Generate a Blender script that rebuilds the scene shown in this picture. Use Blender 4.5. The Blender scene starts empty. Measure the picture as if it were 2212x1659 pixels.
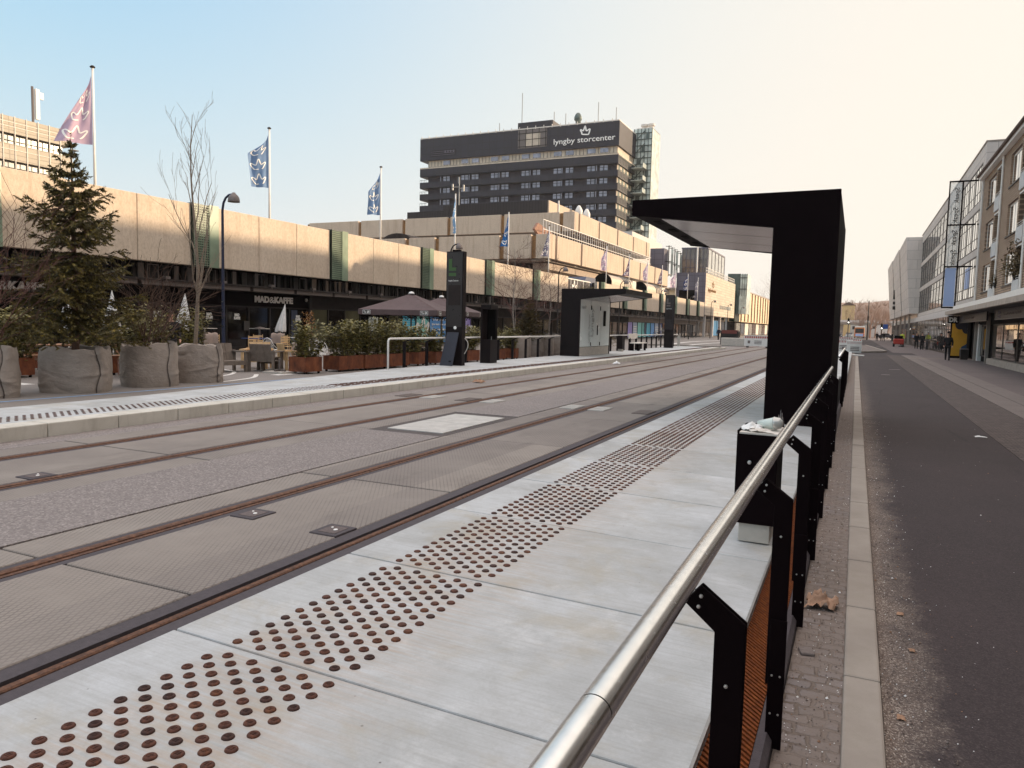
import bpy, bmesh, math, random
from mathutils import Vector, Matrix, noise as mnoise
R_ = math.radians
PI = math.pi
random.seed(7)
S = bpy.context.scene
COL = S.collection

# ------------------------------------------------------------------ camera
cam = bpy.data.cameras.new("camera")
co = bpy.data.objects.new("camera", cam)
COL.objects.link(co)
S.camera = co
cam.sensor_width = 36.0
cam.lens = 36.0 * 1600 / 2212
cam.clip_start = 0.05
cam.clip_end = 6000
_rows = ((0.90685595, -0.05525343, 0.41780301), (0.42078969, 0.06362747, -0.90492407), (0.02341641, 0.99644298, 0.08095103))
_m = Matrix(_rows).to_4x4()
_m.translation = (0, 0, 1.56)
co.matrix_world = _m

# ------------------------------------------------------------------ light
SUN_EL = 13.0
SUN_AZ = 53.0          # degrees from +Y (along the street) towards +X
w = bpy.data.worlds.new("World")
S.world = w
w.use_nodes = True
nt = w.node_tree
bg = nt.nodes["Background"]
sky = nt.nodes.new("ShaderNodeTexSky")
sky.sky_type = 'NISHITA'
sky.sun_disc = False
sky.sun_elevation = R_(SUN_EL)
sky.sun_rotation = R_(SUN_AZ)
sky.air_density = 1.0
sky.dust_density = 2.6
sky.ozone_density = 1.0
# tone compression: the sky's own brightness range is compressed, L / (L + k)
_add = nt.nodes.new("ShaderNodeVectorMath"); _add.operation = 'ADD'
_add.inputs[1].default_value = (2.6, .93, .02)
_div = nt.nodes.new("ShaderNodeVectorMath"); _div.operation = 'DIVIDE'
nt.links.new(sky.outputs[0], _add.inputs[0])
nt.links.new(sky.outputs[0], _div.inputs[0])
nt.links.new(_add.outputs[0], _div.inputs[1])
_mul = nt.nodes.new("ShaderNodeVectorMath"); _mul.operation = 'MULTIPLY'
_mul.inputs[1].default_value = (.90, .865, .80)
nt.links.new(_div.outputs[0], _mul.inputs[0])
# overhead brightening added above the view to lift the shaded ground
_tc = nt.nodes.new("ShaderNodeTexCoord")
_sp = nt.nodes.new("ShaderNodeSeparateXYZ")
nt.links.new(_tc.outputs['Generated'], _sp.inputs[0])
_rm = nt.nodes.new("ShaderNodeValToRGB")
_rm.color_ramp.elements[0].position = .5; _rm.color_ramp.elements[0].color = (0, 0, 0, 1)
_rm.color_ramp.elements[1].position = .95; _rm.color_ramp.elements[1].color = (1, 1, 1, 1)
nt.links.new(_sp.outputs[2], _rm.inputs[0])
# warm haze low down and towards the sun
_dot = nt.nodes.new("ShaderNodeVectorMath"); _dot.operation = 'DOT_PRODUCT'
nt.links.new(_tc.outputs['Generated'], _dot.inputs[0])
_dot.inputs[1].default_value = (math.sin(R_(SUN_AZ)), math.cos(R_(SUN_AZ)), 0)
def _map(sock, pts):
    r = nt.nodes.new("ShaderNodeMapRange"); r.interpolation_type = 'SMOOTHSTEP'
    nt.links.new(sock, r.inputs[0])
    for i_, v_ in enumerate(pts): r.inputs[1 + i_].default_value = v_
    return r.outputs[0]
def _mth(op, a, b):
    m_ = nt.nodes.new("ShaderNodeMath"); m_.operation = op; m_.use_clamp = True
    for i_, v_ in enumerate((a, b)):
        if isinstance(v_, (int, float)): m_.inputs[i_].default_value = v_
        else: nt.links.new(v_, m_.inputs[i_])
    return m_.outputs[0]
_a = _map(_dot.outputs['Value'], (-.42, .74, 1.0, .04))
_hz = _mth('MULTIPLY', _mth('POWER', _mth('SUBTRACT', 1.0, _sp.outputs[2]), 4.0), .88)
_keep = _mth('MULTIPLY', _a, _mth('SUBTRACT', 1.0, _hz))
_hm = nt.nodes.new("ShaderNodeMix"); _hm.data_type = 'RGBA'
nt.links.new(_keep, _hm.inputs[0])
_hm.inputs[6].default_value = (.905, .832, .735, 1)
nt.links.new(_mul.outputs[0], _hm.inputs[7])
_mx = nt.nodes.new("ShaderNodeMix"); _mx.data_type = 'RGBA'
nt.links.new(_rm.outputs[0], _mx.inputs[0])
nt.links.new(_hm.outputs[2], _mx.inputs[6])
_mx.inputs[7].default_value = (1.88, 1.69, 1.60, 1)
nt.links.new(_mx.outputs[2], bg.inputs[0])
bg.inputs[1].default_value = 1.0
sl = bpy.data.lights.new("sun", 'SUN')
sl.energy = 5.0
sl.angle = R_(0.8)
sl.color = (1.0, 0.77, 0.52)
so = bpy.data.objects.new("sun", sl)
COL.objects.link(so)
_d = Vector((math.sin(R_(SUN_AZ)) * math.cos(R_(SUN_EL)), math.cos(R_(SUN_AZ)) * math.cos(R_(SUN_EL)), math.sin(R_(SUN_EL))))
so.rotation_euler = _d.to_track_quat('Z', 'Y').to_euler()
so.location = (30, 20, 40)
S.view_settings.view_transform = 'Standard'
S.view_settings.look = 'None'
S.view_settings.gamma = 1.0
S.view_settings.exposure = 0.2

# ------------------------------------------------------------------ materials
def L(*c):
    if len(c) == 1: c = c[0]
    return tuple(((x / 255) / 12.92 if x / 255 <= .04045 else ((x / 255 + .055) / 1.055) ** 2.4) for x in c) + (1.0,)

MATS = {}
class NT:
    def __init__(s, m):
        s.t = m.node_tree; s.n = s.t.nodes; s.l = s.t.links
        s.b = s.n["Principled BSDF"]
        s.pos = s.n.new("ShaderNodeNewGeometry").outputs['Position']
    def val(s, sock, v):
        if isinstance(v, bpy.types.NodeSocket): s.l.new(v, sock)
        else: sock.default_value = v
    def mapp(s, scale=(1, 1, 1), loc=(0, 0, 0), rot=(0, 0, 0), src=None):
        m = s.n.new("ShaderNodeMapping")
        m.inputs['Scale'].default_value = scale
        m.inputs['Location'].default_value = loc
        m.inputs['Rotation'].default_value = rot
        s.l.new(src or s.pos, m.inputs[0])
        return m.outputs[0]
    def noise(s, scale, detail=4, rough=.55, vec=None, dist=0):
        n = s.n.new("ShaderNodeTexNoise")
        n.inputs['Scale'].default_value = scale
        n.inputs['Detail'].default_value = detail
        n.inputs['Roughness'].default_value = rough
        n.inputs['Distortion'].default_value = dist
        s.l.new(vec or s.pos, n.inputs['Vector'])
        return n.outputs['Fac']
    def voro(s, scale, vec=None, feature='F1', out='Distance'):
        n = s.n.new("ShaderNodeTexVoronoi")
        n.feature = feature
        n.inputs['Scale'].default_value = scale
        s.l.new(vec or s.pos, n.inputs['Vector'])
        return n.outputs[out]
    def ramp(s, fac, stops, interp='LINEAR'):
        r = s.n.new("ShaderNodeValToRGB")
        r.color_ramp.interpolation = interp
        e = r.color_ramp.elements
        e[0].position, e[0].color = stops[0]
        e[1].position, e[1].color = stops[-1]
        for p, c in stops[1:-1]:
            q = e.new(p); q.color = c
        s.l.new(fac, r.inputs[0])
        return r.outputs[0]
    def mix(s, fac, a, b, mode='MIX'):
        m = s.n.new("ShaderNodeMix"); m.data_type = 'RGBA'; m.blend_type = mode
        s.val(m.inputs[0], fac); s.val(m.inputs[6], a); s.val(m.inputs[7], b)
        return m.outputs[2]
    def math(s, op, a, b=0.0, clamp=False):
        m = s.n.new("ShaderNodeMath"); m.operation = op; m.use_clamp = clamp
        s.val(m.inputs[0], a); s.val(m.inputs[1], b)
        return m.outputs[0]
    def sep(s, v=None):
        m = s.n.new("ShaderNodeSeparateXYZ"); s.l.new(v or s.pos, m.inputs[0]); return m.outputs
    def comb(s, x, y, z):
        m = s.n.new("ShaderNodeCombineXYZ")
        for i, v in enumerate((x, y, z)): s.val(m.inputs[i], v)
        return m.outputs[0]
    def bump(s, h, strength=.3, dist=.02):
        b = s.n.new("ShaderNodeBump")
        b.inputs['Strength'].default_value = strength
        b.inputs['Distance'].default_value = dist
        s.l.new(h, b.inputs['Height'])
        s.l.new(b.outputs[0], s.b.inputs['Normal'])
    def out(s, col=None, rough=None, metal=None):
        if col is not None: s.val(s.b.inputs['Base Color'], col)
        if rough is not None: s.val(s.b.inputs['Roughness'], rough)
        if metal is not None: s.val(s.b.inputs['Metallic'], metal)

def newmat(name):
    m = bpy.data.materials.new(name); m.use_nodes = True
    MATS[name] = m
    return m, NT(m)

def g1(x): return (x, x, x, 1)

def simple(name, col, rough=.6, metal=0., var=.18, scale=6., bump=0., bscale=60., spec=.5):
    m, t = newmat(name)
    c = L(col)
    lo = tuple(x * (1 - var) for x in c[:3]) + (1,)
    hi = tuple(min(1, x * (1 + var)) for x in c[:3]) + (1,)
    f = t.noise(scale, 5, .6)
    t.out(t.ramp(f, [(.3, lo), (.7, hi)]), t.math('ADD', t.math('MULTIPLY', t.noise(scale * 3, 3), .16), rough - .08), metal)
    t.b.inputs['Specular IOR Level'].default_value = spec
    if bump: t.bump(t.noise(bscale, 4), bump, .01)
    return m

# light cast concrete of the platforms
def platform_mat():
    m, t = newmat("platform_concrete")
    big = t.noise(1.7, 7, .68)
    streak = t.noise(1.0, 5, .65, t.mapp((1.6, 17, 1)), .6)
    fine = t.noise(90, 3, .6)
    xx_, yy_, zz_ = t.sep()
    wn = t.n.new("ShaderNodeTexWhiteNoise"); wn.noise_dimensions = '1D'
    t.l.new(t.math('FLOOR', t.math('MULTIPLY', t.math('SUBTRACT', yy_, 2.32), 1 / 1.27)), wn.inputs['W'])
    stain = t.noise(1.7, 6, .7, t.mapp((1, 1, 1), (7, 3, 0)), .4)
    c = t.ramp(big, [(.3, L(158, 159, 158)), (.5, L(181, 183, 183)), (.72, L(200, 203, 206))])
    c = t.mix(.22, c, t.ramp(wn.outputs['Value'], [(0, L(152, 151, 148)), (1, L(204, 206, 208))]))
    bl = t.noise(5.5, 6, .75, None, .8)
    c = t.mix(t.math('MULTIPLY', t.ramp(bl, [(.5, g1(0)), (.68, g1(1))]), .28), c, L(152, 149, 144))
    c = t.mix(t.math('MULTIPLY', t.ramp(t.noise(2.6, 6, .7, t.mapp((1, 1, 1), (1, 9, 0)), .5), [(.54, g1(0)), (.7, g1(1))]), .35), c, L(222, 223, 224))
    c = t.mix(t.math('MULTIPLY', t.ramp(streak, [(.45, g1(0)), (.78, g1(1))]), .22), c, L(150, 146, 140))
    c = t.mix(t.math('MULTIPLY', t.ramp(stain, [(.52, g1(0)), (.68, g1(1))]), .42), c, L(164, 150, 122))
    c = t.mix(t.math('MULTIPLY', t.ramp(fine, [(.35, g1(0)), (.75, g1(1))]), .16), c, L(130, 126, 120))
    broom = t.noise(1.0, 3, .6, t.mapp((2.2, 75, 1)), .3)
    c = t.mix(t.math('MULTIPLY', t.ramp(broom, [(.46, g1(0)), (.66, g1(1))]), .2), c, L(140, 137, 132))
    spot = t.voro(9, None, 'F1')
    spots2 = t.noise(3.1, 2)
    c = t.mix(t.math('MULTIPLY', t.ramp(spot, [(.035, g1(1)), (.06, g1(0))]), t.ramp(spots2, [(.5, g1(0)), (.56, g1(.8))])), c, L(84, 76, 70))
    x, y, z = t.sep()
    band = t.ramp(t.math('ADD', t.math('MULTIPLY', x, .25), 1.0), [(.39, g1(0)), (.43, g1(1)), (.56, g1(.85)), (.66, g1(0))])
    st = t.noise(1.0, 4, .7, t.mapp((2.4, 42, 1), (3, 1, 0)))
    c = t.mix(t.math('MULTIPLY', t.math('MULTIPLY', band, t.ramp(st, [(.4, g1(0)), (.7, g1(1))])), .5), c, L(172, 138, 102))
    t.out(c, .72)
    t.bump(t.math('ADD', t.math('MULTIPLY', t.noise(60, 3, .6, t.mapp((.5, 7, 1))), .6), t.math('MULTIPLY', fine, .4)), .16, .006)
    return m

def kerb_mat(nm="kerb_concrete", lo=(140, 129, 119), hi=(162, 151, 140)):
    m, t = newmat(nm)
    big = t.noise(2.0, 5, .6)
    fine = t.noise(120, 3)
    c = t.ramp(big, [(.3, L(lo)), (.7, L(hi))])
    c = t.mix(t.math('MULTIPLY', t.ramp(t.noise(2.5, 5, .7, t.mapp((2.5, 2.5, .5))), [(.5, g1(0)), (.75, g1(1))]), .4), c, L(136, 128, 114))
    c = t.mix(t.math('MULTIPLY', fine, .25), c, L(120, 115, 108))
    t.out(c, .8)
    t.bump(fine, .2, .004)
    return m

# embossed track slab
def slab_mat():
    m, t = newmat("track_slab_concrete")
    x, y, z = t.sep()
    def tri(v, per):
        return t.math('ABSOLUTE', t.math('SUBTRACT', t.math('FRACT', t.math('MULTIPLY', v, 1 / per)), .5))
    a = tri(t.math('ADD', x, t.math('MULTIPLY', y, .62)), .042)
    b = tri(t.math('SUBTRACT', x, t.math('MULTIPLY', y, .62)), .042)
    dia = t.math('MINIMUM', a, b)
    line = t.ramp(dia, [(.06, g1(1)), (.17, g1(0))])
    big = t.noise(.9, 5, .65)
    mid = t.noise(7, 5, .65)
    c = t.ramp(big, [(.3, L(128, 119, 113)), (.55, L(141, 132, 125)), (.75, L(154, 146, 138))])
    ci = t.math('ADD', t.math('FLOOR', t.math('MULTIPLY', y, 1 / 2.95)), t.math('MULTIPLY', t.math('FLOOR', t.math('MULTIPLY', x, .8)), 7.3))
    wn = t.n.new("ShaderNodeTexWhiteNoise"); wn.noise_dimensions = '1D'; t.l.new(ci, wn.inputs['W'])
    c = t.mix(.34, c, t.ramp(wn.outputs['Value'], [(0, L(112, 104, 99)), (1, L(164, 154, 142))]))
    c = t.mix(t.math('MULTIPLY', mid, .3), c, L(112, 103, 97))
    oil = t.noise(1.3, 5, .7, t.mapp((1.6, .5, 1), (5, 2, 0)))
    c = t.mix(t.math('MULTIPLY', t.ramp(oil, [(.56, g1(0)), (.7, g1(1))]), .4), c, L(92, 83, 78))
    worn = t.ramp(t.noise(1.1, 5, .65, t.mapp((1, 1, 1), (2, 8, 0))), [(.38, g1(.08)), (.6, g1(.55))])
    c = t.mix(t.math('MULTIPLY', line, worn), c, L(88, 79, 75))
    c = t.mix(t.math('MULTIPLY', t.ramp(t.noise(2.4, 6, .7), [(.6, g1(0)), (.78, g1(1))]), .3), c, L(168, 158, 146))
    t.out(c, .82)
    t.bump(t.math('ADD', t.math('MULTIPLY', dia, 1.6), t.math('MULTIPLY', t.noise(150, 3), .25)), .35, .006)
    return m

def asphalt_mat(name, base, speck, scale=210, amt=.5, patch=.3, rough=.88, edge=None):
    m, t = newmat(name)
    big = t.noise(.55, 6, .65)
    c0 = L(base)
    c = t.ramp(big, [(.3, tuple(v * (1 - patch) for v in c0[:3]) + (1,)), (.7, tuple(v * (1 + patch) for v in c0[:3]) + (1,))])
    v = t.voro(scale, None, 'F1', 'Color')
    vs = t.sep(v)
    c = t.mix(t.math('MULTIPLY', t.ramp(vs[0], [(.55, g1(0)), (.95, g1(1))]), amt), c, L(speck))
    c = t.mix(t.math('MULTIPLY', t.ramp(vs[1], [(.6, g1(0)), (.9, g1(1))]), amt * .7), c, tuple(v_ * .45 for v_ in c0[:3]) + (1,))
    med = t.noise(38, 4, .7)
    c = t.mix(t.math('MULTIPLY', t.ramp(med, [(.42, g1(0)), (.7, g1(1))]), .22), c, L(speck))
    if edge:            # sand and grit washed against the kerb
        x, y, z = t.sep()
        wob = t.math('MULTIPLY', t.math('SUBTRACT', t.noise(3.5, 6, .75), .5), .55)
        wob2 = t.math('MULTIPLY', t.math('SUBTRACT', t.noise(60, 3, .7), .5), .35)
        e = t.math('ADD', t.math('ADD', x, wob), wob2)
        f = t.ramp(e, [(.2, g1(.95)), (.47, g1(0))])
        far = t.ramp(t.math('MULTIPLY', y, .02), [(.2, g1(1)), (.75, g1(0))])
        g = t.ramp(vs[2], [(.2, L(92, 78, 70)), (.75, L(122, 108, 98)), (.95, L(176, 164, 152))])
        c = t.mix(t.math('MULTIPLY', f, far), c, g)
        cr = t.voro(.55, t.mapp((1, .35, 1), (3, 0, 0)), 'DISTANCE_TO_EDGE')
        c = t.mix(t.math('MULTIPLY', t.ramp(cr, [(.004, g1(1)), (.012, g1(0))]), t.ramp(t.noise(.4, 2), [(.52, g1(0)), (.6, g1(.5))])), c, L(34, 29, 29))
    t.out(c, rough)
    t.bump(t.math('ADD', vs[2], t.noise(60, 4)), .35, .006)
    return m

# exposed aggregate parapet
def aggregate_mat(name, a, b, spk, stain):
    m, t = newmat(name)
    x, y, z = t.sep()
    big = t.noise(.5, 5, .6)
    c = t.ramp(big, [(.3, L(a)), (.7, L(b))])
    f = t.noise(10, 5, .8, t.mapp((1, 1, .6)))
    c = t.mix(t.math('MULTIPLY', t.ramp(f, [(.44, g1(0)), (.64, g1(1))]), .46), c, L(spk))
    run = t.noise(1.0, 5, .65, t.mapp((2.2, 2.2, .22)))
    c = t.mix(t.math('MULTIPLY', t.ramp(run, [(.5, g1(0)), (.74, g1(1))]), .5), c, L(stain))
    t.out(c, .92)
    t.bump(t.noise(26, 4, .7), .45, .02)
    return m

def corten_mat():
    m, t = newmat("corten_steel")
    n1 = t.noise(5, 6, .7, t.mapp((1, 1, .6)))
    n2 = t.noise(40, 4, .7)
    c = t.ramp(n1, [(.3, L(78, 42, 28)), (.5, L(122, 66, 38)), (.72, L(156, 92, 54))])
    c = t.mix(t.math('MULTIPLY', n2, .35), c, L(66, 36, 26))
    t.out(c, .8, .1)
    t.bump(n2, .15, .004)
    return m

def rust_mat(name, dark, mid, hi, sc=18):
    m, t = newmat(name)
    n1 = t.noise(sc, 6, .7)
    c = t.ramp(n1, [(.3, L(dark)), (.52, L(mid)), (.75, L(hi))])
    t.out(c, .75, .25)
    t.bump(t.noise(sc * 8, 3), .3, .003)
    return m

def brick_mat():
    m, t = newmat("yellow_brick")
    x, y, z = t.sep()
    v = t.comb(y, z, x)
    b = t.n.new("ShaderNodeTexBrick")
    t.l.new(v, b.inputs['Vector'])
    b.inputs['Scale'].default_value = 1
    b.inputs['Brick Width'].default_value = .46
    b.inputs['Row Height'].default_value = .13
    b.inputs['Mortar Size'].default_value = .022
    b.inputs['Mortar Smooth'].default_value = .1
    b.inputs['Color1'].default_value = L(152, 128, 106)
    b.inputs['Color2'].default_value = L(176, 154, 130)
    b.inputs['Mortar'].default_value = L(104, 88, 76)
    c = t.mix(t.math('MULTIPLY', t.noise(6, 4), .35), b.outputs[0], L(120, 84, 60))
    t.out(c, .88)
    t.bump(b.outputs['Fac'], -.35, .02)
    return m

def sett_mat(nm="granite_setts", c1=(122, 114, 112), c2=(146, 138, 138), mo=(96, 82, 70), sand=(120, 107, 98), lo=.30):
    m, t = newmat(nm)
    x, y, z = t.sep()
    v = t.comb(x, y, 0.0)
    b = t.n.new("ShaderNodeTexBrick")
    wob = t.noise(14, 3)
    vv = t.n.new("ShaderNodeVectorMath"); vv.operation = 'ADD'
    t.l.new(v, vv.inputs[0])
    t.l.new(t.comb(t.math('MULTIPLY', wob, .05), t.math('MULTIPLY', wob, -.06), 0.0), vv.inputs[1])
    t.l.new(vv.outputs[0], b.inputs['Vector'])
    b.inputs['Scale'].default_value = 1
    b.inputs['Brick Width'].default_value = .125
    b.inputs['Row Height'].default_value = .085
    b.inputs['Mortar Size'].default_value = .013
    b.inputs['Mortar Smooth'].default_value = .6
    b.inputs['Color1'].default_value = L(c1)
    b.inputs['Color2'].default_value = L(c2)
    b.inputs['Mortar'].default_value = L(mo)
    c = t.mix(t.math('MULTIPLY', t.noise(90, 4, .7), .5), b.outputs[0], L(82, 72, 66))
    c = t.mix(t.ramp(t.noise(3.2, 6, .75), [(lo, g1(0)), (lo + .2, g1(.85))]), c, L(sand))
    t.out(c, .85)
    h = t.math('ADD', t.math('MULTIPLY', b.outputs['Fac'], -1.0), t.math('MULTIPLY', t.noise(70, 4), .6))
    t.bump(h, .6, .015)
    return m

def panel_mat(name, col, gx, gz, joint, var=.15, axis='yz', rough=.7, jw=.02, metal=0.):
    """cladding in rectangular panels, joints drawn by a brick texture"""
    m, t = newmat(name)
    x, y, z = t.sep()
    v = t.comb(y, z, 0.0) if axis == 'yz' else t.comb(x, z, 0.0) if axis == 'xz' else t.comb(t.math('ADD', x, y), z, 0.0)
    b = t.n.new("ShaderNodeTexBrick")
    t.l.new(v, b.inputs['Vector'])
    b.inputs['Scale'].default_value = 1
    b.offset = 0.0 if joint[3] == 0 else .5
    b.inputs['Brick Width'].default_value = gx
    b.inputs['Row Height'].default_value = gz
    b.inputs['Mortar Size'].default_value = jw
    b.inputs['Mortar Smooth'].default_value = .1
    c0 = L(col)
    b.inputs['Color1'].default_value = tuple(q * (1 - var) for q in c0[:3]) + (1,)
    b.inputs['Color2'].default_value = tuple(min(1, q * (1 + var)) for q in c0[:3]) + (1,)
    b.inputs['Mortar'].default_value = L(joint[:3])
    c = t.mix(t.math('MULTIPLY', t.ramp(t.noise(1.4, 6, .7, t.mapp((1, 1, .4))), [(.4, g1(0)), (.75, g1(1))]), .3), b.outputs[0], tuple(q * .6 for q in c0[:3]) + (1,))
    t.out(c, rough, metal)
    return m

def cloth_mat():
    m, t = newmat("bag_cloth")
    n = t.noise(5, 5, .6)
    c = t.ramp(n, [(.3, L(150, 138, 128)), (.7, L(170, 158, 148))])
    c = t.mix(t.math('MULTIPLY', t.noise(160, 3), .3), c, L(122, 112, 104))
    t.out(c, .95)
    wv = t.noise(9, 5, .6, t.mapp((1, 1, 1.6)), .5)
    t.bump(t.math('ADD', wv, t.math('MULTIPLY', t.noise(240, 2), .05)), .45, .05)
    return m

def leaf_mat(name, a, b, c3, sc=7):
    m, t = newmat(name)
    n = t.noise(sc, 3, .7)
    t.out(t.ramp(n, [(.3, L(a)), (.5, L(b)), (.72, L(c3))]), .55)
    t.b.inputs['Specular IOR Level'].default_value = .4
    return m

def glass_dark(name, col, rough=.06, metal=.0, spec=.8):
    m, t = newmat(name)
    c0 = L(col)
    n = t.noise(.9, 3, .5)
    t.out(t.ramp(n, [(.35, tuple(q * .6 for q in c0[:3]) + (1,)), (.7, c0)]), rough, metal)
    t.b.inputs['Specular IOR Level'].default_value = spec
    t.bump(t.noise(.7, 2), .04, .05)
    return m

platform_mat(); kerb_mat(); kerb_mat('platform_kerb', (198, 192, 180), (216, 211, 200)); slab_mat(); corten_mat(); brick_mat(); sett_mat(); sett_mat('band_setts', (74, 63, 62), (106, 93, 90), (46, 37, 35), (80, 68, 64), .5); cloth_mat()
asphalt_mat("track_asphalt", (122, 113, 110), (170, 161, 156), 66, .6, .14)
asphalt_mat("road_asphalt", (50, 40, 41), (86, 75, 74), 170, .45, .26, .88, True)
asphalt_mat("plaza_asphalt", (128, 121, 116), (150, 142, 136), 160, .4, .14)
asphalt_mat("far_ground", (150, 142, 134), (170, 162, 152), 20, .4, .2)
asphalt_mat("patch_asphalt", (78, 70, 68), (100, 92, 90), 120, .4, .2)
asphalt_mat("pavement", (98, 86, 84), (122, 110, 106), 70, .35, .2)
asphalt_mat("paving_slabs", (114, 103, 98), (132, 122, 116), 60, .3, .12)
asphalt_mat("gritty_soil", (88, 74, 67), (150, 136, 124), 75, .6, .3)
aggregate_mat("parapet_aggregate", (199, 182, 162), (212, 196, 178), (156, 136, 116), (168, 144, 122))
aggregate_mat("terrace_concrete", (192, 174, 156), (206, 188, 168), (160, 142, 124), (150, 128, 108))
rust_mat("rail_rust", (60, 40, 31), (100, 68, 50), (138, 97, 71), 26)
rust_mat("stud_rust", (58, 34, 26), (88, 51, 37), (114, 68, 46), 60)
rust_mat("stud_rust_orange", (64, 38, 26), (96, 56, 36), (126, 78, 46), 60)
rust_mat("stud_rust_dark", (46, 29, 25), (66, 40, 32), (88, 54, 42), 60)
rust_mat("grate_rust", (84, 40, 16), (136, 70, 26), (168, 96, 40), 40)
simple("rail_rubber", (74, 67, 70), .85, 0, .15, 30, .2, 120)
simple("black_paint", (15, 6, 8), .65, 0, .15, 3, .05, 200, .06)
simple("black_paint_worn", (24, 15, 16), .55, 0, .2, 4, .05, 200, .2)
simple("dark_void", (14, 11, 11), .9, 0, .3, 3, 0, 60, .1)
simple("dark_louvre", (42, 34, 32), .75, 0, .3, 3, 0, 60, .3)
simple("dark_frame", (34, 27, 25), .5, 0, .2, 3, 0, 60, .4)
simple("brushed_steel", (240, 238, 236), .24, 1.0, .06, 20, .03, 300)
simple("galvanised", (150, 148, 146), .5, .8, .15, 30)
simple("bolt_steel", (190, 186, 182), .35, .9, .1, 40)
simple("white_paint", (226, 222, 216), .5, 0, .06, 5)
simple("warm_white", (214, 206, 196), .6, 0, .08, 3)
simple("faded_paint", (126, 114, 112), .85, 0, .15, 9)
simple("cabinet_red", (110, 52, 44), .6, 0, .15, 5)
simple("road_paint", (214, 210, 204), .8, 0, .12, 9)
simple("blue_paint", (128, 160, 196), .8, 0, .18, 6)
simple("lamp_grey", (112, 102, 98), .5, .3, .15, 20)
simple("pole_blue", (36, 42, 66), .5, .1, .2, 8)
simple("pole_black", (34, 28, 28), .5, .1, .2, 8)
simple("bark_grey", (136, 120, 104), .9, 0, .3, 30, .4, 60)
simple("bark_brown", (92, 70, 58), .9, 0, .3, 30, .4, 60)
simple("bark_birch", (150, 138, 128), .85, 0, .35, 16, .3, 50)
simple("twig_red", (98, 66, 58), .9, 0, .25, 20)
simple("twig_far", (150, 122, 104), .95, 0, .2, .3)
simple("wood_light", (206, 172, 128), .65, 0, .15, 9, .1, 60)
simple("wood_grey", (118, 106, 96), .8, 0, .2, 9, .15, 60)
simple("wood_brown", (150, 112, 84), .7, 0, .2, 9, .15, 60)
simple("blue_metal", (52, 74, 128), .45, .1, .12, 9)
simple("white_fabric", (222, 220, 218), .9, 0, .08, 8, .3, 60)
simple("parasol_fabric", (92, 76, 76), .9, 0, .12, 3, .15, 120)
simple("blanket", (160, 142, 132), .95, 0, .1, 12, .3, 90)
simple("skin", (196, 150, 126), .6, 0, .08, 20)
simple("cloth_dark", (24, 20, 22), .9, 0, .3, 12)
simple("cloth_navy", (34, 36, 50), .9, 0, .3, 12)
simple("cloth_hivis", (206, 216, 70), .8, 0, .1, 12)
simple("hair_dark", (40, 30, 24), .8, 0, .3, 30)
simple("red_paint", (168, 48, 34), .5, 0, .15, 5)
simple("orange_paint", (214, 128, 56), .5, 0, .12, 5)
simple("tyre_rubber", (28, 26, 26), .85, 0, .2, 20)
simple("flag_lilac", (190, 166, 186), .9, 0, .1, 3)
simple("flag_lilac_dark", (126, 100, 118), .9, 0, .1, 3)
simple("flag_blue", (116, 142, 178), .9, 0, .12, 3)
simple("flag_pale_blue", (132, 168, 204), .9, 0, .12, 3)
simple("flag_deep_blue", (28, 92, 152), .9, 0, .12, 3)
simple("flag_grey", (122, 118, 136), .9, 0, .12, 3)
simple("flag_navy", (44, 56, 104), .9, 0, .12, 3)
simple("sign_white", (246, 243, 238), .6, 0, .05, 8)
simple("pylon_green", (66, 98, 52), .6, 0, .12, 6)
simple("leaning_panel", (46, 46, 56), .6, 0, .1, 4)
simple("screen_grey", (38, 32, 34), .3, 0, .1, 4)
simple("teal_print", (70, 184, 214), .4, 0, .1, 1.2)
simple("teal_print_deep", (30, 116, 168), .4, 0, .12, 1.2)
simple("azure_print", (92, 160, 226), .4, 0, .12, 1.2)
simple("lilac_print", (164, 146, 214), .4, 0, .1, 1.2)
simple("mint_print", (136, 212, 208), .4, 0, .1, 1.2)
simple("indigo_print", (50, 66, 150), .4, 0, .12, 1.2)
simple("pale_print", (176, 188, 216), .4, 0, .08, 1.2)
simple("poster_yellow", (200, 146, 36), .6, 0, .08, 2)
simple("poster_blue", (28, 62, 98), .6, 0, .1, 2)
simple("banner_blue", (166, 184, 222), .7, 0, .05, .6)
simple("render_white", (206, 198, 192), .85, 0, .08, 1.5)
simple("soffit_grey", (150, 138, 128), .85, 0, .12, 2)
simple("balcony_panel", (186, 186, 190), .6, 0, .1, 2)
simple("roof_tile", (92, 74, 66), .9, 0, .25, 12, .4, 30)
simple("canopy_concrete", (174, 158, 144), .9, 0, .15, 3, .2, 40)
simple("duct_metal", (186, 172, 156), .5, .5, .15, 3)
simple("copper_brown", (136, 102, 78), .8, 0, .2, 3)
simple("niche_brown", (140, 104, 66), .9, 0, .25, 2)
simple("red_brick_plain", (150, 114, 96), .9, 0, .2, 3)
simple("bag_slit", (84, 75, 70), .95, 0, .2, 20)
simple("tower_cladding", (66, 60, 66), .6, .1, .18, .6)
simple("tower_brick", (50, 44, 51), .85, 0, .15, .8)
simple("tower_seam", (28, 23, 26), .8, 0, .2, 2)
simple("tower_pale", (196, 182, 164), .8, 0, .18, 1.2)
simple("steel_green", (84, 96, 92), .5, .3, .2, 2)
simple("grey_cladding", (104, 100, 112), .6, .1, .1, .5)
simple("box_blue", (78, 84, 104), .6, .1, .1, 2)
simple("paper_white", (226, 226, 224), .8, 0, .06, 30, .3, 60)
simple("paper_bag", (168, 134, 110), .85, 0, .15, 20, .3, 60)
simple("leaf_litter", (150, 116, 92), .85, 0, .3, 30)
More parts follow.
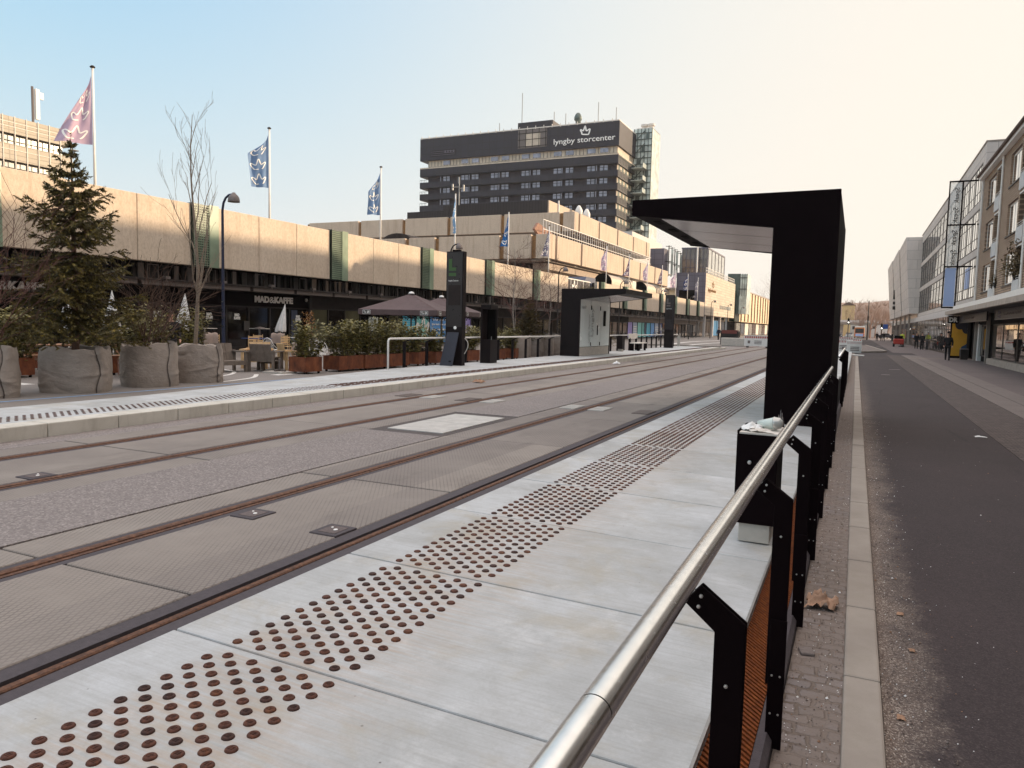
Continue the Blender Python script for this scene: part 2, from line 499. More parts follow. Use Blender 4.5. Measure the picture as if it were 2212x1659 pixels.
simple("concrete_block", (186, 178, 168), .85, 0, .12, 8, .3, 70)
simple("soil", (52, 42, 34), .95, 0, .3, 20, .4, 60)
simple("trunk_spruce", (112, 84, 68), .9, 0, .3, 30, .4, 60)
simple("ochre_wall", (206, 178, 130), .8, 0, .06, 3)
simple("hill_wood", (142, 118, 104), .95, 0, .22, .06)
simple("bus_glass", (44, 40, 42), .15, 0, .2, 3)
simple("car_silver", (178, 176, 176), .3, .6, .05, 3)
simple("sky_blue_sign", (48, 92, 176), .5, 0, .05, 3)
simple("white_grey_wall", (196, 188, 178), .85, 0, .12, .4)
simple("shelter_glass", (222, 232, 230), .25, 0, .05, .5, 0, 60, .7)
simple("print_grey", (150, 156, 156), .4, 0, .05, 3)
simple("chimney", (120, 96, 84), .9, 0, .2, 5)
leaf_mat("spruce_needles", (48, 44, 22), (82, 73, 34), (116, 100, 48), 5)
leaf_mat("spruce_tip", (84, 74, 32), (122, 106, 46), (150, 130, 60), 5)
leaf_mat("laurel_leaf", (66, 64, 30), (110, 102, 50), (160, 144, 74), 9)
leaf_mat("laurel_leaf_pale", (92, 92, 58), (134, 128, 84), (176, 168, 118), 9)  # paler laurel leaf colour, mixed in at random
leaf_mat("dry_leaf", (120, 80, 42), (160, 112, 60), (190, 146, 84), 9)
leaf_mat("evergreen_leaf", (44, 36, 18), (78, 62, 28), (112, 90, 42), 4)
glass_dark("shop_glass", (40, 33, 30), .05, 0, .7)
glass_dark("cafe_glass", (20, 16, 17), .06, 0, .6)
glass_dark("olive_glass", (104, 100, 76), .1, 0, .5)
glass_dark("mirror_glass", (226, 222, 218), .03, .92, .8)
glass_dark("street_mirror", (150, 132, 116), .02, .9, .8)
glass_dark("tower_glass", (166, 164, 178), .1, .3, .6)
glass_dark("green_glass", (146, 164, 140), .25, .0, .5)
glass_dark("green_louvre", (30, 46, 36), .35, .0, .4)
glass_dark("stair_glass", (222, 232, 224), .25, .0, .5)
glass_dark("stair_glass_pale", (222, 228, 218), .2, .2, .5)
glass_dark("pale_glass", (206, 206, 200), .1, .3, .6)
glass_dark("soffit_mirror", (150, 138, 138), .16, .85, .6)
glass_dark("grey_glass", (120, 114, 112), .1, .4, .6)
panel_mat("concrete_cladding", (204, 194, 186), 2.4, 1.25, (132, 122, 116, 1), .07, 'xy', .8, .014)
panel_mat("stone_cladding", (196, 182, 164), 2.2, .5, (150, 134, 118, 1), .12, 'yz', .75, .03)
panel_mat("stone_cladding_front", (104, 100, 112), 1.5, 1.0, (76, 72, 82, 0), .06, 'xz', .6, .04)
panel_mat("beige_cladding", (178, 168, 152), 3.2, .55, (150, 140, 126, 0), .05, 'xy', .7, .05)
panel_mat("fin_cladding", (220, 200, 168), 40, 3.4, (200, 160, 100, 0), .05, 'yz', .8, .02)
panel_mat("corrugated_dark", (42, 34, 36), .45, 60, (34, 28, 28, 0), .1, 'xy', .7, .1)
panel_mat("corrugated_light", (196, 178, 158), .35, 60, (160, 142, 124, 0), .06, 'xy', .7, .08)
panel_mat("tower_panels", (42, 38, 48), 1.75, 1.5, (36, 31, 34, 0), .13, 'xy', .55, .06, .1)
simple("cover_steel", (182, 178, 172), .65, .0, .16, 5, .2, 90)

# ------------------------------------------------------------------ helpers
def tag(o, label=None, cat=None, group=None, kind=None):
    if label: o["label"] = label
    if cat: o["category"] = cat
    if group: o["group"] = group
    if kind: o["kind"] = kind
    return o

def T(name, label, cat, loc=(0, 0, 0), rotz=0., group=None):
    o = bpy.data.objects.new(name, None)
    o.empty_display_size = .2
    COL.objects.link(o)
    o.location = loc
    o.rotation_euler = (0, 0, rotz)
    return tag(o, label, cat, group)

class MB:
    def __init__(s): s.v = []; s.f = []; s.mi = []; s.m = 0
    def quad(s, *p):
        i = len(s.v); s.v += [tuple(q) for q in p]; s.f.append(tuple(range(i, i + len(p)))); s.mi.append(s.m); return s
    def box(s, x0, y0, z0, x1, y1, z1):
        if x0 > x1: x0, x1 = x1, x0
        if y0 > y1: y0, y1 = y1, y0
        if z0 > z1: z0, z1 = z1, z0
        i = len(s.v)
        s.v += [(x0, y0, z0), (x1, y0, z0), (x1, y1, z0), (x0, y1, z0), (x0, y0, z1), (x1, y0, z1), (x1, y1, z1), (x0, y1, z1)]
        for q in ((0, 3, 2, 1), (4, 5, 6, 7), (0, 1, 5, 4), (1, 2, 6, 5), (2, 3, 7, 6), (3, 0, 4, 7)):
            s.f.append(tuple(i + k for k in q)); s.mi.append(s.m)
        return s
    def add(s, verts, faces):
        i = len(s.v); s.v += [tuple(q) for q in verts]
        for q in faces: s.f.append(tuple(i + k for k in q)); s.mi.append(s.m)
        return s
    def xf(s, M, start=0):
        for k in range(start, len(s.v)): s.v[k] = tuple(M @ Vector(s.v[k]))
        return s
    def obox(s, c, sx, sy, sz, rot=None):
        k = len(s.v)
        s.box(-sx / 2, -sy / 2, -sz / 2, sx / 2, sy / 2, sz / 2)
        M = Matrix.Translation(c)
        if rot is not None: M = M @ (rot.to_4x4() if isinstance(rot, Matrix) else Matrix.Rotation(rot, 4, 'Z'))
        return s.xf(M, k)
    def prism(s, poly, axis, a, b):
        """poly in (x,z) for axis y, (y,z) for axis x, (x,y) for axis z; order free"""
        n = len(poly)
        def P(p, t): return (p[0], t, p[1]) if axis == 'y' else (t, p[0], p[1]) if axis == 'x' else (p[0], p[1], t)
        i = len(s.v)
        s.v += [P(p, a) for p in poly] + [P(p, b) for p in poly]
        s.f.append(tuple(i + k for k in range(n))); s.mi.append(s.m)
        s.f.append(tuple(i + n + k for k in reversed(range(n)))); s.mi.append(s.m)
        for k in range(n):
            j = (k + 1) % n
            s.f.append((i + k, i + n + k, i + n + j, i + j)); s.mi.append(s.m)
        return s
    def tube(s, pts, r, n=8, cap=True):
        pts = [Vector(p) for p in pts]
        rs = r if isinstance(r, (list, tuple)) else [r] * len(pts)
        i0 = len(s.v); m = len(pts)
        ref = None
        for k, p in enumerate(pts):
            d = (pts[min(k + 1, m - 1)] - pts[max(k - 1, 0)])
            if d.length < 1e-9: d = Vector((0, 0, 1))
            d.normalize()
            if ref is None:
                a = Vector((0, 0, 1)) if abs(d.z) < .9 else Vector((1, 0, 0))
                ref = a
            u = ref - d * ref.dot(d)
            if u.length < 1e-6: u = d.orthogonal()
            u.normalize(); ref = u
            v = d.cross(u)
            for q in range(n):
                a = 2 * PI * q / n
                s.v.append(tuple(p + (u * math.cos(a) + v * math.sin(a)) * rs[k]))
        for k in range(m - 1):
            for q in range(n):
                a = i0 + k * n + q; b = i0 + k * n + (q + 1) % n
                s.f.append((a, b, b + n, a + n)); s.mi.append(s.m)
        if cap:
            s.f.append(tuple(i0 + q for q in reversed(range(n)))); s.mi.append(s.m)
            s.f.append(tuple(i0 + (m - 1) * n + q for q in range(n))); s.mi.append(s.m)
        return s
    def lathe(s, prof, c=(0, 0, 0), n=16, sq=0.):
        i0 = len(s.v)
        for r, z in prof:
            for q in range(n):
                a = 2 * PI * q / n
                s.v.append((c[0] + r * math.cos(a), c[1] + r * math.sin(a), c[2] + z))
        for k in range(len(prof) - 1):
            for q in range(n):
                a = i0 + k * n + q; b = i0 + k * n + (q + 1) % n
                s.f.append((a, b, b + n, a + n)); s.mi.append(s.m)
        s.f.append(tuple(i0 + q for q in reversed(range(n)))); s.mi.append(s.m)
        k = len(prof) - 1
        s.f.append(tuple(i0 + k * n + q for q in range(n))); s.mi.append(s.m)
        return s
    def ball(s, c, rx, ry=None, rz=None, n=12, m=8):
        ry = ry or rx; rz = rz or rx
        i0 = len(s.v)
        for k in range(1, m):
            t = PI * k / m
            for q in range(n):
                a = 2 * PI * q / n
                s.v.append((c[0] + rx * math.sin(t) * math.cos(a), c[1] + ry * math.sin(t) * math.sin(a), c[2] + rz * math.cos(t)))
        s.v.append((c[0], c[1], c[2] + rz)); s.v.append((c[0], c[1], c[2] - rz))
        top = len(s.v) - 2; bot = top + 1
        for q in range(n):
            s.f.append((top, i0 + q, i0 + (q + 1) % n)); s.mi.append(s.m)
            b = i0 + (m - 2) * n
            s.f.append((bot, b + (q + 1) % n, b + q)); s.mi.append(s.m)
        for k in range(m - 2):
            for q in range(n):
                a = i0 + k * n + q; b = i0 + k * n + (q + 1) % n
                s.f.append((a, a + n, b + n, b)); s.mi.append(s.m)
        return s
    def build(s, name, mat, parent=None, smooth=False, world=False, bevel=0., seg=2, recalc=True):
        off = Vector((0, 0, 0))
        if world and parent is not None:
            p = parent
            while p is not None: off += p.location; p = p.parent
        me = bpy.data.meshes.new(name)
        me.from_pydata([(a - off.x, b - off.y, c - off.z) for a, b, c in s.v], [], s.f)
        mats = mat if isinstance(mat, (list, tuple)) else [mat]
        for q in mats: me.materials.append(MATS[q] if isinstance(q, str) else q)
        if len(mats) > 1: me.polygons.foreach_set("material_index", s.mi)
        if recalc:
            b = bmesh.new(); b.from_mesh(me); bmesh.ops.recalc_face_normals(b, faces=b.faces); b.to_mesh(me); b.free()
        if smooth: me.polygons.foreach_set("use_smooth", [True] * len(me.polygons))
        me.update()
        o = bpy.data.objects.new(name, me)
        COL.objects.link(o)
        if parent is not None: o.parent = parent
        if bevel:
            md = o.modifiers.new("bevel", 'BEVEL'); md.width = bevel; md.segments = seg; md.limit_method = 'ANGLE'; md.angle_limit = R_(40)
        return o

def P(name, mb, mat, parent, **k):           # a part in world coordinates
    return mb.build(name, mat, parent, world=True, **k)

def one(name, mb, mat, label, cat, group=None, **k):
    return tag(mb.build(name, mat, **k), label, cat, group)

def struct(name, mb, mat, **k):
    return tag(mb.build(name, mat, **k), kind="structure")

KIDS = {}
def kids(o):
    return [c for c in bpy.data.objects if c.parent is o]

def copy_thing(root, loc, rotz=None, label=None, scale=None, ch=None, group=None):
    def rec(o, parent):
        c = o.copy(); COL.objects.link(c)
        if parent is not None: c.parent = parent
        for k in (ch if (parent is None and ch) else kids(o)): rec(k, c)
        return c
    r = rec(root, None)
    r.location = loc
    if rotz is not None: r.rotation_euler = (0, 0, rotz)
    if scale is not None: r.scale = (scale, scale, scale) if not isinstance(scale, tuple) else scale
    if label: r["label"] = label
    if group: r["group"] = group
    return r

def text_geo(s, size=1., bold=0., depth=.01, sx=1., spacing=1., align='LEFT', res=3):
    cu = bpy.data.curves.new("t", 'FONT')
    cu.body = s; cu.size = size; cu.offset = bold; cu.extrude = depth / 2; cu.resolution_u = res
    cu.align_x = align; cu.space_character = spacing
    o = bpy.data.objects.new("t", cu)
    COL.objects.link(o)
    dg = bpy.context.evaluated_depsgraph_get()
    me = bpy.data.meshes.new_from_object(o.evaluated_get(dg))
    v = [(q.co.x * sx, q.co.y, q.co.z) for q in me.vertices]
    f = [tuple(p.vertices) for p in me.polygons]
    bpy.data.objects.remove(o); bpy.data.curves.remove(cu); bpy.data.meshes.remove(me)
    return v, f

def put_text(mb, s, origin, right, up, size, width=None, **k):
    v, f = text_geo(s, size, **k)
    right = Vector(right).normalized(); up = Vector(up).normalized(); n = right.cross(up)
    if width:
        x0 = min(q[0] for q in v); x1 = max(q[0] for q in v)
        kx = width / (x1 - x0); v = [((q[0] - x0) * kx, q[1], q[2]) for q in v]
    o = Vector(origin)
    mb.add([o + right * q[0] + up * q[1] + n * q[2] for q in v], f)
    return mb

CROWN = [(.52, .03), (.27, .0), (.16, .16), (.04, .42), (.0, .58), (.07, .66), (.2, .55), (.33, .42), (.4, .55), (.5, .97), (.57, .97), (.66, .62), (.72, .48), (.84, .58), (.97, .7), (1.0, .6), (.93, .4), (.83, .15), (.74, .04)]
CROWN_CLOSED = [(.2, .1), (.78, .02), (.86, .1), (.96, .5), (.92, .62), (.68, .46), (.58, .52), (.5, .95), (.44, .95), (.32, .55), (.22, .5), (.04, .64), (.02, .52), (.14, .3)]
def smooth_line(pts, sub=4, closed=False):
    out = []; n = len(pts)
    rng = range(n) if closed else range(n - 1)
    for i in rng:
        p0 = pts[(i - 1) % n] if closed or i > 0 else pts[0]
        p1 = pts[i]; p2 = pts[(i + 1) % n]
        p3 = pts[(i + 2) % n] if closed or i + 2 < n else pts[-1]
        for k in range(sub):
            t = k / sub
            out.append(tuple(.5 * (2 * b + (c - a) * t + (2 * a - 5 * b + 4 * c - d) * t * t + (3 * b - a - 3 * c + d) * t ** 3) for a, b, c, d in zip(p0, p1, p2, p3)))
    if not closed: out.append(tuple(pts[-1]))
    return out

def ribbon(mb, pts, wd, F, closed=False):
    """flat stroke along 2-D pts; F maps (x, y, side) to 3-D on the front (side=1) face"""
    n = len(pts); L_ = []
    for i in range(n):
        a = Vector(pts[(i - 1) % n] if closed or i else pts[0]); b = Vector(pts[(i + 1) % n] if closed or i < n - 1 else pts[-1])
        d = (b - a)
        d = d.normalized() if d.length > 1e-9 else Vector((1, 0))
        q = Vector((-d.y, d.x)) * wd / 2
        p = Vector(pts[i]); L_.append((p + q, p - q))
    for i in range(n if closed else n - 1):
        a, b = L_[i]; c, d = L_[(i + 1) % n]
        mb.quad(F(*a), F(*b), F(*d), F(*c))
    return mb

def rot_between(d):
    return Vector(d).to_track_quat('Z', 'Y').to_matrix()

# skinned figure --------------------------------------------------------
def skin_obj(name, nodes, edges, mat, parent, root=0, sub=2):
    me = bpy.data.meshes.new(name)
    me.from_pydata([n[0] for n in nodes], edges, [])
    o = bpy.data.objects.new(name, me)
    COL.objects.link(o)
    o.parent = parent
    o.modifiers.new("skin", 'SKIN').use_smooth_shade = True
    sv = me.skin_vertices[0].data if me.skin_vertices else None
    if sv is None:
        b = bmesh.new(); b.from_mesh(me); b.verts.layers.skin.verify(); b.to_mesh(me); b.free()
        sv = me.skin_vertices[0].data
    for i, n in enumerate(nodes):
        r = n[1]
        sv[i].radius = r if isinstance(r, tuple) else (r, r)
        sv[i].use_root = (i == root)
    md = o.modifiers.new("sub", 'SUBSURF'); md.levels = sub; md.render_levels = sub
    me.materials.append(MATS[mat])
    return o

def person(label, loc, rotz, h=1.76, coat="cloth_dark", legs="cloth_dark", stride=.2, hat=None, group=None, name="person", armbend=.12):
    """walking or standing figure facing -Y before rotation"""
    t = T(name, label, "person", loc, rotz, group)
    k = h / 1.76
    s = stride
    hip = .9
    N = [((0, 0, .95), (.13, .1)), ((0, 0, 1.12), (.13, .1)), ((0, 0, 1.34), (.15, .1)), ((0, 0, 1.47), (.07, .065)), ((0, -.015, 1.56), (.055, .06)), ((0, -.03, 1.66), (.075, .095)), ((0, -.02, 1.74), (.055, .07)),
         ((.18, 0, 1.41), .055), ((.24, .02, 1.15), .042), ((.23, -armbend, .92), .034), ((.22, -armbend - .05, .83), .03),
         ((-.18, 0, 1.41), .055), ((-.24, .02, 1.15), .042), ((-.23, -armbend, .92), .034), ((-.22, -armbend - .05, .83), .03),
         ((.09, 0, .88), .085), ((.1, -s * .55, .48), .058), ((.1, -s, .08), .04), ((.1, -s - .14, .04), .035),
         ((-.09, 0, .88), .085), ((-.1, s * .3, .48), .058), ((-.1, s, .1), .04), ((-.1, s - .12, .05), .035)]
    E_ = [(0, 1), (1, 2), (2, 3), (3, 4), (4, 5), (5, 6), (2, 7), (7, 8), (8, 9), (9, 10), (2, 11), (11, 12), (12, 13), (13, 14), (0, 15), (15, 16), (16, 17), (17, 18), (0, 19), (19, 20), (20, 21), (21, 22)]
    sc = lambda q, g=0: [(tuple(c * k for c in p), tuple((x + g) * k for x in r) if isinstance(r, tuple) else (r + g) * k) for p, r in q]
    skin_obj("body", sc(N), E_, "skin", t)
    ci = [0, 1, 2, 7, 8, 9, 11, 12, 13]
    cn = [N[i] for i in ci]
    cn[0] = ((0, 0, .86), (.17, .13)); cn[1] = (cn[1][0], (.16, .12)); cn[2] = (cn[2][0], (.17, .12))
    cn.append(((0, 0, 1.45), (.1, .08)))
    ce = [(0, 1), (1, 2), (2, 3), (3, 4), (4, 5), (2, 6), (6, 7), (7, 8), (2, 9)]
    skin_obj("coat", sc(cn, .018), ce, coat, t)
    li = [0, 15, 16, 17, 18, 19, 20, 21, 22]
    ln = [N[i] for i in li]; ln[0] = ((0, 0, .92), (.13, .1))
    le = [(0, 1), (1, 2), (2, 3), (3, 4), (0, 5), (5, 6), (6, 7), (7, 8)]
    skin_obj("trousers", sc(ln, .014), le, legs, t)
    fm = MB()
    fm.ball((0, -.125 * k, 1.655 * k), .014 * k, .022 * k, .022 * k, 8, 6)
    for q in (-1, 1):
        fm.ball((q * .088 * k, -.02 * k, 1.655 * k), .014 * k, .022 * k, .03 * k, 8, 6)
    fm.build("nose_and_ears", "skin", t, smooth=True)
    em = MB()
    for q in (-1, 1): em.ball((q * .032 * k, -.113 * k, 1.685 * k), .012 * k, .008 * k, .008 * k, 8, 6)
    em.box(-.025 * k, -.122 * k, 1.605 * k, .025 * k, -.108 * k, 1.612 * k)
    em.build("eyes_and_mouth", "hair_dark", t)
    if hat:
        hb = MB(); hb.lathe([(.155, 1.735), (.16, 1.745), (.1, 1.755), (.098, 1.83), (.07, 1.855), (.0, 1.85)], (0, -.025, 0), 18)
        for i in range(len(hb.v)): hb.v[i] = tuple(c * k for c in hb.v[i])
        hb.build("hat", hat, t, smooth=True)
    else:
        hb = MB(); hb.ball((0, -.005 * k, 1.715 * k), .088 * k, .098 * k, .08 * k, 12, 8)
        hb.build("hair", "hair_dark", t, smooth=True)
    return t

# ================================================================== GROUND
GY0, GY1 = -6.0, 420.0
m = MB(); m.quad((-1500, -300, -.6), (1500, -300, -.6), (1500, 2500, -.6), (-1500, 2500, -.6))
struct("ground", m, "far_ground")
# plaza left of the far platform, reaching under the buildings
m = MB(); m.box(-90, GY0, -.5, -12.3, 60, 0.0); m.box(-90, 60, -.5, -9.2, 140, -.004); m.box(-90, 140, -.5, -4, GY1, -.008)
struct("plaza", m, "plaza_asphalt")
# bed below the track slabs (seen only in the joints)
m = MB(); m.box(-9.25, GY0, -.5, -2.72, GY1, -.07)
struct("track_bed", m, "patch_asphalt")

rust_mat('groove_rust', (30, 17, 12), (48, 28, 19), (66, 40, 26), 20)
RAILX = (-8.22, -6.86, -4.56, -3.17)
# concrete track slabs; joints every 2.95 m
m = MB()
y = GY0 + .02
js = []
k = -3
while True:
    ya = 2.95 + 2.95 * k
    yb = ya + 2.95
    if ya > 150: break
    g = .012
    e = random.uniform(-.003, .003)
    for xa, xb in ((-8.78, -8.355), (-8.085, -6.995), (-6.725, -6.32), (-5.08, -4.695), (-4.425, -3.33)):
        m.box(xa, ya + g, -.3, xb, yb - g, -.004 + e)
    k += 1
m.box(-8.78, 150, -.3, -8.34, GY1, -.004); m.box(-8.1, 150, -.3, -6.98, GY1, -.004); m.box(-6.74, 150, -.3, -6.32, GY1, -.004)
m.box(-5.08, 150, -.3, -4.68, GY1, -.004); m.box(-4.44, 150, -.3, -3.3, GY1, -.004)
struct("track_slabs", m, "track_slab_concrete", bevel=.006, seg=1)
m = MB()
m.box(-9.24, GY0, -.3, -8.79, GY1, -.008)
m.box(-6.31, GY0, -.3, -5.09, 8.72, .001); m.box(-6.31, 11.3, -.3, -5.09, GY1, .001)
struct("asphalt_strip", m, "track_asphalt")
m = MB()
m.box(-6.31, 8.73, -.3, -5.09, 11.29, -.006)
struct("asphalt_patch", m, "patch_asphalt")

# rails: rubber side filler, rusty head and check groove
def rail_mb(x):
    a = MB()
    a.prism([(x - .03, -.2), (x - .03, -.012), (x - .022, .0), (x + .022, .0), (x + .03, -.012), (x + .03, -.2)], 'y', GY0, GY1)
    a.box(x + .062, GY0, -.2, x + .085, GY1, -.012)
    return a
names = ["rusty rail beside the far platform kerb", "second rail of the far track, nearest the coarse asphalt strip", "orange rusty rail of the near track, left one of its pair", "dark grooved rail running along the near platform edge"]
for i, x in enumerate(RAILX):
    t = T("tram_rail", names[i], "rail", (x, 0, 0), 0, "tram rails")
    a = MB()
    if i < 3:
        a.prism([(x - .062, -.2), (x - .062, -.006), (x - .05, .002), (x - .012, .004), (x + .008, -.002), (x + .014, -.02), (x + .030, -.02), (x + .034, -.004), (x + .062, -.006), (x + .062, -.2)], 'y', GY0, GY1)
    else:
        a.prism([(x + .012, -.2), (x + .012, -.004), (x + .02, .002), (x + .05, .001), (x + .058, -.006), (x + .058, -.2)], 'y', GY0, GY1)
    P("rail_head", a, "rail_rust", t, smooth=False)
    for xa, xb in (((x - .132, x - .063), (x + .063, x + .132)) if i < 3 else ((x - .157, x - .046), (x + .059, x + .45))):
        a = MB(); a.box(xa, GY0, -.3, xb, GY1, -.010)
        P("rubber_filler", a, "rail_rubber", t)
    if i == 3:
        a = MB(); a.box(x - .045, GY0, -.3, x + .011, GY1, -.05)
        P("groove", a, "groove_rust", t)
# outside strip between grooved rail and platform

# covers and boxes set in the track
t = T("access_cover", "large pale steel cover plate between the two tracks", "cover", (-5.7, 10, 0))
a = MB(); a.box(-6.13, 8.98, -.05, -5.2, 9.98, .008); a.box(-6.13, 10.0, -.05, -5.2, 11.0, .008)
P("plate", a, "cover_steel", t, bevel=.004)
def junction(x, y, label):
    t = T("junction_box", label, "junction box", (x, y, 0), 0, "rail junction boxes")
    a = MB(); a.box(x - .12, y - .13, -.04, x + .12, y + .13, .004)
    P("lid", a, "rail_rubber", t, bevel=.006)
    a = MB(); a.box(x - .07, y - .09, -.02, x + .08, y + .08, .007)
    P("inset", a, "pavement", t)
    a = MB(); a.lathe([(.016, .006), (.016, .012), (.0, .013)], (x + .03, y - .01, 0), 10)
    P("bolt", a, "sign_white", t)
    a = MB(); a.lathe([(.009, .006), (.009, .012), (.0, .013)], (x - .03, y + .03, 0), 8)
    P("bolt", a, "sign_white", t)
junction(-3.45, 4.36, "dark box lid beside the grooved rail at the near platform")
junction(-4.29, 4.42, "dark box lid beside the orange rusty rail")
junction(-7.06, 4.46, "dark box lid beside the second rail of the far track")
for i, (x, lab) in enumerate(((-8.55, "between far kerb and the far rail"), (-7.95, "just right of the far rail"), (-7.12, "just left of the second rail"), (-6.56, "just right of the second rail"), (-4.86, "just left of the orange rail"), (-4.3, "just right of the orange rail"), (-3.46, "just left of the grooved rail"))):
    a = MB(); a.box(x - .15, 13.0, -.03, x + .15, 13.62, .006)
    for q in range(5): a.box(x - .12 + q * .055, 13.04, .006, x - .095 + q * .055, 13.58, .01)
    one("drain_grate", a, "cover_steel" if i in (1, 3, 4, 5) else "paving_slabs", "small pale ribbed plate in the track " + lab, "drain cover", "ribbed plates across the track")

# ------------------------------------------------------------------ near platform
ZE = .15; SL = .024                       # height at the track edge, fall towards the railing
def zp(x): return ZE - SL * (x + 2.72)
m = MB()
JY = [2.32 + 1.27 * k for k in range(-6, 20)]
for a_, b_ in zip(JY[:-1], JY[1:]):
    g = .006; e = random.uniform(-.0015, .0015)
    m.add([(-2.72, a_ + g, zp(-2.72) + e), (-.42, a_ + g, zp(-.42) + e), (-.42, b_ - g, zp(-.42) + e), (-2.72, b_ - g, zp(-2.72) + e),
           (-2.72, a_ + g, -.3), (-.42, a_ + g, -.3), (-.42, b_ - g, -.3), (-2.72, b_ - g, -.3)],
          [(0, 1, 2, 3), (7, 6, 5, 4), (0, 4, 5, 1), (1, 5, 6, 2), (2, 6, 7, 3), (3, 7, 4, 0)])
struct("platform", m, "platform_concrete", bevel=.008, seg=2)
m = MB(); m.box(-2.70, -5, -.3, -.44, 26.4, .05)
struct("platform_base", m, "patch_asphalt")
m = MB()
m.box(-2.71, 26.45, -.3, -.2, 60, .1)
struct("platform_far_end", m, "platform_concrete")

# tactile studs
ts = T("tactile_paving", "field of rusty round studs set in the near platform", "tactile paving", (-2.1, 2, zp(-2.1)))
def stud_geo(mb, x, y, r, n=12, hh=.006):
    z = zp(x)
    mb.lathe([(r, -.004), (r, hh * .5), (r * .82, hh * 1.4), (0, hh * 1.6)], (x, y, z), n)
sm = []
for v in ("stud_rust", "stud_rust_orange", "stud_rust_dark"):
    a = MB(); a.lathe([(.023, -.004), (.023, .001), (.0222, .0045), (.0195, .0075), (.014, .0092), (.012, .0082), (.0, .0086)], (0, 0, 0), 18)
    for q in (-1, 0, 1): a.box(-.010, q * .006 - .0013, .007, .010, q * .006 + .0013, .0102)
    sm.append(a.build("stud", v, ts, smooth=False))
pts = []
for j, (a_, b_) in enumerate(zip(JY[:-1], JY[1:])):
    if b_ < .7 or a_ > 9.5: continue
    for c in range(10):
        for r in range(12):
            pts.append((-2.385 + c * .0645, a_ + .04 + (c * .0517 + r * .1) % 1.2))
cx = Matrix(_rows)
def near_key(p):
    return (p[0] ** 2 + p[1] ** 2)
def in_view(p):
    d = cx.transposed() @ (Vector((p[0], p[1], zp(p[0]))) - Vector((0, 0, 1.56)))
    if d.z >= -.1: return False
    return -1106 - 20 < 1600 * d.x / -d.z < 1126 and -840 < 1600 * d.y / -d.z < 840
vis = sorted([p for p in pts if in_view(p)], key=near_key)
for i, p in enumerate(vis[:100]):
    v = random.choice((0, 0, 0, 0, 1, 2, 2))
    if i < 3: o = sm[i]
    else: o = sm[v].copy(); COL.objects.link(o); o.parent = ts
    o.location = (p[0] + 2.1, p[1] - 2, zp(p[0]) - zp(-2.1))
rest = [p for p in pts if p not in set(vis[:100])]
a = MB()
for p in rest:
    a.m = random.choice((0, 0, 0, 1, 2, 2))
    stud_geo(a, p[0], p[1], .0225, 9)
tag(P("far_studs", a, ["stud_rust", "stud_rust_orange", "stud_rust_dark"], ts), kind="stuff")
# rust bleeding from the studs: thin stains of their own shape are in the platform; guidance bars further on
a = MB()
y = 9.75
while y < 26:
    for c in range(10):
        x = -2.385 + c * .0645
        off = .2 if c % 2 else 0
        z = zp(x)
        a.box(x - .014, y + off, z - .004, x + .014, y + off + .34, z + .005)
    y += .405
one("guidance_bars", a, ["stud_rust"], "lengthwise rusty guidance bars on the platform beyond the studs", "tactile paving")

# brown stains on the platform by the studs
def blob(cx_, cy_, r, z, n=18, sq=1.):
    pts = []
    ph = random.random() * 9
    for k in range(n):
        a = 2 * PI * k / n
        rr = r * (.75 + .5 * mnoise.noise(Vector((math.cos(a) * 1.3 + ph, math.sin(a) * 1.3, ph))))
        pts.append((cx_ + rr * math.cos(a) * sq, cy_ + rr * math.sin(a), z))
    return pts
# ------------------------------------------------------------------ gutter right of the platform
m = MB()
m.add([(-.42, -5, .04), (-.42, 26.4, .04), (-.27, 26.4, -.05), (-.27, -5, -.05), (-.42, -5, -.3), (-.42, 26.4, -.3)],
      [(0, 1, 2, 3)])
y = -1.
a = MB()
while y < 9:
    a.add([(-.417, y, .055), (-.417, y + .016, .055), (-.272, y + .016, -.035), (-.272, y, -.035), (-.417, y, .04), (-.417, y + .016, .04), (-.272, y + .016, -.05), (-.272, y, -.05)],
          [(0, 1, 2, 3), (0, 4, 5, 1), (2, 6, 7, 3), (0, 3, 7, 4), (1, 5, 6, 2)])
    y += .032
t = T("rusty_grating", "orange rusty ribbed steel channel along the platform edge below the railing", "grating", (-.34, 4, 0))
P("bed", m, "dark_void", t); P("rib", a, "grate_rust", t)
a = MB(); a.prism([(-.422, .04), (-.412, .108), (-.424, .108)], 'y', -5, 26.4)
P("steel_lip", a, "galvanised", t)
m = MB(); m.prism([(-.27, -.4), (-.27, -.04), (-.235, -.03), (-.215, -.06), (-.21, -.4)], 'y', -5, 26.5)
struct("gutter_kerb", m, "rail_rubber")
m = MB(); m.box(-.21, GY0, -.5, .035, 64, -.1)
struct("sett_strip", m, "granite_setts")
m = MB()
y = -5.2
while y < 64:
    m.box(.035, y + .005, -.5, .195, y + .995, -.078 + random.uniform(-.003, .003)); y += 1.0
struct("kerb", m, "kerb_concrete", bevel=.012, seg=2)
m = MB(); m.box(.2, GY0, -.5, 7.4, 330, -.12)
struct("road", m, "road_asphalt")
m = MB()
for k in range(5200):
    y = 1.5 + random.random() ** 1.6 * 14
    if random.random() < .5: x = .2 + abs(random.gauss(0, .17)); z = -.117
    else: x = random.uniform(-.2, .03); z = -.098
    if random.random() < .10: x = .2 + random.random() * 2.2; z = -.117
    r = random.uniform(.0012, .004) * (2.2 if random.random() < .06 else 1)
    m.m = random.choice((0, 0, 1, 2, 2, 2, 3))
    i = len(m.v)
    m.add([(x - r, y, z), (x, y - r, z), (x + r, y, z), (x, y + r * 1.2, z), (x + r * .2, y, z + r * 1.2)], [(0, 1, 4), (1, 2, 4), (2, 3, 4), (3, 0, 4)])
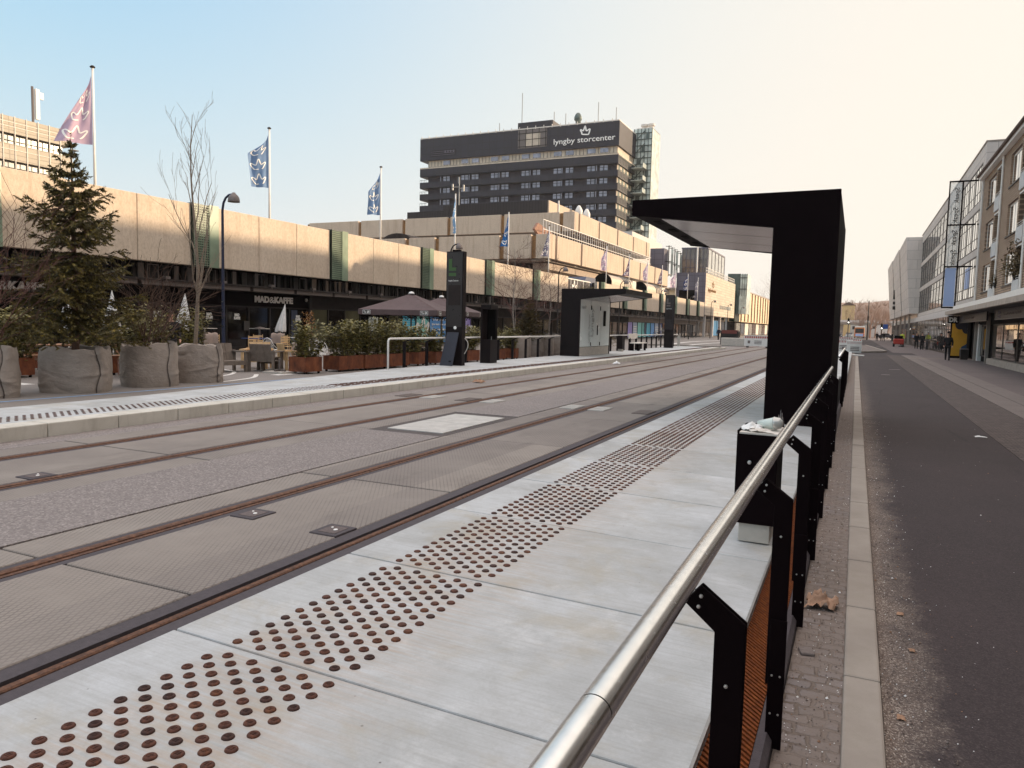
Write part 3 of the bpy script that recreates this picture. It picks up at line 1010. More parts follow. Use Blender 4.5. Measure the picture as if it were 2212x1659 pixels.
tag(m.build("loose_grit", ["paving_slabs", "sign_white", "gritty_soil", "leaf_litter"]), kind="stuff")
a = MB()
for k in range(10):
    pass
# right pavement bands
m = MB(); m.box(2.12, GY0, -.45, 3.15, 63, -.112)
struct("sett_band", m, "band_setts")
m = MB()
for xa, xb in ((3.16, 3.72), (3.74, 4.3)):
    y = GY0
    while y < 63:
        m.box(xa, y + .01, -.45, xb, y + 1.49, -.106); y += 1.5
m.lathe([(.55, -.3), (.55, -.108), (0, -.107)], (3.72, 63.2, 0), 24)
struct("paving", m, "paving_slabs")
m = MB(); m.box(4.31, GY0, -.45, 7.4, 330, -.114); m.box(2.9, 70, -.45, 4.31, 330, -.112)
struct("pavement", m, "pavement")
m = MB(); m.box(1.45, 38, -.2, 1.9, 38.3, -.115); m.box(1.0, 33, -.2, 1.3, 33.25, -.115)
m.box(1.2, 100, -.2, 2.0, 101.2, -.115); m.box(2.3, 100, -.2, 3.1, 101.2, -.115)
struct("road_markings", m, "faded_paint")

# ------------------------------------------------------------------ near railing
rl = T("platform_railing", "long brushed steel handrail on black bent flat posts beside the near platform", "railing", (-.3, 1.6, 0))
TX, TZ, TR = -.303, 1.022, .0262
a = MB(); a.tube([(TX, .2, TZ), (TX, .9535, TZ)], TR, 32, False)
a.tube([(TX, .9565, TZ), (TX, 11.9, TZ)], TR, 32, False)
P("handrail", a, "brushed_steel", rl, smooth=True)
a = MB(); a.tube([(TX, .95, TZ), (TX, .96, TZ)], TR * .93, 24)
P("handrail_joint", a, "dark_void", rl)
def post(y):
    a = MB()
    pr = [(-.253, .16), (-.185, .16), (-.185, .906), (-.286, .981), (-.324, .938), (-.253, .879)]
    a.prism(pr, 'y', y, y + .008)
    a.prism(pr, 'y', y + .018, y + .026)
    o = P("post", a, "black_paint", rl, bevel=.0025, seg=2)
    a = MB(); a.box(-.243, y - .010, -.094, -.181, y - .001, .43)
    P("post_foot", a, "black_paint", o, bevel=.002)
    a = MB(); a.prism([(-.30, .955), (-.318, .93), (-.335, .965), (-.318, 1.004), (-.306, .998)], 'y', y + .009, y + .017)
    P("bracket", a, "brushed_steel", o)
    a = MB()
    for bx, bz in ((-.285, .957), (-.29, .932), (-.222, .76)):
        a.lathe([(.0045, -.001), (.0045, .003), (0, .004)], (0, 0, 0), 8)
        n = len(a.v) - 24
        a.xf(Matrix.Translation((bx, y - .0005, bz)) @ Matrix.Rotation(R_(90), 4, 'X'), n)
    for bx in (-.228, -.198):
        for bz in (.205, .05):
            n = len(a.v)
            a.lathe([(.0042, -.001), (.0042, .003), (0, .004)], (0, 0, 0), 8)
            a.xf(Matrix.Translation((bx, y - .0105, bz)) @ Matrix.Rotation(R_(90), 4, 'X'), n)
    P("bolts", a, "bolt_steel", o)
for k in range(8): post(1.665 + 1.342 * k)
rl2 = T("platform_railing", "short stretch of black post railing beyond the near black shelter", "railing", (-.3, 20, 0))
a = MB(); a.tube([(TX, 17.2, TZ), (TX, 26.3, TZ)], TR, 16)
P("handrail", a, "brushed_steel", rl2, smooth=True)
for k in range(7):
    y = 17.9 + 1.342 * k
    a = MB(); a.prism([(-.253, -.1), (-.185, -.1), (-.185, .906), (-.286, .981), (-.324, .938), (-.253, .879)], 'y', y, y + .02)
    P("post", a, "black_paint", rl2)

# ------------------------------------------------------------------ shelters
def shelter(name, label, x0, sgn, y0, y1, zb, near):
    """x0 = outer back face, roof reaches sgn*3.16 over the platform"""
    t = T(name, label, "shelter", (x0, y0, zb), 0, "tram stop shelters")
    X = lambda d: x0 + sgn * d
    top = zb + 3.54
    if near:
        a = MB(); a.prism([(X(0), zb - .15), (X(0), top), (X(3.16), top - .02), (X(3.16), top - .27), (X(2.98), top - .29), (X(.93), top - .53), (X(.93), zb)], 'y', y0, y0 + .12)
        b = MB(); b.prism([(X(0), zb - .15), (X(0), top), (X(3.16), top - .02), (X(3.16), top - .27), (X(2.98), top - .29), (X(.93), top - .53), (X(.93), zb)], 'y', y1 - .12, y1)
    else:
        pr = [(X(0), zb), (X(0), top - .5), (X(3.0), top - .5), (X(3.0), top - .72), (X(.9), top - .98), (X(.9), zb)]
        top = top - .5
        a = MB(); a.prism(pr, 'y', y0, y0 + .12); b = MB(); b.prism(pr, 'y', y1 - .12, y1)
    for q in (a, b): P("end_frame", q, "black_paint" if near else "black_paint_worn", t, bevel=.006)
    R2 = 3.16 if near else 3.0; F2 = .27 if near else .22; W2 = .93 if near else .9
    a = MB(); a.box(X(0.005), y0 + .12, top - .1, X(R2 - .005), y1 - .12, top - .004)
    a.prism([(X(R2 - .45), top - F2 - .03), (X(R2 - .004), top - F2 + .012), (X(R2 - .004), top - .1), (X(R2 - .45), top - .1)], 'y', y0 + .12, y1 - .12)
    P("roof", a, "black_paint" if near else "black_paint_worn", t)
    a = MB()
    n = 3
    L_ = (y1 - y0 - .24) / n
    zA = top - F2 - .055; zB = top - F2 - .245
    for k in range(n):
        ya = y0 + .12 + k * L_ + .014; yb = ya + L_ - .028
        a.add([(X(R2 - .46), ya, zA), (X(W2), ya, zB), (X(W2), yb, zB), (X(R2 - .46), yb, zA), (X(R2 - .46), ya, zA + .03), (X(W2), ya, zB + .03), (X(W2), yb, zB + .03), (X(R2 - .46), yb, zA + .03)],
              [(0, 1, 2, 3), (4, 7, 6, 5), (0, 4, 5, 1), (1, 5, 6, 2), (2, 6, 7, 3), (3, 7, 4, 0)])
    P("soffit_panel", a, "soffit_mirror", t)
    a = MB(); a.box(X(.004), y0 + .12, zb - .05, X(.06), y1 - .12, top - .1)
    P("back_wall", a, "black_paint", t)
    a = MB(); a.box(X(W2 - .42), y0 + .12, zb, X(W2 - .02), y1 - .12, zb + .4)
    P("plinth", a, "concrete_block", t, bevel=.01)
    n = 3; L_ = (y1 - y0 - .24) / n
    for k in range(n):
        a = MB(); a.box(X(W2 - .05), y0 + .12 + k * L_ + .008, zb + .42, X(W2 - .004), y0 + .12 + (k + 1) * L_ - .008, zB if near else zB)
        P("glass_panel", a, "shelter_glass", t, bevel=.004)
    return t, X, top
sh, X, tp = shelter("tram_shelter", "big black steel shelter on the near platform with a mirrored sloping soffit", -.315, -1, 12.1, 16.9, .12, True)
a = MB()
for k in range(4): a.box(X(2.83), 12.7 + k * 1.1, tp - .296, X(2.95), 13.1 + k * 1.1, tp - .288)
P("downlight", a, "dark_void", sh)
sf, X, tp = shelter("tram_shelter", "black shelter with white frosted glass on the far platform", -12.22, 1, 31.6, 36.2, .165, False)
gx = X(.9) + .002
a = MB(); a.box(gx, 35.05, 1.55, gx + .012, 35.42, 2.3)
P("display_screen", a, "dark_void", sf)
a = MB(); a.box(gx, 34.12, 1.12, gx + .02, 34.2, 1.58)
P("door_handle", a, "black_paint", sf)
a = MB()
put_text(a, "Lyngby Centrum", (gx + .003, 33.05, .78), (0, 0, 1), (0, -1, 0), .3, width=1.3, depth=.004, sx=1)
put_text(a, "Lyngby", (gx + .003, 33.55, 1.05), (0, 0, 1), (0, -1, 0), .5, width=1.35, depth=.004)
put_text(a, "lyngby 30", (gx + .003, 31.85, 2.34), (0, 1, 0), (0, 0, 1), .18, width=.62, depth=.004)
P("lettering", a, "print_grey", sf)
a = MB()
for yy in (33.2, 34.55): a.box(gx, yy - .03, .62, gx + .02, yy + .03, .78); a.box(gx, yy - .03, 2.3, gx + .02, yy + .03, 2.5)
P("hinge", a, "black_paint", sf)

# ------------------------------------------------------------------ near litter bin
zb = .105
t = T("litter_bin", "black box litter bin on a concrete foot behind the handrail, rubbish on top", "litter bin", (-.56, 5.25, zb))
a = MB(); a.box(-.665, 5.22, zb, -.46, 5.62, .27)
P("foot", a, "concrete_block", t, bevel=.006)
a = MB(); a.box(-.70, 5.2, .235, -.435, 5.66, .85); a.box(-.70, 5.2, .85, -.69, 5.66, .875); a.box(-.70, 5.65, .85, -.435, 5.66, .875)
P("body", a, "black_paint", t, bevel=.004)
a = MB(); a.box(-.687, 5.215, .85, -.438, 5.648, .862)
P("lid", a, "warm_white", t)
a = MB(); a.lathe([(.013, 0), (.013, .005), (.006, .007), (0, .007)], (0, 0, 0), 16); a.xf(Matrix.Translation((-.61, 5.199, .66)) @ Matrix.Rotation(R_(90), 4, 'X'))
P("lock", a, "bolt_steel", t)
# cup, mask, bag on the bin
t = T("plastic_cup", "clear plastic cup with a domed lid lying on the black litter bin", "cup", (-.52, 5.42, .905))
a = MB(); a.lathe([(.03, -.07), (.042, .03), (.043, .04)], (0, 0, 0), 20)
o = a.build("cup", "stair_glass", t, smooth=True); o.rotation_euler = (0, R_(80), R_(-12))
a = MB(); a.lathe([(.047, .04), (.047, .048), (.044, .052), (.036, .08), (.018, .096), (.0, .1)], (0, 0, 0), 20)
o = a.build("dome_lid", "pale_glass", t, smooth=True); o.rotation_euler = (0, R_(80), R_(-12))
def crumple(name, label, cat, c, sx, sy, sz, mat, seed, n=12, fold=1.):
    a = MB(); i0 = 0
    V = []
    for j in range(n + 1):
        for i in range(n + 1):
            u = i / n - .5; v = j / n - .5
            q = mnoise.noise(Vector((u * 4 + seed, v * 4, seed))) ; q2 = mnoise.noise(Vector((u * 9 + seed, v * 9, seed + 5)))
            e = 1 + .35 * mnoise.noise(Vector((u * 3, v * 3, seed + 9)))
            V.append((c[0] + u * sx * e + q2 * sx * .06, c[1] + v * sy * e + q * sy * .08, c[2] + sz * (.45 + .8 * abs(q) * fold + .4 * q2) * max(.05, 1 - 2.0 * (u * u + v * v) * .9)))
    F_ = [(j * (n + 1) + i, j * (n + 1) + i + 1, (j + 1) * (n + 1) + i + 1, (j + 1) * (n + 1) + i) for j in range(n) for i in range(n)]
    a.add(V, F_)
    return one(name, a, mat, label, cat, smooth=True)
crumple("plastic_wrapper", "crumpled white plastic wrapper on the left of the bin lid", "rubbish", (-.62, 5.36, .864), .13, .2, .055, "paper_white", 3.3)
crumple("paper_napkin", "crumpled white napkin at the front edge of the bin lid", "rubbish", (-.55, 5.27, .864), .13, .08, .035, "warm_white", 8.1)
crumple("plastic_film", "thin upright scrap of grey film at the back of the black bin", "rubbish", (-.455, 5.56, .864), .04, .05, .12, "grey_glass", 5.7)
crumple("paper_bag", "crumpled brown paper bag lying against a railing post", "rubbish", (-.1, 4.74, -.1), .17, .13, .10, "paper_bag", 1.9, 16, 1.5)
a = MB(); a.obox((-.143, 4.02, -.093), .07, .085, .02, .25); one("loose_sett", a, "paving_slabs", "pale loose paving stone lying on the setts by the railing foot", "stone", bevel=.008)
for i, (x, y, s) in enumerate(((.27, 3.55, .03), (.33, 4.9, .035), (.36, 4.35, .028), (.26, 2.9, .03))):
    crumple("dry_leaf", ("curled pale leaf on the road beside the kerb, the %s one from the camera" % ("second", "fourth", "third", "nearest")[i]), "leaf", (x, y, -.116), s * 1.1, s * 1.4, .016, "leaf_litter", 11 + i * 3, 6)
crumple("paper_scrap", "white scrap of paper in the road ahead", "rubbish", (1.35, 3.9, -.118), .05, .04, .015, "paper_white", 21, 6)
crumple("paper_scrap", "white scrap of paper far along the dark road by the setts", "rubbish", (1.95, 14.2, -.116), .16, .1, .03, "paper_white", 25, 6)
crumple("dry_leaf", "brown dry leaf on the track at the far platform kerb", "leaf", (-8.95, 17.3, -.006), .3, .28, .12, "leaf_litter", 31, 8)
crumple("paper_ball", "white crumpled paper on the track before the far shelter", "rubbish", (-8.9, 29.6, -.006), .3, .25, .16, "paper_white", 35, 8)

# ================================================================== LEFT: SHOPPING CENTRE
PX = -25.0; PB, PT = 3.66, 6.17
sc = T("shopping_centre", "long low shopping centre with a pale exposed aggregate parapet above dark shopfronts", "building", (-26, 60, 0))
scr = [22.38 + 8.86 * k for k in range(-1, 13)]
def parapet_run(y0, y1):
    """concrete panels between the green screens"""
    segs = []; cur = y0
    for s_ in scr:
        if s_ < y0 - 1.3 or s_ > y1: continue
        segs.append((cur, min(s_, y1))); cur = s_ + 1.3
    if cur < y1: segs.append((cur, y1))
    for a_, b_ in segs:
        if b_ - a_ < .3: continue
        n = max(1, round((b_ - a_) / 2.5)); d = (b_ - a_) / n
        for k in range(n):
            m = MB(); m.box(PX - .35, a_ + k * d + .012, PB, PX, a_ + (k + 1) * d - .012, PT + random.uniform(-.008, .008))
            P("parapet_panel", m, "parapet_aggregate", sc, bevel=.015, seg=1)
parapet_run(4, 66.3); parapet_run(75.0, 135.6)
m = MB(); m.box(PX - .6, 3, PB + .02, PX - .36, 66.3, PT - .1); m.box(PX - .6, 75, PB + .02, PX - .36, 135.6, PT - .1)
P("parapet_backing", m, "dark_louvre", sc)
for i, y in enumerate(scr):
    if 66 < y < 74: continue
    far = y > 75
    pr = .16 if not far else .3
    m = MB(); m.box(PX - .3, y, PB - .02, PX + pr - .04, y + .05, PT + .04); m.box(PX - .3, y + 1.25, PB - .02, PX + pr - .04, y + 1.3, PT + .04); m.box(PX - .3, y + .05, PB - .02, PX - .2, y + 1.25, PT + .03)
    fr = P("screen_frame", m, "green_louvre", sc)
    m = MB(); m.box(PX + pr - .1, y + .06, PB, PX + pr - .08, y + 1.24, PT + .02)
    P("screen_back", m, "green_louvre", fr)
    m = MB()
    for k in range(25):
        z = PB + .02 + (PT - PB) * k / 25
        m.box(PX + pr - .075, y + .02, z, PX + pr - .03, y + .8, z + .036)
    for k in range(9):
        yy = y + .02 + .78 * k / 8
        m.box(PX + pr - .03, yy - .008, PB, PX + pr - .015, yy + .008, PT + .04)
    P("screen_louvre", m, "green_glass", fr)
    m = MB(); m.box(PX + pr - .03, y + .82, PB - .03, PX + pr, y + 1.31, PT + .05)
    P("screen_glass", m, "green_glass", fr)
# dark louvre band under the parapet, ledge, fascia
m = MB(); m.box(-26.2, 3, 2.9, -25.75, 136, PB + .2)
P("louvre_back", m, "dark_void", sc)
m = MB()
y = 8.0; k = 0
while y < 136:
    wd = random.choice((.1, .22, .34, .12, .28))
    m.m = random.choice((0, 0, 1, 1, 2))
    m.box(-25.75, y, 2.98, -25.68 + random.random() * .06, y + wd, PB - .04)
    y += wd + random.choice((.1, .16, .3)); k += 1
P("louvre_fin", m, ["dark_louvre", "dark_frame", "grey_glass"], sc)
y = 9.0
while y < 136:
    m = MB(); m.box(-25.72, y, 3.05, -25.66, y + .04, PB - .08); m.box(-25.72, y + .5, 3.05, -25.66, y + .54, PB - .08); m.box(-25.72, y, PB - .08, -25.66, y + .54, PB - .05)
    P("louvre_bracket", m, "lamp_grey", sc)
    y += 2.95
m = MB(); m.box(-25.9, 3, 2.97, -25.2, 136, 3.03)
P("ledge_rail", m, "dark_frame", sc)
m = MB()
y = 8.5
while y < 136:
    m.box(-26.0, y, 2.78, -25.35, y + 2.75, 2.96); y += 2.95
P("ledge_panel", m, "lamp_grey", sc)
m = MB()
y = 9.4
while y < 136:
    m.box(-25.3, y, 3.03, -25.1, y + .22, 3.13); m.box(-25.22, y + .08, 2.88, -25.16, y + .12, 3.03); y += 2.95
P("spotlight", m, "lamp_grey", sc)
m = MB(); m.box(-27.4, 3, 2.775, -26.0, 136, 2.84)
P("soffit", m, "dark_louvre", sc)
# roof slab of the low block
m = MB(); m.box(-70, 3, 5.4, -25.6, 66.3, 5.5); m.box(-70, 66.3, 3.7, -25.6, 75, 3.8); m.box(-70, 75, 5.4, -25.6, 136, 5.5)
P("roof", m, "soffit_grey", sc)
m = MB(); m.box(-70, 2.9, 0, -25.4, 3, 5.5); m.box(-70, 3, 0, -69.8, 136, 5.5)
P("side_wall", m, "terrace_concrete", sc)
# glazed balustrade in the gap
m = MB()
for k in range(4): m.box(-25.5, 66.5 + k * 1.8, 3.7, -25.46, 68.2 + k * 1.8, 6.0)
P("balustrade_glass", m, "grey_glass", sc)
m = MB(); m.box(-25.55, 66.4, 6.0, -25.42, 74, 6.1)
for k in range(5): m.box(-25.53, 66.4 + k * 1.8, 3.7, -25.44, 66.48 + k * 1.8, 6.0)
P("balustrade_rail", m, "white_paint", sc)
m = MB()
ribbon(m, smooth_line(CROWN_CLOSED, 4, True), .1, lambda x, y: (-25.44, 68.6 + x * 1.3, 4.7 + y * 1.3), True)
P("crown_emblem", m, "sign_white", sc)
m = MB()
m.prism([(73.4, 4.0), (73.4, 6.0), (74.0, 6.65), (77, 6.65), (77, 4.0)], 'x', -28, -25.9)
P("roof_unit", m, "box_blue", sc)
# shopfronts: (y0, y1, glass, fascia)
SX = -26.5
def shopfront(y0, y1, glass, bay=1.5, fascia="dark_frame", z1=2.15, fz=2.77, sill=.12, frame="dark_frame"):
    m = MB(); m.box(SX - .1, y0, z1, SX + .14, y1, fz)
    P("fascia", m, fascia, sc)
    m = MB(); m.box(SX - .1, y0, 0, SX + .08, y1, sill)
    P("sill", m, frame, sc)
    n = max(1, round((y1 - y0) / bay)); d = (y1 - y0) / n
    for k in range(n):
        ya = y0 + k * d; yb = ya + d
        m = MB(); m.box(SX - .06, ya, sill, SX + .06, ya + .08, z1); m.box(SX - .06, ya + .08, z1 - .07, SX + .05, yb, z1); m.box(SX - .06, ya + .08, sill, SX + .05, yb, sill + .06)
        w_ = P("shop_window", m, frame, sc)
        g = glass[k % len(glass)] if isinstance(glass, (list, tuple)) else glass
        m = MB(); m.box(SX - .03, ya + .08, sill + .06, SX - .01, yb, z1 - .07)
        P("pane", m, g, w_)
shopfront(4, 20, "cafe_glass", 1.6, "black_paint", 2.12, 2.77)
shopfront(20, 31.2, "cafe_glass", 1.4, "black_paint", 2.12, 2.77)
m = MB(); m.box(SX - .1, 31.2, 0, SX + .2, 31.42, 2.77)
P("pier", m, "dark_frame", sc)
shopfront(31.42, 40.2, ["olive_glass", "shop_glass", "olive_glass", "cafe_glass", "shop_glass", "olive_glass"], 1.46, "dark_louvre", 2.15, 2.77)
shopfront(40.2, 47, ["teal_print", "mint_print", "azure_print", "azure_print"], 1.7, "dark_louvre", 1.98, 2.77)
shopfront(47, 51.0, ["lilac_print", "lilac_print", "cafe_glass"], 1.33, "dark_louvre", 1.98, 2.77)
shopfront(51.0, 92, "shop_glass", 2.2, "dark_louvre", 2.1, 2.77)
shopfront(92, 110.6, ["lilac_print", "pale_print", "mint_print", "mint_print", "teal_print", "azure_print", "pale_print", "indigo_print"], 2.3, "soffit_grey", 2.2, 2.77)
shopfront(110.6, 136, ["shop_glass", "street_mirror", "shop_glass"], 2.4, "soffit_grey", 2.2, 2.77)
# interior back of the shops
m = MB(); m.box(-27.6, 3, 0, -27.4, 136, 2.7)
P("inner_wall", m, "dark_void", sc)
# window prints
m = MB()
ribbon(m, smooth_line(CROWN, 5), .11, lambda x, y: (SX + .07, 42.0 + x * 1.5, .55 + y * 1.35))
put_text(m, "\u201cIt's good to be", (SX + .07, 43.9, 1.68), (0, 1, 0), (0, 0, 1), .2, width=2.0, bold=.006)
put_text(m, "the last one of it", (SX + .07, 43.9, 1.35), (0, 1, 0), (0, 0, 1), .2, width=2.2, bold=.006)
put_text(m, "open \u00b7 cool times", (SX + .07, 43.9, 1.0), (0, 1, 0), (0, 0, 1), .2, width=2.1, bold=.006)
for k in range(9):
    m.box(SX + .062, 40.45, .5 + k * .15, SX + .068, 41.75, .512 + k * .15)
ribbon(m, smooth_line(CROWN_CLOSED, 3, True), .04, lambda x, y: (SX + .07, 48.55 + x * .42, 1.5 + y * .3), True)
put_text(m, "storcenter", (SX + .07, 48.8, 1.35), (0, 0, -1), (0, 1, 0), .24, width=.9)
ribbon(m, smooth_line(CROWN, 4), .12, lambda x, y: (SX + .07, 108.6 + x * 1.6, .5 + y * 1.4))
for yy in (94.6, 106.3):
    for k in range(4): m.quad((SX + .065, yy, .6 + k * .3), (SX + .065, yy + 1.8, .6 + k * .3), (SX + .065, yy + 1.6, .75 + k * .3), (SX + .065, yy + .2, .75 + k * .3))
P("window_print", m, "sign_white", sc)
m = MB(); m.box(SX + .062, 36.6, .95, SX + .07, 37.6, 1.78)
P("window_poster", m, "stair_glass_pale", sc)
m = MB()
put_text(m, "FIRST", (SX + .073, 36.75, 1.55), (0, 1, 0), (0, 0, 1), .16, width=.7); put_text(m, "Flower", (SX + .073, 36.8, 1.38), (0, 1, 0), (0, 0, 1), .15, width=.62)
P("window_poster_text", m, "steel_green", sc)
m = MB()
for yy, zz, r in ((100.6, 1.75, .5), (100.6, 1.1, .55)):
    n = len(m.v); m.lathe([(r, -.005), (r, .005), (0, .006)], (0, 0, 0), 20); m.xf(Matrix.Translation((SX + .07, yy, zz)) @ Matrix.Rotation(R_(90), 4, 'Y'), n)
P("window_disc", m, "box_blue", sc)
# cafe signs
m = MB()
put_text(m, "MAD", (SX + .16, 27.3, 2.33), (0, 1, 0), (0, 0, 1), .4, width=.98, bold=.022, depth=.03)
put_text(m, "&", (SX + .16, 28.3, 2.31), (0, 1, 0), (0, 0, 1), .44, width=.32, bold=.0, depth=.03)
put_text(m, "KAFFE", (SX + .16, 28.62, 2.33), (0, 1, 0), (0, 0, 1), .4, width=1.34, bold=.022, depth=.03)
P("shop_sign", m, "sign_white", sc)
m = MB()
put_text(m, "MAD", (SX + .16, 14.6, 2.33), (0, 1, 0), (0, 0, 1), .4, width=.95, bold=.022, depth=.03)
put_text(m, "&", (SX + .16, 15.55, 2.31), (0, 1, 0), (0, 0, 1), .44, width=.3, depth=.03)
put_text(m, "KAFFE", (SX + .16, 15.85, 2.33), (0, 1, 0), (0, 0, 1), .4, width=1.3, bold=.022, depth=.03)
P("shop_sign", m, "sign_white", sc)
for yy in (21.7, 24.45, 26.1, 30.3):
    m = MB()
    put_text(m, "MAD", (SX + .07, yy, 1.62), (0, 1, 0), (0, 0, 1), .17, width=.3, bold=.012)
    put_text(m, "KAFFE", (SX + .07, yy - .03, 1.47), (0, 1, 0), (0, 0, 1), .17, width=.38, bold=.012)
    P("window_lettering", m, "sign_white", sc)
m = MB(); m.box(SX + .062, 26.7, .95, SX + .07, 27.05, 1.4)
P("window_menu", m, "grey_glass", sc)
m = MB(); m.ball((SX + .14, 31.0, 2.55), .09)
P("camera_dome", m, "warm_white", sc, smooth=True)
m = MB()
for k in range(4): m.tube([(SX + .0, 23.9 + k * .06, .3), (SX + .0, 23.9 + k * .06, 2.0)], .028, 8)
P("curtain", m, "box_blue", sc); m = MB()
for k in range(9): m.tube([(SX + .0, 30.05 + k * .05, .3), (SX + .0, 30.05 + k * .05, 2.0)], .024, 8)
P("curtain", m, "box_blue", sc)

# ------------------------------------------------------------------ terraced block behind
tb = T("terraced_building", "stepped pale concrete department building rising behind the parapet", "building", (-40, 110, 0))
TC = "terrace_concrete"
def gable_run(y, z0, z1, cuts, xr, name="wall_panel", dy=.5):
    xs = sorted(cuts + [xr])
    for a_, b_ in zip(xs[:-1], xs[1:]):
        m = MB(); m.box(a_ + .28, y, z0, b_ - .28, y + dy, z1)
        P(name, m, TC, tb, bevel=.03, seg=1)
        m = MB(); m.box(a_ - .28, y + .3, z0 + .05, a_ + .28, y + dy + .2, z1 - .12)
        P("niche", m, "niche_brown", tb)
# lower terrace: front at Y 73.7, right face at X -30
gable_run(73.7, 8.6, 11.17, [-62.4, -54, -47.9, -43.9, -35.7, -31.9], -29.72)
def side_run(x, z0, z1, y0, cuts, y1):
    ys = [y0] + cuts + [y1]
    for k in range(len(ys) - 1):
        a_ = ys[k] + (.3 if k else 0); b_ = ys[k + 1] - (.3 if k < len(ys) - 2 else 0)
        m = MB(); m.box(x - .5, a_, z0, x, b_, z1)
        P("wall_panel", m, TC, tb, bevel=.03, seg=1)
        if k:
            m = MB(); m.box(x - .8, ys[k] - .3, z0 + .05, x - .28, ys[k] + .3, z1 - .1)
            P("niche", m, "niche_brown", tb)
side_run(-30, 8.6, 11.2, 74.2, [75.6, 83.8, 92.5, 101.3, 110, 119], 128)
side_run(-35, 14.14, 16.75, 95.0, [96.4, 105.1, 114.3, 123.4, 132], 134.2)
gable_run(94.5, 14.14, 16.72, [-80, -70, -62, -54.3, -45.7, -36.9], -34.72)
m = MB()
m.box(-80, 74.3, 8.4, -30.6, 134, 8.58)
m.box(-80, 75, 10.9, -30.6, 134, 11.0)
m.box(-80, 95.1, 13.95, -35.6, 134, 14.12); m.box(-80, 95.1, 16.4, -35.6, 134, 16.5)
P("roof", m, "soffit_grey", tb)
m = MB(); m.box(-80, 77, 5.5, -33, 134, 8.4); m.box(-80, 98, 11, -38, 134, 14)
P("recessed_wall", m, "dark_louvre", tb)
# glazed storey below the lower terrace (sunlit)
m = MB(); m.box(-32.9, 76, 7.6, -31.0, 134, 8.3)
P("beam", m, "canopy_concrete", tb)
y = 77.0
while y < 126:
    m = MB(); m.box(-32.98, y, 5.5, -32.8, y + 2.0, 7.6)
    w_ = P("window", m, "render_white", tb)
    m = MB(); m.box(-32.8, y + .12, 5.6, -32.76, y + 1.88, 7.5)
    P("pane", m, "pale_glass" if (int(y) % 3) else "stair_glass", w_)
    m = MB(); m.box(-32.6, y - .2, 5.5, -32.3, y + .0, 8.2)
    P("column", m, "tower_pale", tb)
    y += 2.3
# brown brick patches and white railing on the lower terrace
m = MB(); m.prism([(77, 12.2), (79.5, 11.1), (84, 11.1), (84, 12.0), (78, 13.0)], 'x', -33.5, -33.2)
P("brick_screen", m, "red_brick_plain", tb)
m = MB(); m.box(-33.9, 84, 11, -33.6, 106, 12.3)
P("brick_screen", m, "red_brick_plain", tb)
m = MB()
y0_, y1_ = 78.0, 126.0
m.tube([(-32.6, y0_, 13.35), (-32.6, y1_, 13.35)], .05, 6); m.tube([(-32.6, y0_, 12.3), (-32.6, y1_, 12.3)], .045, 6); m.tube([(-32.6, y0_, 11.3), (-32.6, y1_, 11.3)], .04, 6)
y = y0_
while y <= y1_: m.tube([(-32.6, y, 11.0), (-32.6, y, 13.35)], .035, 5); y += .86
P("terrace_railing", m, "white_paint", tb)
# dark corrugated penthouse
m = MB(); m.box(-62.7, 96.5, 16.4, -56.4, 120, 18.0); m.box(-56.4, 96.5, 16.4, -39.8, 122, 18.75)
P("penthouse", m, "corrugated_dark", tb)
m = MB(); m.box(-39.78, 96.6, 16.4, -39.6, 122, 18.75)
P("penthouse_side", m, "corrugated_light", tb)
m = MB(); m.tube([(-39.5, 100, 16.4), (-39.5, 100, 19.2)], .12, 8)
P("roof_post", m, "white_paint", tb)
for q in (0, 1):
    m = MB(); m.lathe([(.3, 0), (.3, .5), (.55, .9), (.55, 1.5), (.3, 2.0), (.15, 2.2)], (-38.6 + .0 * q, 106 + 3.5 * q, 17.2), 14)
    P("roof_vent", m, "white_paint", tb, smooth=True)
m = MB(); m.tube([(-53.5, 96, 18.6), (-53.5, 96, 22.6)], .09, 6)
for z, dx, dy in ((21.2, -1.1, 0), (21.0, .6, .2), (22.2, -.3, .4)):
    m.tube([(-53.5, 96, z), (-53.5 + dx, 96 + dy, z)], .06, 5); m.box(-53.6 + dx, 95.9 + dy, z - .4, -53.4 + dx, 96.1 + dy, z + .5)
P("antenna", m, "galvanised", tb)
# curved skylight on lower roof
m = MB(); m.prism([(-51.5 + 2.2 * math.cos(PI * k / 10), 11.2 + 1.05 * math.sin(PI * k / 10)) for k in range(11)], 'y', 77, 84)
P("skylight", m, "dark_louvre", tb)
# long upper block further back
m = MB(); m.box(-60, 140, 0, -40, 164, 19.8)
P("rear_block", m, "render_white", tb)
# ventilation ducts on the low roof
for i, y in enumerate((83.5, 99.5)):
    t = T("ventilation_duct", ("fat pale metal duct with dark round mouth, %s" % ("beside the blue box" if i == 0 else "above the slim far pylon")), "duct", (-27.2, y, 5.5), 0, "roof ducts")
    m = MB(); m.tube([(-27.2, y + .1, 6.6), (-27.2, y + 9.5, 6.6)], 1.05, 18)
    P("duct", m, "duct_metal", t, smooth=False)
    m = MB(); m.tube([(-27.2, y, 6.6), (-27.2, y + .1, 6.6)], 1.1, 18)
    P("mouth", m, "dark_void", t)
    m = MB()
    for k in range(4): m.tube([(-27.2, y + 5.5 + k * .9, 6.6), (-27.2, y + 5.65 + k * .9, 6.6)], 1.14, 18)
    P("band", m, "galvanised", t)
    m = MB(); m.box(-28.2, y + 9.5, 5.5, -26.3, y + 11.2, 7.4)
    P("fan_box", m, "warm_white", t)

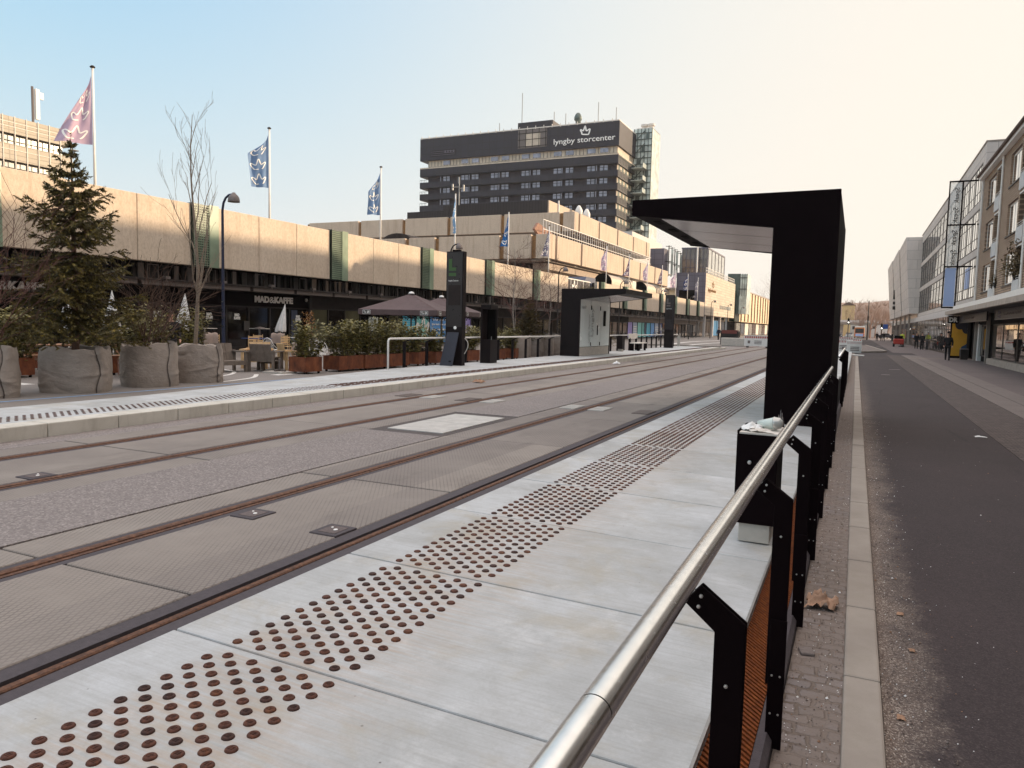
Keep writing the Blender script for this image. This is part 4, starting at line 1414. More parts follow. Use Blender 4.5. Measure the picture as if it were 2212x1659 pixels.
# ------------------------------------------------------------------ tower
tw = T("office_tower", "dark slab high rise with a white crown sign and a glass stair tower", "building", (-68, 150, 0))
TY = 145.7
m = MB(); m.box(-91.4, TY, 37.6, -45.0, TY + 13, 42.4)
P("top_band", m, "tower_panels", tw)
m = MB(); m.box(-91.3, TY - .05, 42.4, -45.05, TY + 13, 42.62)
x = -91
while x < -45: m.box(x, TY - .12, 42.3, x + .14, TY + .0, 42.95); x += 1.85
P("roof_edge", m, "warm_white", tw)
m = MB(); m.box(-89.6, TY + .7, 0, -45.6, TY + 12.3, 37.6)
P("wall", m, "tower_brick", tw)
m = MB(); m.box(-89.6, TY + .6, 36.3, -45.5, TY + .68, 37.6)
m.box(-45.6, TY + .8, 36.3, -45.48, TY + 12.2, 37.6)
P("pale_strip", m, "tower_pale", tw)
m = MB()
for k in range(56): m.box(-89.5 + k * .8, TY + .52, 36.35, -89.42 + k * .8, TY + .6, 37.5)
P("strip_mullion", m, "lamp_grey", tw)
TCOLS = [-84.8, -80.2, -77.6, -72.9, -70.3, -65.6, -63.0, -58.3, -55.6, -50.9, -48.2]
cols = TCOLS
for k in range(7):
    z = 35.06 - 2.58 * k
    m = MB(); m.box(-91.4, TY, z - .85, -45.05, TY + 13, z + (.75 if k == 0 else .35))
    m.box(-91.4, TY + .1, z - 1.0, -45.05, TY + 12.9, z - .85)
    P("balcony_band", m, "tower_panels", tw)
    if k == 0:
        m = MB(); m.box(-91.35, TY - .04, z + .75, -45.0, TY + 13, z + 1.02)
        P("band_cap", m, "tower_pale", tw)
for k in range(6):
    z = 35.06 - 2.58 * k
    for x in TCOLS:
        m = MB(); m.box(x - .9, TY + .62, z - 2.15, x + .9, TY + .72, z - 1.02)
        w_ = P("window", m, "tower_seam", tw)
        m = MB()
        for q in (-1, 1):
            m.box(x + q * .46 - .36, TY + .56, z - 1.45, x + q * .46 + .36, TY + .6, z - 1.08); m.box(x + q * .46 - .36, TY + .56, z - 2.1, x + q * .46 + .36, TY + .6, z - 1.55)
        P("pane", m, "tower_glass", w_)
for x in cols:
    m = MB(); m.box(x - .85, TY + .5, 36.5, x + .85, TY + .6, 37.4)
    P("window", m, "tower_glass", tw)
m = MB()
for x in (-86.2, -79.0, -71.7, -64.4, -57.2, -49.7):
    m.box(x - .09, TY + .4, 18, x + .09, TY + .5, 34.2)
P("downpipe", m, "tower_glass", tw)
# right gable galleries: pale wall, rails, steel
m = MB(); m.box(-45.6, TY + .9, 0, -45.45, TY + 12.1, 36.2)
P("gable_wall", m, "tower_pale", tw)
m = MB()
for k in range(7):
    z = 35.06 - 2.58 * k
    for q in range(12):
        m.box(-44.98, TY + .3 + q * 1.08, z - .8, -44.92, TY + .36 + q * 1.08, z + .5)
    m.box(-45.0, TY, z + .42, -44.9, TY + 13, z + .5)
    for q in range(5): m.box(-45.44, TY + 1.6 + q * 2.4, z - 2.3, -45.38, TY + 2.7 + q * 2.4, z - .95)
P("gallery_rail", m, "steel_green", tw)
# left balconies
m = MB()
for k in range(7):
    z = 35.06 - 2.58 * k
    for q in range(5): m.box(-91.4 + q * .4, TY + .02, z + .3, -91.35 + q * .4, TY + .06, z + .9)
    m.box(-91.4, TY, z + .85, -89.6, TY + .06, z + .92)
P("balcony_rail", m, "steel_green", tw)
# burnt recess in the top band
m = MB(); m.box(-67.2, TY - .06, 38.5, -60.6, TY + .1, 42.3)
rc = P("recess", m, "lamp_grey", tw)
m = MB(); m.box(-65.4, TY - .1, 38.9, -62.1, TY - .05, 41.4)
P("recess_panel", m, "tower_pale", rc)
m = MB()
for q in range(5): m.box(-66.9 + q * 1.5, TY - .16, 38.6, -66.8 + q * 1.5, TY - .1, 42.4)
for z in (38.8, 40.2, 41.5): m.box(-67.2, TY - .16, z, -60.6, TY - .1, z + .1)
P("recess_scaffold", m, "tower_seam", rc)
m = MB(); m.box(-67.4, TY + .2, 42.4, -59.5, TY + 6, 43.9)
P("plant_room", m, "tower_panels", tw)
m = MB(); m.box(-88.6, TY - .05, 38.4, -82.2, TY + .02, 39.7)
P("vent_grille", m, "tower_seam", tw)
m = MB()
for q in range(3): m.box(-88.5, TY - .12, 38.55 + q * .4, -82.3, TY - .06, 38.63 + q * .4)
for q in range(4): m.box(-85 + q * .7, TY - .13, 39.0, -84.7 + q * .7, TY - .06, 39.5)
P("vent_bar", m, "grey_cladding", tw)
# sign on the top band
m = MB()
put_text(m, "lyngby storcenter", (-59.0, TY - .06, 38.75), (1, 0, 0), (0, 0, 1), 1.55, width=13.2, bold=.0, depth=.16)
P("tower_sign", m, "sign_white", tw)
m = MB()
ribbon(m, smooth_line(CROWN_CLOSED, 5, True), .14, lambda x, y: (-53.2 + x * 2.1, TY - .14, 40.15 + y * 1.75), True)
P("crown_emblem", m, "sign_white", tw)
# glass stair tower at the right end
m = MB(); m.box(-45.4, TY + 12.2, 0, -41.6, TY + 19, 43.6)
st = P("stair_tower", m, "stair_glass", tw)
m = MB(); m.box(-41.58, TY + 12.3, 0, -41.5, TY + 19, 43.7)
P("stair_side", m, "stair_glass_pale", st)
m = MB()
for k in range(17):
    z = 42.6 - k * 1.3
    m.box(-45.5, TY + 12.05, z, -41.55, TY + 12.2, z + .16)
for q in range(6): m.box(-45.5 + q * .78, TY + 12.05, 10, -45.38 + q * .78, TY + 12.2, 43.6)
for k in range(9):
    z = 20 + k * 2.6
    m.tube([(-45.3, TY + 12.0, z), (-43.0, TY + 12.0, z + 2.4)], .09, 5)
    m.box(-44.6 + (k % 3) * .9, TY + 12.08, z + .5, -43.9 + (k % 3) * .9, TY + 12.18, z + 1.9)
P("stair_steel", m, "steel_green", st)
m = MB()
for k in range(7):
    z = 35.06 - 2.58 * k
    m.box(-45.3, TY + 9.0, z - .3, -42.4, TY + 12.0, z - .15); m.box(-42.5, TY + 9, z - .3, -42.4, TY + 12, z + .8)
P("stair_landing", m, "stair_glass_pale", st)
m = MB(); m.box(-45, TY + 12.2, 43.6, -41.5, TY + 19, 43.75); 
for q in (0, 1): m.lathe([(.5, 0), (.5, .5), (.8, .6), (.8, 1.0)], (-43.6 + q * 1.5, TY + 13.4, 43.7), 12)
P("stair_roof", m, "warm_white", st)
m = MB()
for x, h in ((-67.3, 8.2), (-72.6, 2.4), (-59.9, 3.6), (-57.3, 3.0), (-50.2, 4.6), (-46.4, 3.2), (-61.8, 1.6), (-54.0, 1.4)):
    m.tube([(x, TY + 2, 42.4), (x, TY + 2, 42.4 + h)], .08, 5)
P("aerial", m, "galvanised", tw)
m = MB(); m.lathe([(.5, 0), (.5, .9), (.8, 1.2), (.8, 1.7), (.55, 2.3), (.3, 2.6)], (-54.4, TY + 1.5, 42.5), 12)
P("chimney_cowl", m, "steel_green", tw, smooth=True)

# ------------------------------------------------------------------ stone clad cube and beyond
cb = T("stone_clad_building", "windowless cube clad in pale stone strips at the far end of the parapet", "building", (-28, 150, 0))
m = MB(); m.box(-30.2, 136.1, 3.95, -25.0, 171.5, 11.5)
P("wall", m, ["stone_cladding"], cb)
m = MB(); m.box(-30.25, 136.0, 3.95, -25.0, 136.09, 11.55)
P("front_cladding", m, "stone_cladding_front", cb)
m = MB(); m.box(-29.7, 135.95, 6.4, -26.9, 136.0, 8.4)
P("dark_window", m, "dark_void", cb)
m = MB(); put_text(m, "lyngby storcenter", (-24.97, 138.6, 8.35), (0, 1, 0), (0, 0, 1), .95, width=8.2, depth=.08)
ribbon(m, smooth_line(CROWN_CLOSED, 4, True), .14, lambda x, y: (-24.95, 142.4 + x * 2.2, 9.25 + y * 1.1), True)
P("wall_sign", m, "niche_brown", cb)
m = MB(); m.box(-24.99, 152, 5.5, -24.95, 166, 6.2)
P("strip_window", m, "pale_glass", cb)
m = MB()
for z in (12.0, 12.5): m.tube([(-25.2, 137, z), (-25.2, 171, z)], .05, 5)
for q in range(20): m.tube([(-25.2, 137 + q * 1.78, 11.5), (-25.2, 137 + q * 1.78, 12.5)], .05, 5)
P("roof_railing", m, "white_paint", cb)
m = MB(); m.box(-30, 137, 0, -27, 171, 3.95)
P("recessed_base", m, "dark_louvre", cb)
for i in range(4):
    m = MB(); m.box(-25.6, 138 + i * 8.5, -.01, -25.2, 138.5 + i * 8.5, 3.95)
    P("column", m, "render_white", cb)
for y0_, mt in ((137, "shop_glass"), (142, "street_mirror"), (147, "shop_glass"), (152, "cafe_glass"), (156, "teal_print_deep"), (161, "teal_print_deep"), (166, "shop_glass")):
    m = MB(); m.box(-26.98, y0_, .1, -26.9, y0_ + 4.6, 3.2)
    P("shop_window", m, mt, cb)
gb = T("glass_extension", "glass box with steel fins on the roof behind the stone cube", "building", (-28, 145, 11))
m = MB(); m.box(-35.3, 136, 5, -32.7, 139, 16.0)
P("clad_box", m, "stone_cladding_front", gb)
m = MB(); m.box(-30.5, 141, 11.5, -25.8, 160, 16.3)
P("glass_box", m, "grey_glass", gb)
m = MB(); m.box(-25.78, 141.2, 11.5, -25.7, 160, 16.2)
P("glass_side", m, "pale_glass", gb)
m = MB(); m.box(-30.6, 140.8, 16.3, -25.7, 160, 16.55)
for q in range(7): m.box(-30.5 + q * .78, 140.85, 11.5, -30.42 + q * .78, 140.98, 16.3)
for z in (12.8, 14.4): m.box(-30.5, 140.85, z, -25.7, 140.98, z + .09)
for q in range(6): m.box(-25.7, 141.2 + q * 3.7, 11.5, -25.62, 141.32 + q * 3.7, 16.3)
P("frame", m, "grey_cladding", gb)
m = MB()
for q in range(9):
    y = 137 + q * 1.6; x = -32.2 + q * .2
    m.box(x, y, 11, x + .12, y + .3, 16.6 - q * .18); m.box(x - .5, y, 16.4 - q * .18, x + .6, y + .1, 16.5 - q * .18); m.box(x - .6, y, 13.6 - q * .12, x + .5, y + .12, 13.75 - q * .12)
P("steel_fin", m, "dark_louvre", gb)
m = MB()
for q in range(4): m.box(-32.0 + q * .45, 138.5 + q * 2.0, 11.2, -31.6 + q * .45, 138.6 + q * 2, 16.0 - q * .3)
P("fin_glass", m, "stair_glass_pale", gb)
gt = T("glass_lift_tower", "small dark glazed lift tower beyond the stone cube", "building", (-25, 178, 0))
m = MB(); m.box(-27.1, 174, 5, -24.4, 180, 14.0)
P("dark_side", m, "steel_green", gt)
m = MB(); m.box(-24.4, 174, 5, -22.8, 180, 13.9)
P("glass_side", m, "stair_glass", gt)
m = MB()
for q in range(4): m.box(-24.4 + q * .5, 173.9, 9, -24.32 + q * .5, 174, 14)
for z in (10.5, 13): m.box(-24.4, 173.9, z, -22.8, 174, z + .15)
P("frame", m, "dark_frame", gt)
fb = T("ochre_building", "sunlit ochre hall with rusty vertical fins at the end of the row", "building", (-28, 210, 0))
m = MB(); m.box(-45, 180, 3.3, -25, 262, 10.6)
P("wall", m, "fin_cladding", fb)
for k in range(13):
    m = MB(); m.box(-25.0, 182 + k * 6.2, 3.4, -24.75, 182.3 + k * 6.2, 10.7)
    P("fin", m, "copper_brown", fb)
m = MB(); m.box(-45, 180.5, 0, -26, 262, 3.3)
P("base", m, "dark_louvre", fb)
for k in range(10):
    m = MB(); m.box(-25.98, 182 + k * 7.6, .1, -25.9, 188.5 + k * 7.6, 3.0)
    P("shop_window", m, ("pale_glass", "street_mirror", "warm_white")[k % 3], fb)
m = MB(); m.box(-45, 179.6, 10.6, -25.5, 262, 11.2); 
P("roof", m, "soffit_grey", fb)
m = MB(); m.box(-26.2, 172.5, 3.3, -25.0, 179.6, 10.0)
P("green_link", m, "green_louvre", fb)

# ------------------------------------------------------------------ office block upper left
ob = T("office_block", "beige banded office block with ribbon windows behind the parapet at far left", "building", (-70, 45, 0))
OX = -90.0
m = MB()
for z0, z1 in ((22.2, 24.1), (19.1, 21.0), (16.0, 17.9), (12.9, 14.8)): m.box(OX - 14, 20, z0, OX, 62.4, z1)
P("panel_band", m, "beige_cladding", ob)
m = MB(); m.box(OX - 13, 21, 0, OX - .6, 61.5, 23)
P("core", m, "pale_glass", ob)
for z0 in (21.0, 17.9, 14.8):
    for k in range(30):
        y = 61.3 - k * 1.36
        m = MB(); m.box(OX - .6, y - .14, z0, OX - .45, y, z0 + 1.2); m.box(OX - .6, y - 1.36, z0 + 1.05, OX - .45, y - .14, z0 + 1.2); m.box(OX - .6, y - 1.36, z0 + .4, OX - .5, y - .14, z0 + .48)
        P("window_frame", m, "dark_frame", ob)
m = MB()
for z in (23.4, 22.9, 20.3, 17.2): m.box(OX, 20, z, OX + .05, 62.4, z + .07)
for k in range(30): m.box(OX, 62.2 - k * 1.36, 16, OX + .08, 62.28 - k * 1.36, 24.2)
P("seam", m, "warm_white", ob)
m = MB()
for k in range(3):
    m.box(OX - .8, 62.4, 21.9 - 3.1 * k, OX - .0, 63.3, 22.0 - 3.1 * k); m.box(OX - .8, 63.2, 21.2 - 3.1 * k, OX - .7, 63.3, 21.9 - 3.1 * k)
P("end_balcony", m, "dark_frame", ob)
t = T("roof_antenna", "white phone mast panel on the roof of the beige office block", "antenna", (-92, 59.6, 24))
m = MB(); m.tube([(-92, 58.9, 23.5), (-92, 58.9, 28.8)], .14, 6); P("mast", m, "lamp_grey", t)
m = MB(); m.box(-92.2, 59.2, 25.0, -91.8, 59.65, 28.6); m.box(-92.1, 59.7, 27.5, -91.8, 60.15, 28.3); P("panel", m, "white_paint", t)

# ------------------------------------------------------------------ flagpoles
def flagpole(y, mat, style, label, z0=6.17, top=10.42, x=-25.55):
    t = T("flagpole", label, "flagpole", (x, y, z0), 0, "flags along the parapet")
    m = MB(); m.tube([(x, y, 4.9), (x, y, top)], [.055, .042], 10)
    P("pole", m, "white_paint", t, smooth=True)
    m = MB(); m.lathe([(.03, 0), (.09, .03), (.09, .06), (.04, .1), (0, .11)], (x, y, top - .02), 12)
    P("cap", m, "hair_dark", t, smooth=True)
    # cloth: u = distance from pole (0..1), v = down (0..1)
    H = 2.45; seed = y * .37
    ang, wtop, wmid, wbot, am, shape = style
    du = Vector((math.sin(ang), -math.cos(ang), 0)); dn = Vector((math.cos(ang), math.sin(ang), 0))
    def F(u, v, side=0.):
        wv = wtop + (wmid - wtop) * min(1, v / shape) if v < shape else wmid + (wbot - wmid) * (v - shape) / (1 - shape)
        drop = .55 * u * (1 - .55 * v)
        wav = am * u ** .5 * (math.sin(u * 7.5 + v * 2.2 + seed) + .5 * math.sin(u * 15 - v * 5 + seed * 2)) * (.35 + .65 * v)
        p = Vector((x, y, top - .28 - H * v)) + du * (.05 + wv * u) + dn * (wav + side)
        p.z -= drop * (1.2 - v) * .6
        return p
    nu, nv = 16, 24
    m = MB()
    V = [tuple(F(i / nu, j / nv)) for j in range(nv + 1) for i in range(nu + 1)]
    m.add(V, [(j * (nu + 1) + i, j * (nu + 1) + i + 1, (j + 1) * (nu + 1) + i + 1, (j + 1) * (nu + 1) + i) for j in range(nv) for i in range(nu)])
    fl = P("flag", m, mat, t, smooth=True, recalc=False)
    for c in (.16, .45, .74):
        m = MB(); pts = smooth_line(CROWN, 4)
        for sd in (.012, -.012):
            ribbon(m, pts, .085, lambda a, b, sd=sd, c=c: tuple(F(max(0, min(1, .90 - a * .74)), max(0, min(1, c + .2 - b * .2)), sd)))
        P("crown_emblem", m, "sign_white", fl, recalc=False)
    return t
aw = R_(2)
FL = [(18.56, "flag_lilac", (R_(-30), .1, .95, 1.2, .09, .75), "white flagpole with a lilac crown flag, nearest, right of the spruce top"),
      (27.46, "flag_blue", (R_(-32), .12, .95, .8, .09, .3), "white flagpole with a wide blue crown flag, second from the left"),
      (36.5, "flag_blue", (R_(-30), .1, .75, .72, .14, .4), "white flagpole with a blue folded flag, third from the left"),
      (45.35, "flag_pale_blue", (R_(20), .08, .6, .28, .12, .5), "white flagpole with a pale sky blue flag above the black pylon"),
      (54.0, "flag_deep_blue", (R_(-30), .05, .5, .65, .16, .7), "white flagpole with a deep blue flag before the grey concrete terraces"),
      (62.6, "flag_grey", (R_(-30), .05, .6, 1.0, .12, .7), "white flagpole with a grey violet flag at the terrace corner"),
      (79.6, "flag_lilac", (R_(-30), .1, .8, .9, .12, .4), "white flagpole with a pale lilac flag just right of the far shelter roof"),
      (88.7, "flag_lilac_dark", (R_(-30), .05, .5, 1.1, .1, .7), "white flagpole with a dusky mauve flag, second after the far shelter roof"),
      (97.4, "flag_lilac", (R_(-30), .1, .9, .9, .12, .5), "white flagpole with a lilac flag, third after the far shelter roof"),
      (105.5, "flag_lilac_dark", (R_(-30), .1, .6, .8, .12, .6), "white flagpole with a narrow reddish mauve flag, fourth after the far shelter roof"),
      (114.3, "flag_lilac", (R_(-30), .1, 1.2, 1.3, .1, .5), "white flagpole with a wide lilac flag left of the grey cladding"),
      (123.3, "flag_navy", (R_(-30), .2, .9, .9, .14, .4), "white flagpole with a navy blue flag before the grey cladding"),
      (131.8, "flag_grey", (R_(-30), .1, .7, .6, .14, .4), "white flagpole with a thin grey flag beside the stone clad cube")]
for f in FL: flagpole(*f)
t = T("flagpole", "tall bare white pole on the roof behind the stone cube", "flagpole", (-27.0, 150, 11.5))
m = MB(); m.tube([(-27.4, 139.6, 11.5), (-27.4, 139.6, 16.9)], .13, 8); P("pole", m, "white_paint", t)

# ================================================================== FAR PLATFORM
def box_with_joint(y0, y1): pass
m = MB()
y = -5.0
while y < 56.5:
    m.box(-9.25, y + .006, -.3, -9.6, y + .994, .165 + random.uniform(-.003, .003)); y += 1.0
m.box(-9.25, 57.0, -.3, -9.6, 60, .10)
struct("platform_kerb", m, "platform_kerb", bevel=.012, seg=2)
m = MB()
def back(y): return -11.25 if y < 9 else -11.25 - 1.1 * min(1, (y - 9) / 9)
y = -5.0
while y < 56.9:
    b0, b1 = back(y), back(y + 1)
    i = [(-9.605, y + .004), (-9.605, y + .996), (b1, y + .996), (b0, y + .004)]
    m.add([(a, b, .162) for a, b in i] + [(a, b, -.3) for a, b in i], [(3, 2, 1, 0), (0, 1, 5, 4), (1, 2, 6, 5), (2, 3, 7, 6), (3, 0, 4, 7)]); y += 1
struct("far_platform", m, "platform_concrete")
m = MB()
y = -4.
while y < 12.5:
    for c in range(6):
        for r in (0,):
            yy = y + (c * .0517) % .1035
            m.m = random.choice((0, 0, 1, 2))
            m.lathe([(.0235, -.003), (.022, .004), (0, .0065)], (-9.78 - c * .085, yy, .163), 6)
    y += .1035
y = 12.6
m.m = 0
while y < 56.5:
    for c in range(6): m.box(-9.77 - c * .085, y + (.15 if c % 2 else 0), .16, -9.8 - c * .085, y + (.15 if c % 2 else 0) + .3, .169)
    y += .36
tag(m.build("tactile_paving", ["stud_rust", "stud_rust", "stud_rust_dark"]), "narrow strip of rusty studs and bars along the far platform edge", "tactile paving")
m = MB(); m.box(-12.45, 18, -.05, -12.38, 57, .05)
one("edge_channel", m, "dark_frame", "thin dark steel channel behind the far platform posts", "channel")

rl = T("platform_railing", "white topped handrail along the far platform, left of the far shelter", "railing", (-12.2, 25, .165))
m = MB(); m.tube([(-12.2, 17.86, .165), (-12.2, 17.86, .97), (-12.2, 17.89, 1.03), (-12.2, 17.96, 1.05), (-12.2, 31.5, 1.05)], .03, 10)
P("handrail", m, "white_paint", rl, smooth=True)
rb = T("platform_railing", "white topped handrail along the far platform, right of the far shelter", "railing", (-12.2, 46, .165))
m = MB(); m.tube([(-12.2, 36.3, 1.05), (-12.2, 56, 1.05)], .03, 10)
P("handrail", m, "white_paint", rb, smooth=True)
m = MB(); m.box(-12.21, 56, .17, -12.19, 56.9, 1.05)
P("end_glass", m, "pale_glass", rb)
y = 19.1
while y < 56:
    if not 31.2 < y < 36.5:
        m = MB(); m.box(-12.52, y, -.05, -12.42, y + .035, .93); m.prism([(-12.52, .93), (-12.42, .93), (-12.25, 1.0), (-12.2, 1.03), (-12.24, 1.03)], 'y', y, y + .035)
        P("post", m, "black_paint_worn", rl if y < 32 else rb)
    y += 1.31

def pylon(label, x, y, h, z0, w_=.62, d=.22, letters=True, name="info_pylon", logo="pylon_green"):
    t = T(name, label, "info pylon", (x, y, z0), 0, "tram stop pylons")
    m = MB(); m.box(x - w_ / 2, y, z0, x + w_ / 2, y + d, z0 + h)
    P("body", m, "black_paint_worn", t, bevel=.006)
    m = MB(); m.box(x - w_ / 2 + .03, y - .006, z0 + 1.25, x + w_ / 2 - .03, y, z0 + h - .03)
    P("front_panel", m, "screen_grey" if letters else "black_paint", t)
    if letters:
        m = MB()
        X0 = x - w_ / 2 + .1; Z0 = z0 + h - .62
        m.box(X0, y - .016, Z0, X0 + .26, y - .007, Z0 + .1); m.box(X0, y - .015, Z0 + .1, X0 + .11, y - .007, Z0 + .38); m.box(X0, y - .016, Z0 - .17, X0 + .26, y - .007, Z0 - .07)
        P("line_logo", m, logo, t)
        m = MB(); put_text(m, "Lyngby Centrum", (X0 - .01, y - .012, Z0 - .34), (1, 0, 0), (0, 0, 1), .07, width=.36, depth=.004)
        P("stop_name", m, "sign_white", t)
        m = MB(); m.box(x - w_ / 2 + .09, y - .012, z0 + 1.95, x + w_ / 2 - .08, y - .007, z0 + 2.6)
        P("screen", m, "lamp_grey" if 0 else "dark_louvre", t)
    return t
pl = pylon("tall black pylon with a green L sign on the far platform", -11.87, 21.1, 3.68, .165)
m = MB(); n = len(m.v); m.lathe([(.055, 0), (.055, .008), (0, .01)], (0, 0, 0), 18); m.xf(Matrix.Translation((-11.82, 21.092, 1.39)) @ Matrix.Rotation(R_(90), 4, 'X'), n)
P("emblem_disc", m, "sign_white", pl)
m = MB(); m.box(-11.98, 21.12, 3.845, -11.72, 21.26, 3.9)
P("cap", m, "black_paint", pl)
pylon("slim black pylon far along the opposite platform, beside the railing end", -11.7, 50.8, 3.62, .165, .62, .25, logo='lamp_grey')
t = T("cover_panel", "dark slate cover panel leaning against the tall black pylon", "panel", (-11.95, 20.7, .165))
m = MB(); m.add([(-12.17, 20.72, .17), (-11.7, 20.72, .17), (-11.66, 21.06, 1.24), (-12.1, 21.06, 1.24), (-12.17, 20.76, .17), (-11.7, 20.76, .17), (-11.66, 21.09, 1.24), (-12.1, 21.09, 1.24)],
      [(0, 1, 2, 3), (7, 6, 5, 4), (0, 4, 5, 1), (1, 5, 6, 2), (2, 6, 7, 3), (3, 7, 4, 0)])
P("panel", m, "leaning_panel", t, bevel=.01)
m = MB(); m.box(-11.84, 20.735, .3, -11.76, 20.755, .33)
P("handle", m, "dark_void", t)
t = T("cable_loop", "pale loose cable looped down the right side of the tall pylon", "cable", (-11.5, 21.25, .9))
m = MB(); m.tube(smooth_line([(-11.54, 21.25, 1.05), (-11.44, 21.25, .95), (-11.42, 21.25, .8), (-11.5, 21.25, .62), (-11.55, 21.25, .55)], 5), .012, 6); P("cable", m, "warm_white", t)
t = T("ticket_column", "lower black column with an open dark niche on the far platform", "ticket column", (-11.8, 23.3, .165))
m = MB(); m.box(-11.98, 23.2, .165, -11.58, 23.75, .98); m.box(-11.98, 23.2, 2.05, -11.58, 23.75, 2.2); m.box(-11.98, 23.2, .98, -11.92, 23.75, 2.05); m.box(-11.98, 23.7, .98, -11.58, 23.75, 2.05)
m.box(-11.64, 23.2, .98, -11.58, 23.75, 2.05) if 0 else None
P("body", m, "black_paint_worn", t, bevel=.004)
m = MB(); m.box(-11.92, 23.62, .98, -11.6, 23.69, 2.05)
P("niche", m, "dark_void", t)
m = MB(); m.box(-11.66, 23.4, .981, -11.64, 23.42, 1.1)
P("peg", m, "galvanised", t)
t = T("litter_bin", "black box litter bin on the far platform right of the shelter", "litter bin", (-12, 40.3, .165))
m = MB(); m.box(-12.1, 40.1, .3, -11.8, 40.55, 1.05); P("body", m, "black_paint_worn", t, bevel=.01)
m = MB(); m.box(-12.06, 40.15, .165, -11.84, 40.5, .3); P("foot", m, "concrete_block", t)
m = MB(); m.box(-12.05, 40.15, 1.05, -11.85, 40.5, 1.08); P("lid", m, "warm_white", t)
t = T("bench", "black framed bench with pale slats on the far platform", "bench", (-11.75, 43, .165))
m = MB(); m.box(-11.95, 42.1, .58, -11.4, 43.9, .64); P("seat", m, "warm_white", t)
m = MB(); m.box(-12.05, 42.1, .85, -11.98, 43.9, 1.15); P("backrest", m, "warm_white", t)
for y in (42.2, 43.65):
    m = MB(); m.box(-11.95, y, .165, -11.75, y + .15, .58); P("leg", m, "black_paint", t)
    m = MB(); m.box(-11.52, y, .165, -11.42, y + .15, .58); P("leg", m, "black_paint", t)
    m = MB(); m.box(-12.05, y, .165, -11.97, y + .12, .9); P("leg", m, "black_paint", t)

# ------------------------------------------------------------------ plaza markings
m = MB()
pp = [(-13.45, 7.0), (-13.3, 9.5), (-13.2, 12), (-13.15, 15), (-13.25, 18), (-13.3, 21)]
for a, b in zip(pp[:-1], pp[1:]): m.quad((a[0] - .05, a[1], .004), (a[0] + .05, a[1], .004), (b[0] + .05, b[1], .004), (b[0] - .05, b[1], .004))
tag(m.build("blue_marking", "blue_paint", recalc=False), kind="structure")
m = MB()
def stripe(pts, wd=.06):
    pts = smooth_line(pts, 5)
    ribbon(m, pts, wd * 2, lambda x, y: (x, y, .004))
stripe([(-15.0, 13.4), (-15.4, 15.0), (-16.6, 16.2), (-19, 17.0)])
stripe([(-13.8, 13.2), (-14.2, 14.6), (-15.0, 15.6)])
m.box(-17.8, 10, .0, -16.2, 10.25, .005); m.box(-17.6, 8.3, 0, -16.4, 8.5, .005); m.box(-17.6, 11.8, 0, -16.8, 12.6, .005); m.box(-14.6, 15.7, 0, -14.3, 16.4, .005)
stripe([(-14.5, 60), (-16, 72), (-17, 90), (-15, 120)], .25); stripe([(-13, 62), (-14, 75), (-13, 100)], .2)
m.box(-14, 62, 0, -11, 62.3, .005); m.box(-19, 40, 0, -16, 40.2, .005); m.box(-18, 46, 0, -16, 46.2, .005)
tag(m.build("plaza_markings", "road_paint", recalc=False), kind="structure")
m = MB(); m.box(-12.2, 57.2, -.3, -9.3, 75, -.006); m.box(-12, 75, -.3, -4, 130, .0)
struct("gravel_strip", m, "far_ground")
m = MB(); m.box(-13.5, 58, -.2, -9.3, 58.6, .12); m.box(-16, 62, -.2, -10, 62.3, .14)
struct("kerb_stones", m, "kerb_concrete")

# ------------------------------------------------------------------ planters
lm = []
def hedge_mb(lx, ly, h, n, seed):
    """leaves around stems; shoot-like clumps with an uneven top"""
    rnd = random.Random(seed)
    a = MB()
    shoots = []
    for k in range(int(n / 26)):
        x = rnd.uniform(-lx / 2, lx / 2) * 1.04; y = rnd.uniform(-ly / 2, ly / 2) * 1.04
        hh = h * rnd.uniform(.66, 1.2)
        lean = Vector((x * .35 + rnd.gauss(0, .1), y * .35 + rnd.gauss(0, .1), 0))
        shoots.append((Vector((x * .8, y * .8, 0)), lean, hh))
    for b, lean, hh in shoots:
        for q in range(26):
            f = rnd.random() ** .8
            p = b + lean * f + Vector((0, 0, hh * f))
            az = rnd.random() * 2 * PI; el = rnd.uniform(-.2, .95)
            d = Vector((math.cos(az) * math.cos(el), math.sin(az) * math.cos(el), math.sin(el)))
            ln = rnd.uniform(.08, .14); wd = ln * .36
            s_ = d.cross(Vector((0, 0, 1))); s_ = s_.normalized() if s_.length > 1e-3 else Vector((1, 0, 0))
            s_ = (s_ + Vector((0, 0, rnd.uniform(-.5, .5)))).normalized()
            o = p + d * .015
            a.m = 1 if rnd.random() < .2 else 0
            i = len(a.v)
            a.v += [tuple(o), tuple(o + d * ln * .5 + s_ * wd), tuple(o + d * ln - Vector((0, 0, .02))), tuple(o + d * ln * .5 - s_ * wd)]
            a.f.append((i, i + 1, i + 2, i + 3)); a.mi.append(a.m)
    return a, shoots
def hedge_thing(lx, ly, h, n, seed, label, loc, rot=0, grp="laurel hedges in the rusty planters"):
    t = T("hedge", label, "plant", loc, rot, grp)
    a, sh_ = hedge_mb(lx, ly, h, n, seed)
    a.build("foliage", ["laurel_leaf", "laurel_leaf_pale"], t, recalc=False)
    s_ = MB()
    for b, lean, hh in sh_[::3]: s_.tube([b, b + lean * .5 + Vector((0, 0, hh * .5)), b + lean * .95 + Vector((0, 0, hh * .95))], [.008, .006, .003], 4, False)
    s_.build("stems", "bark_brown", t)
    return t
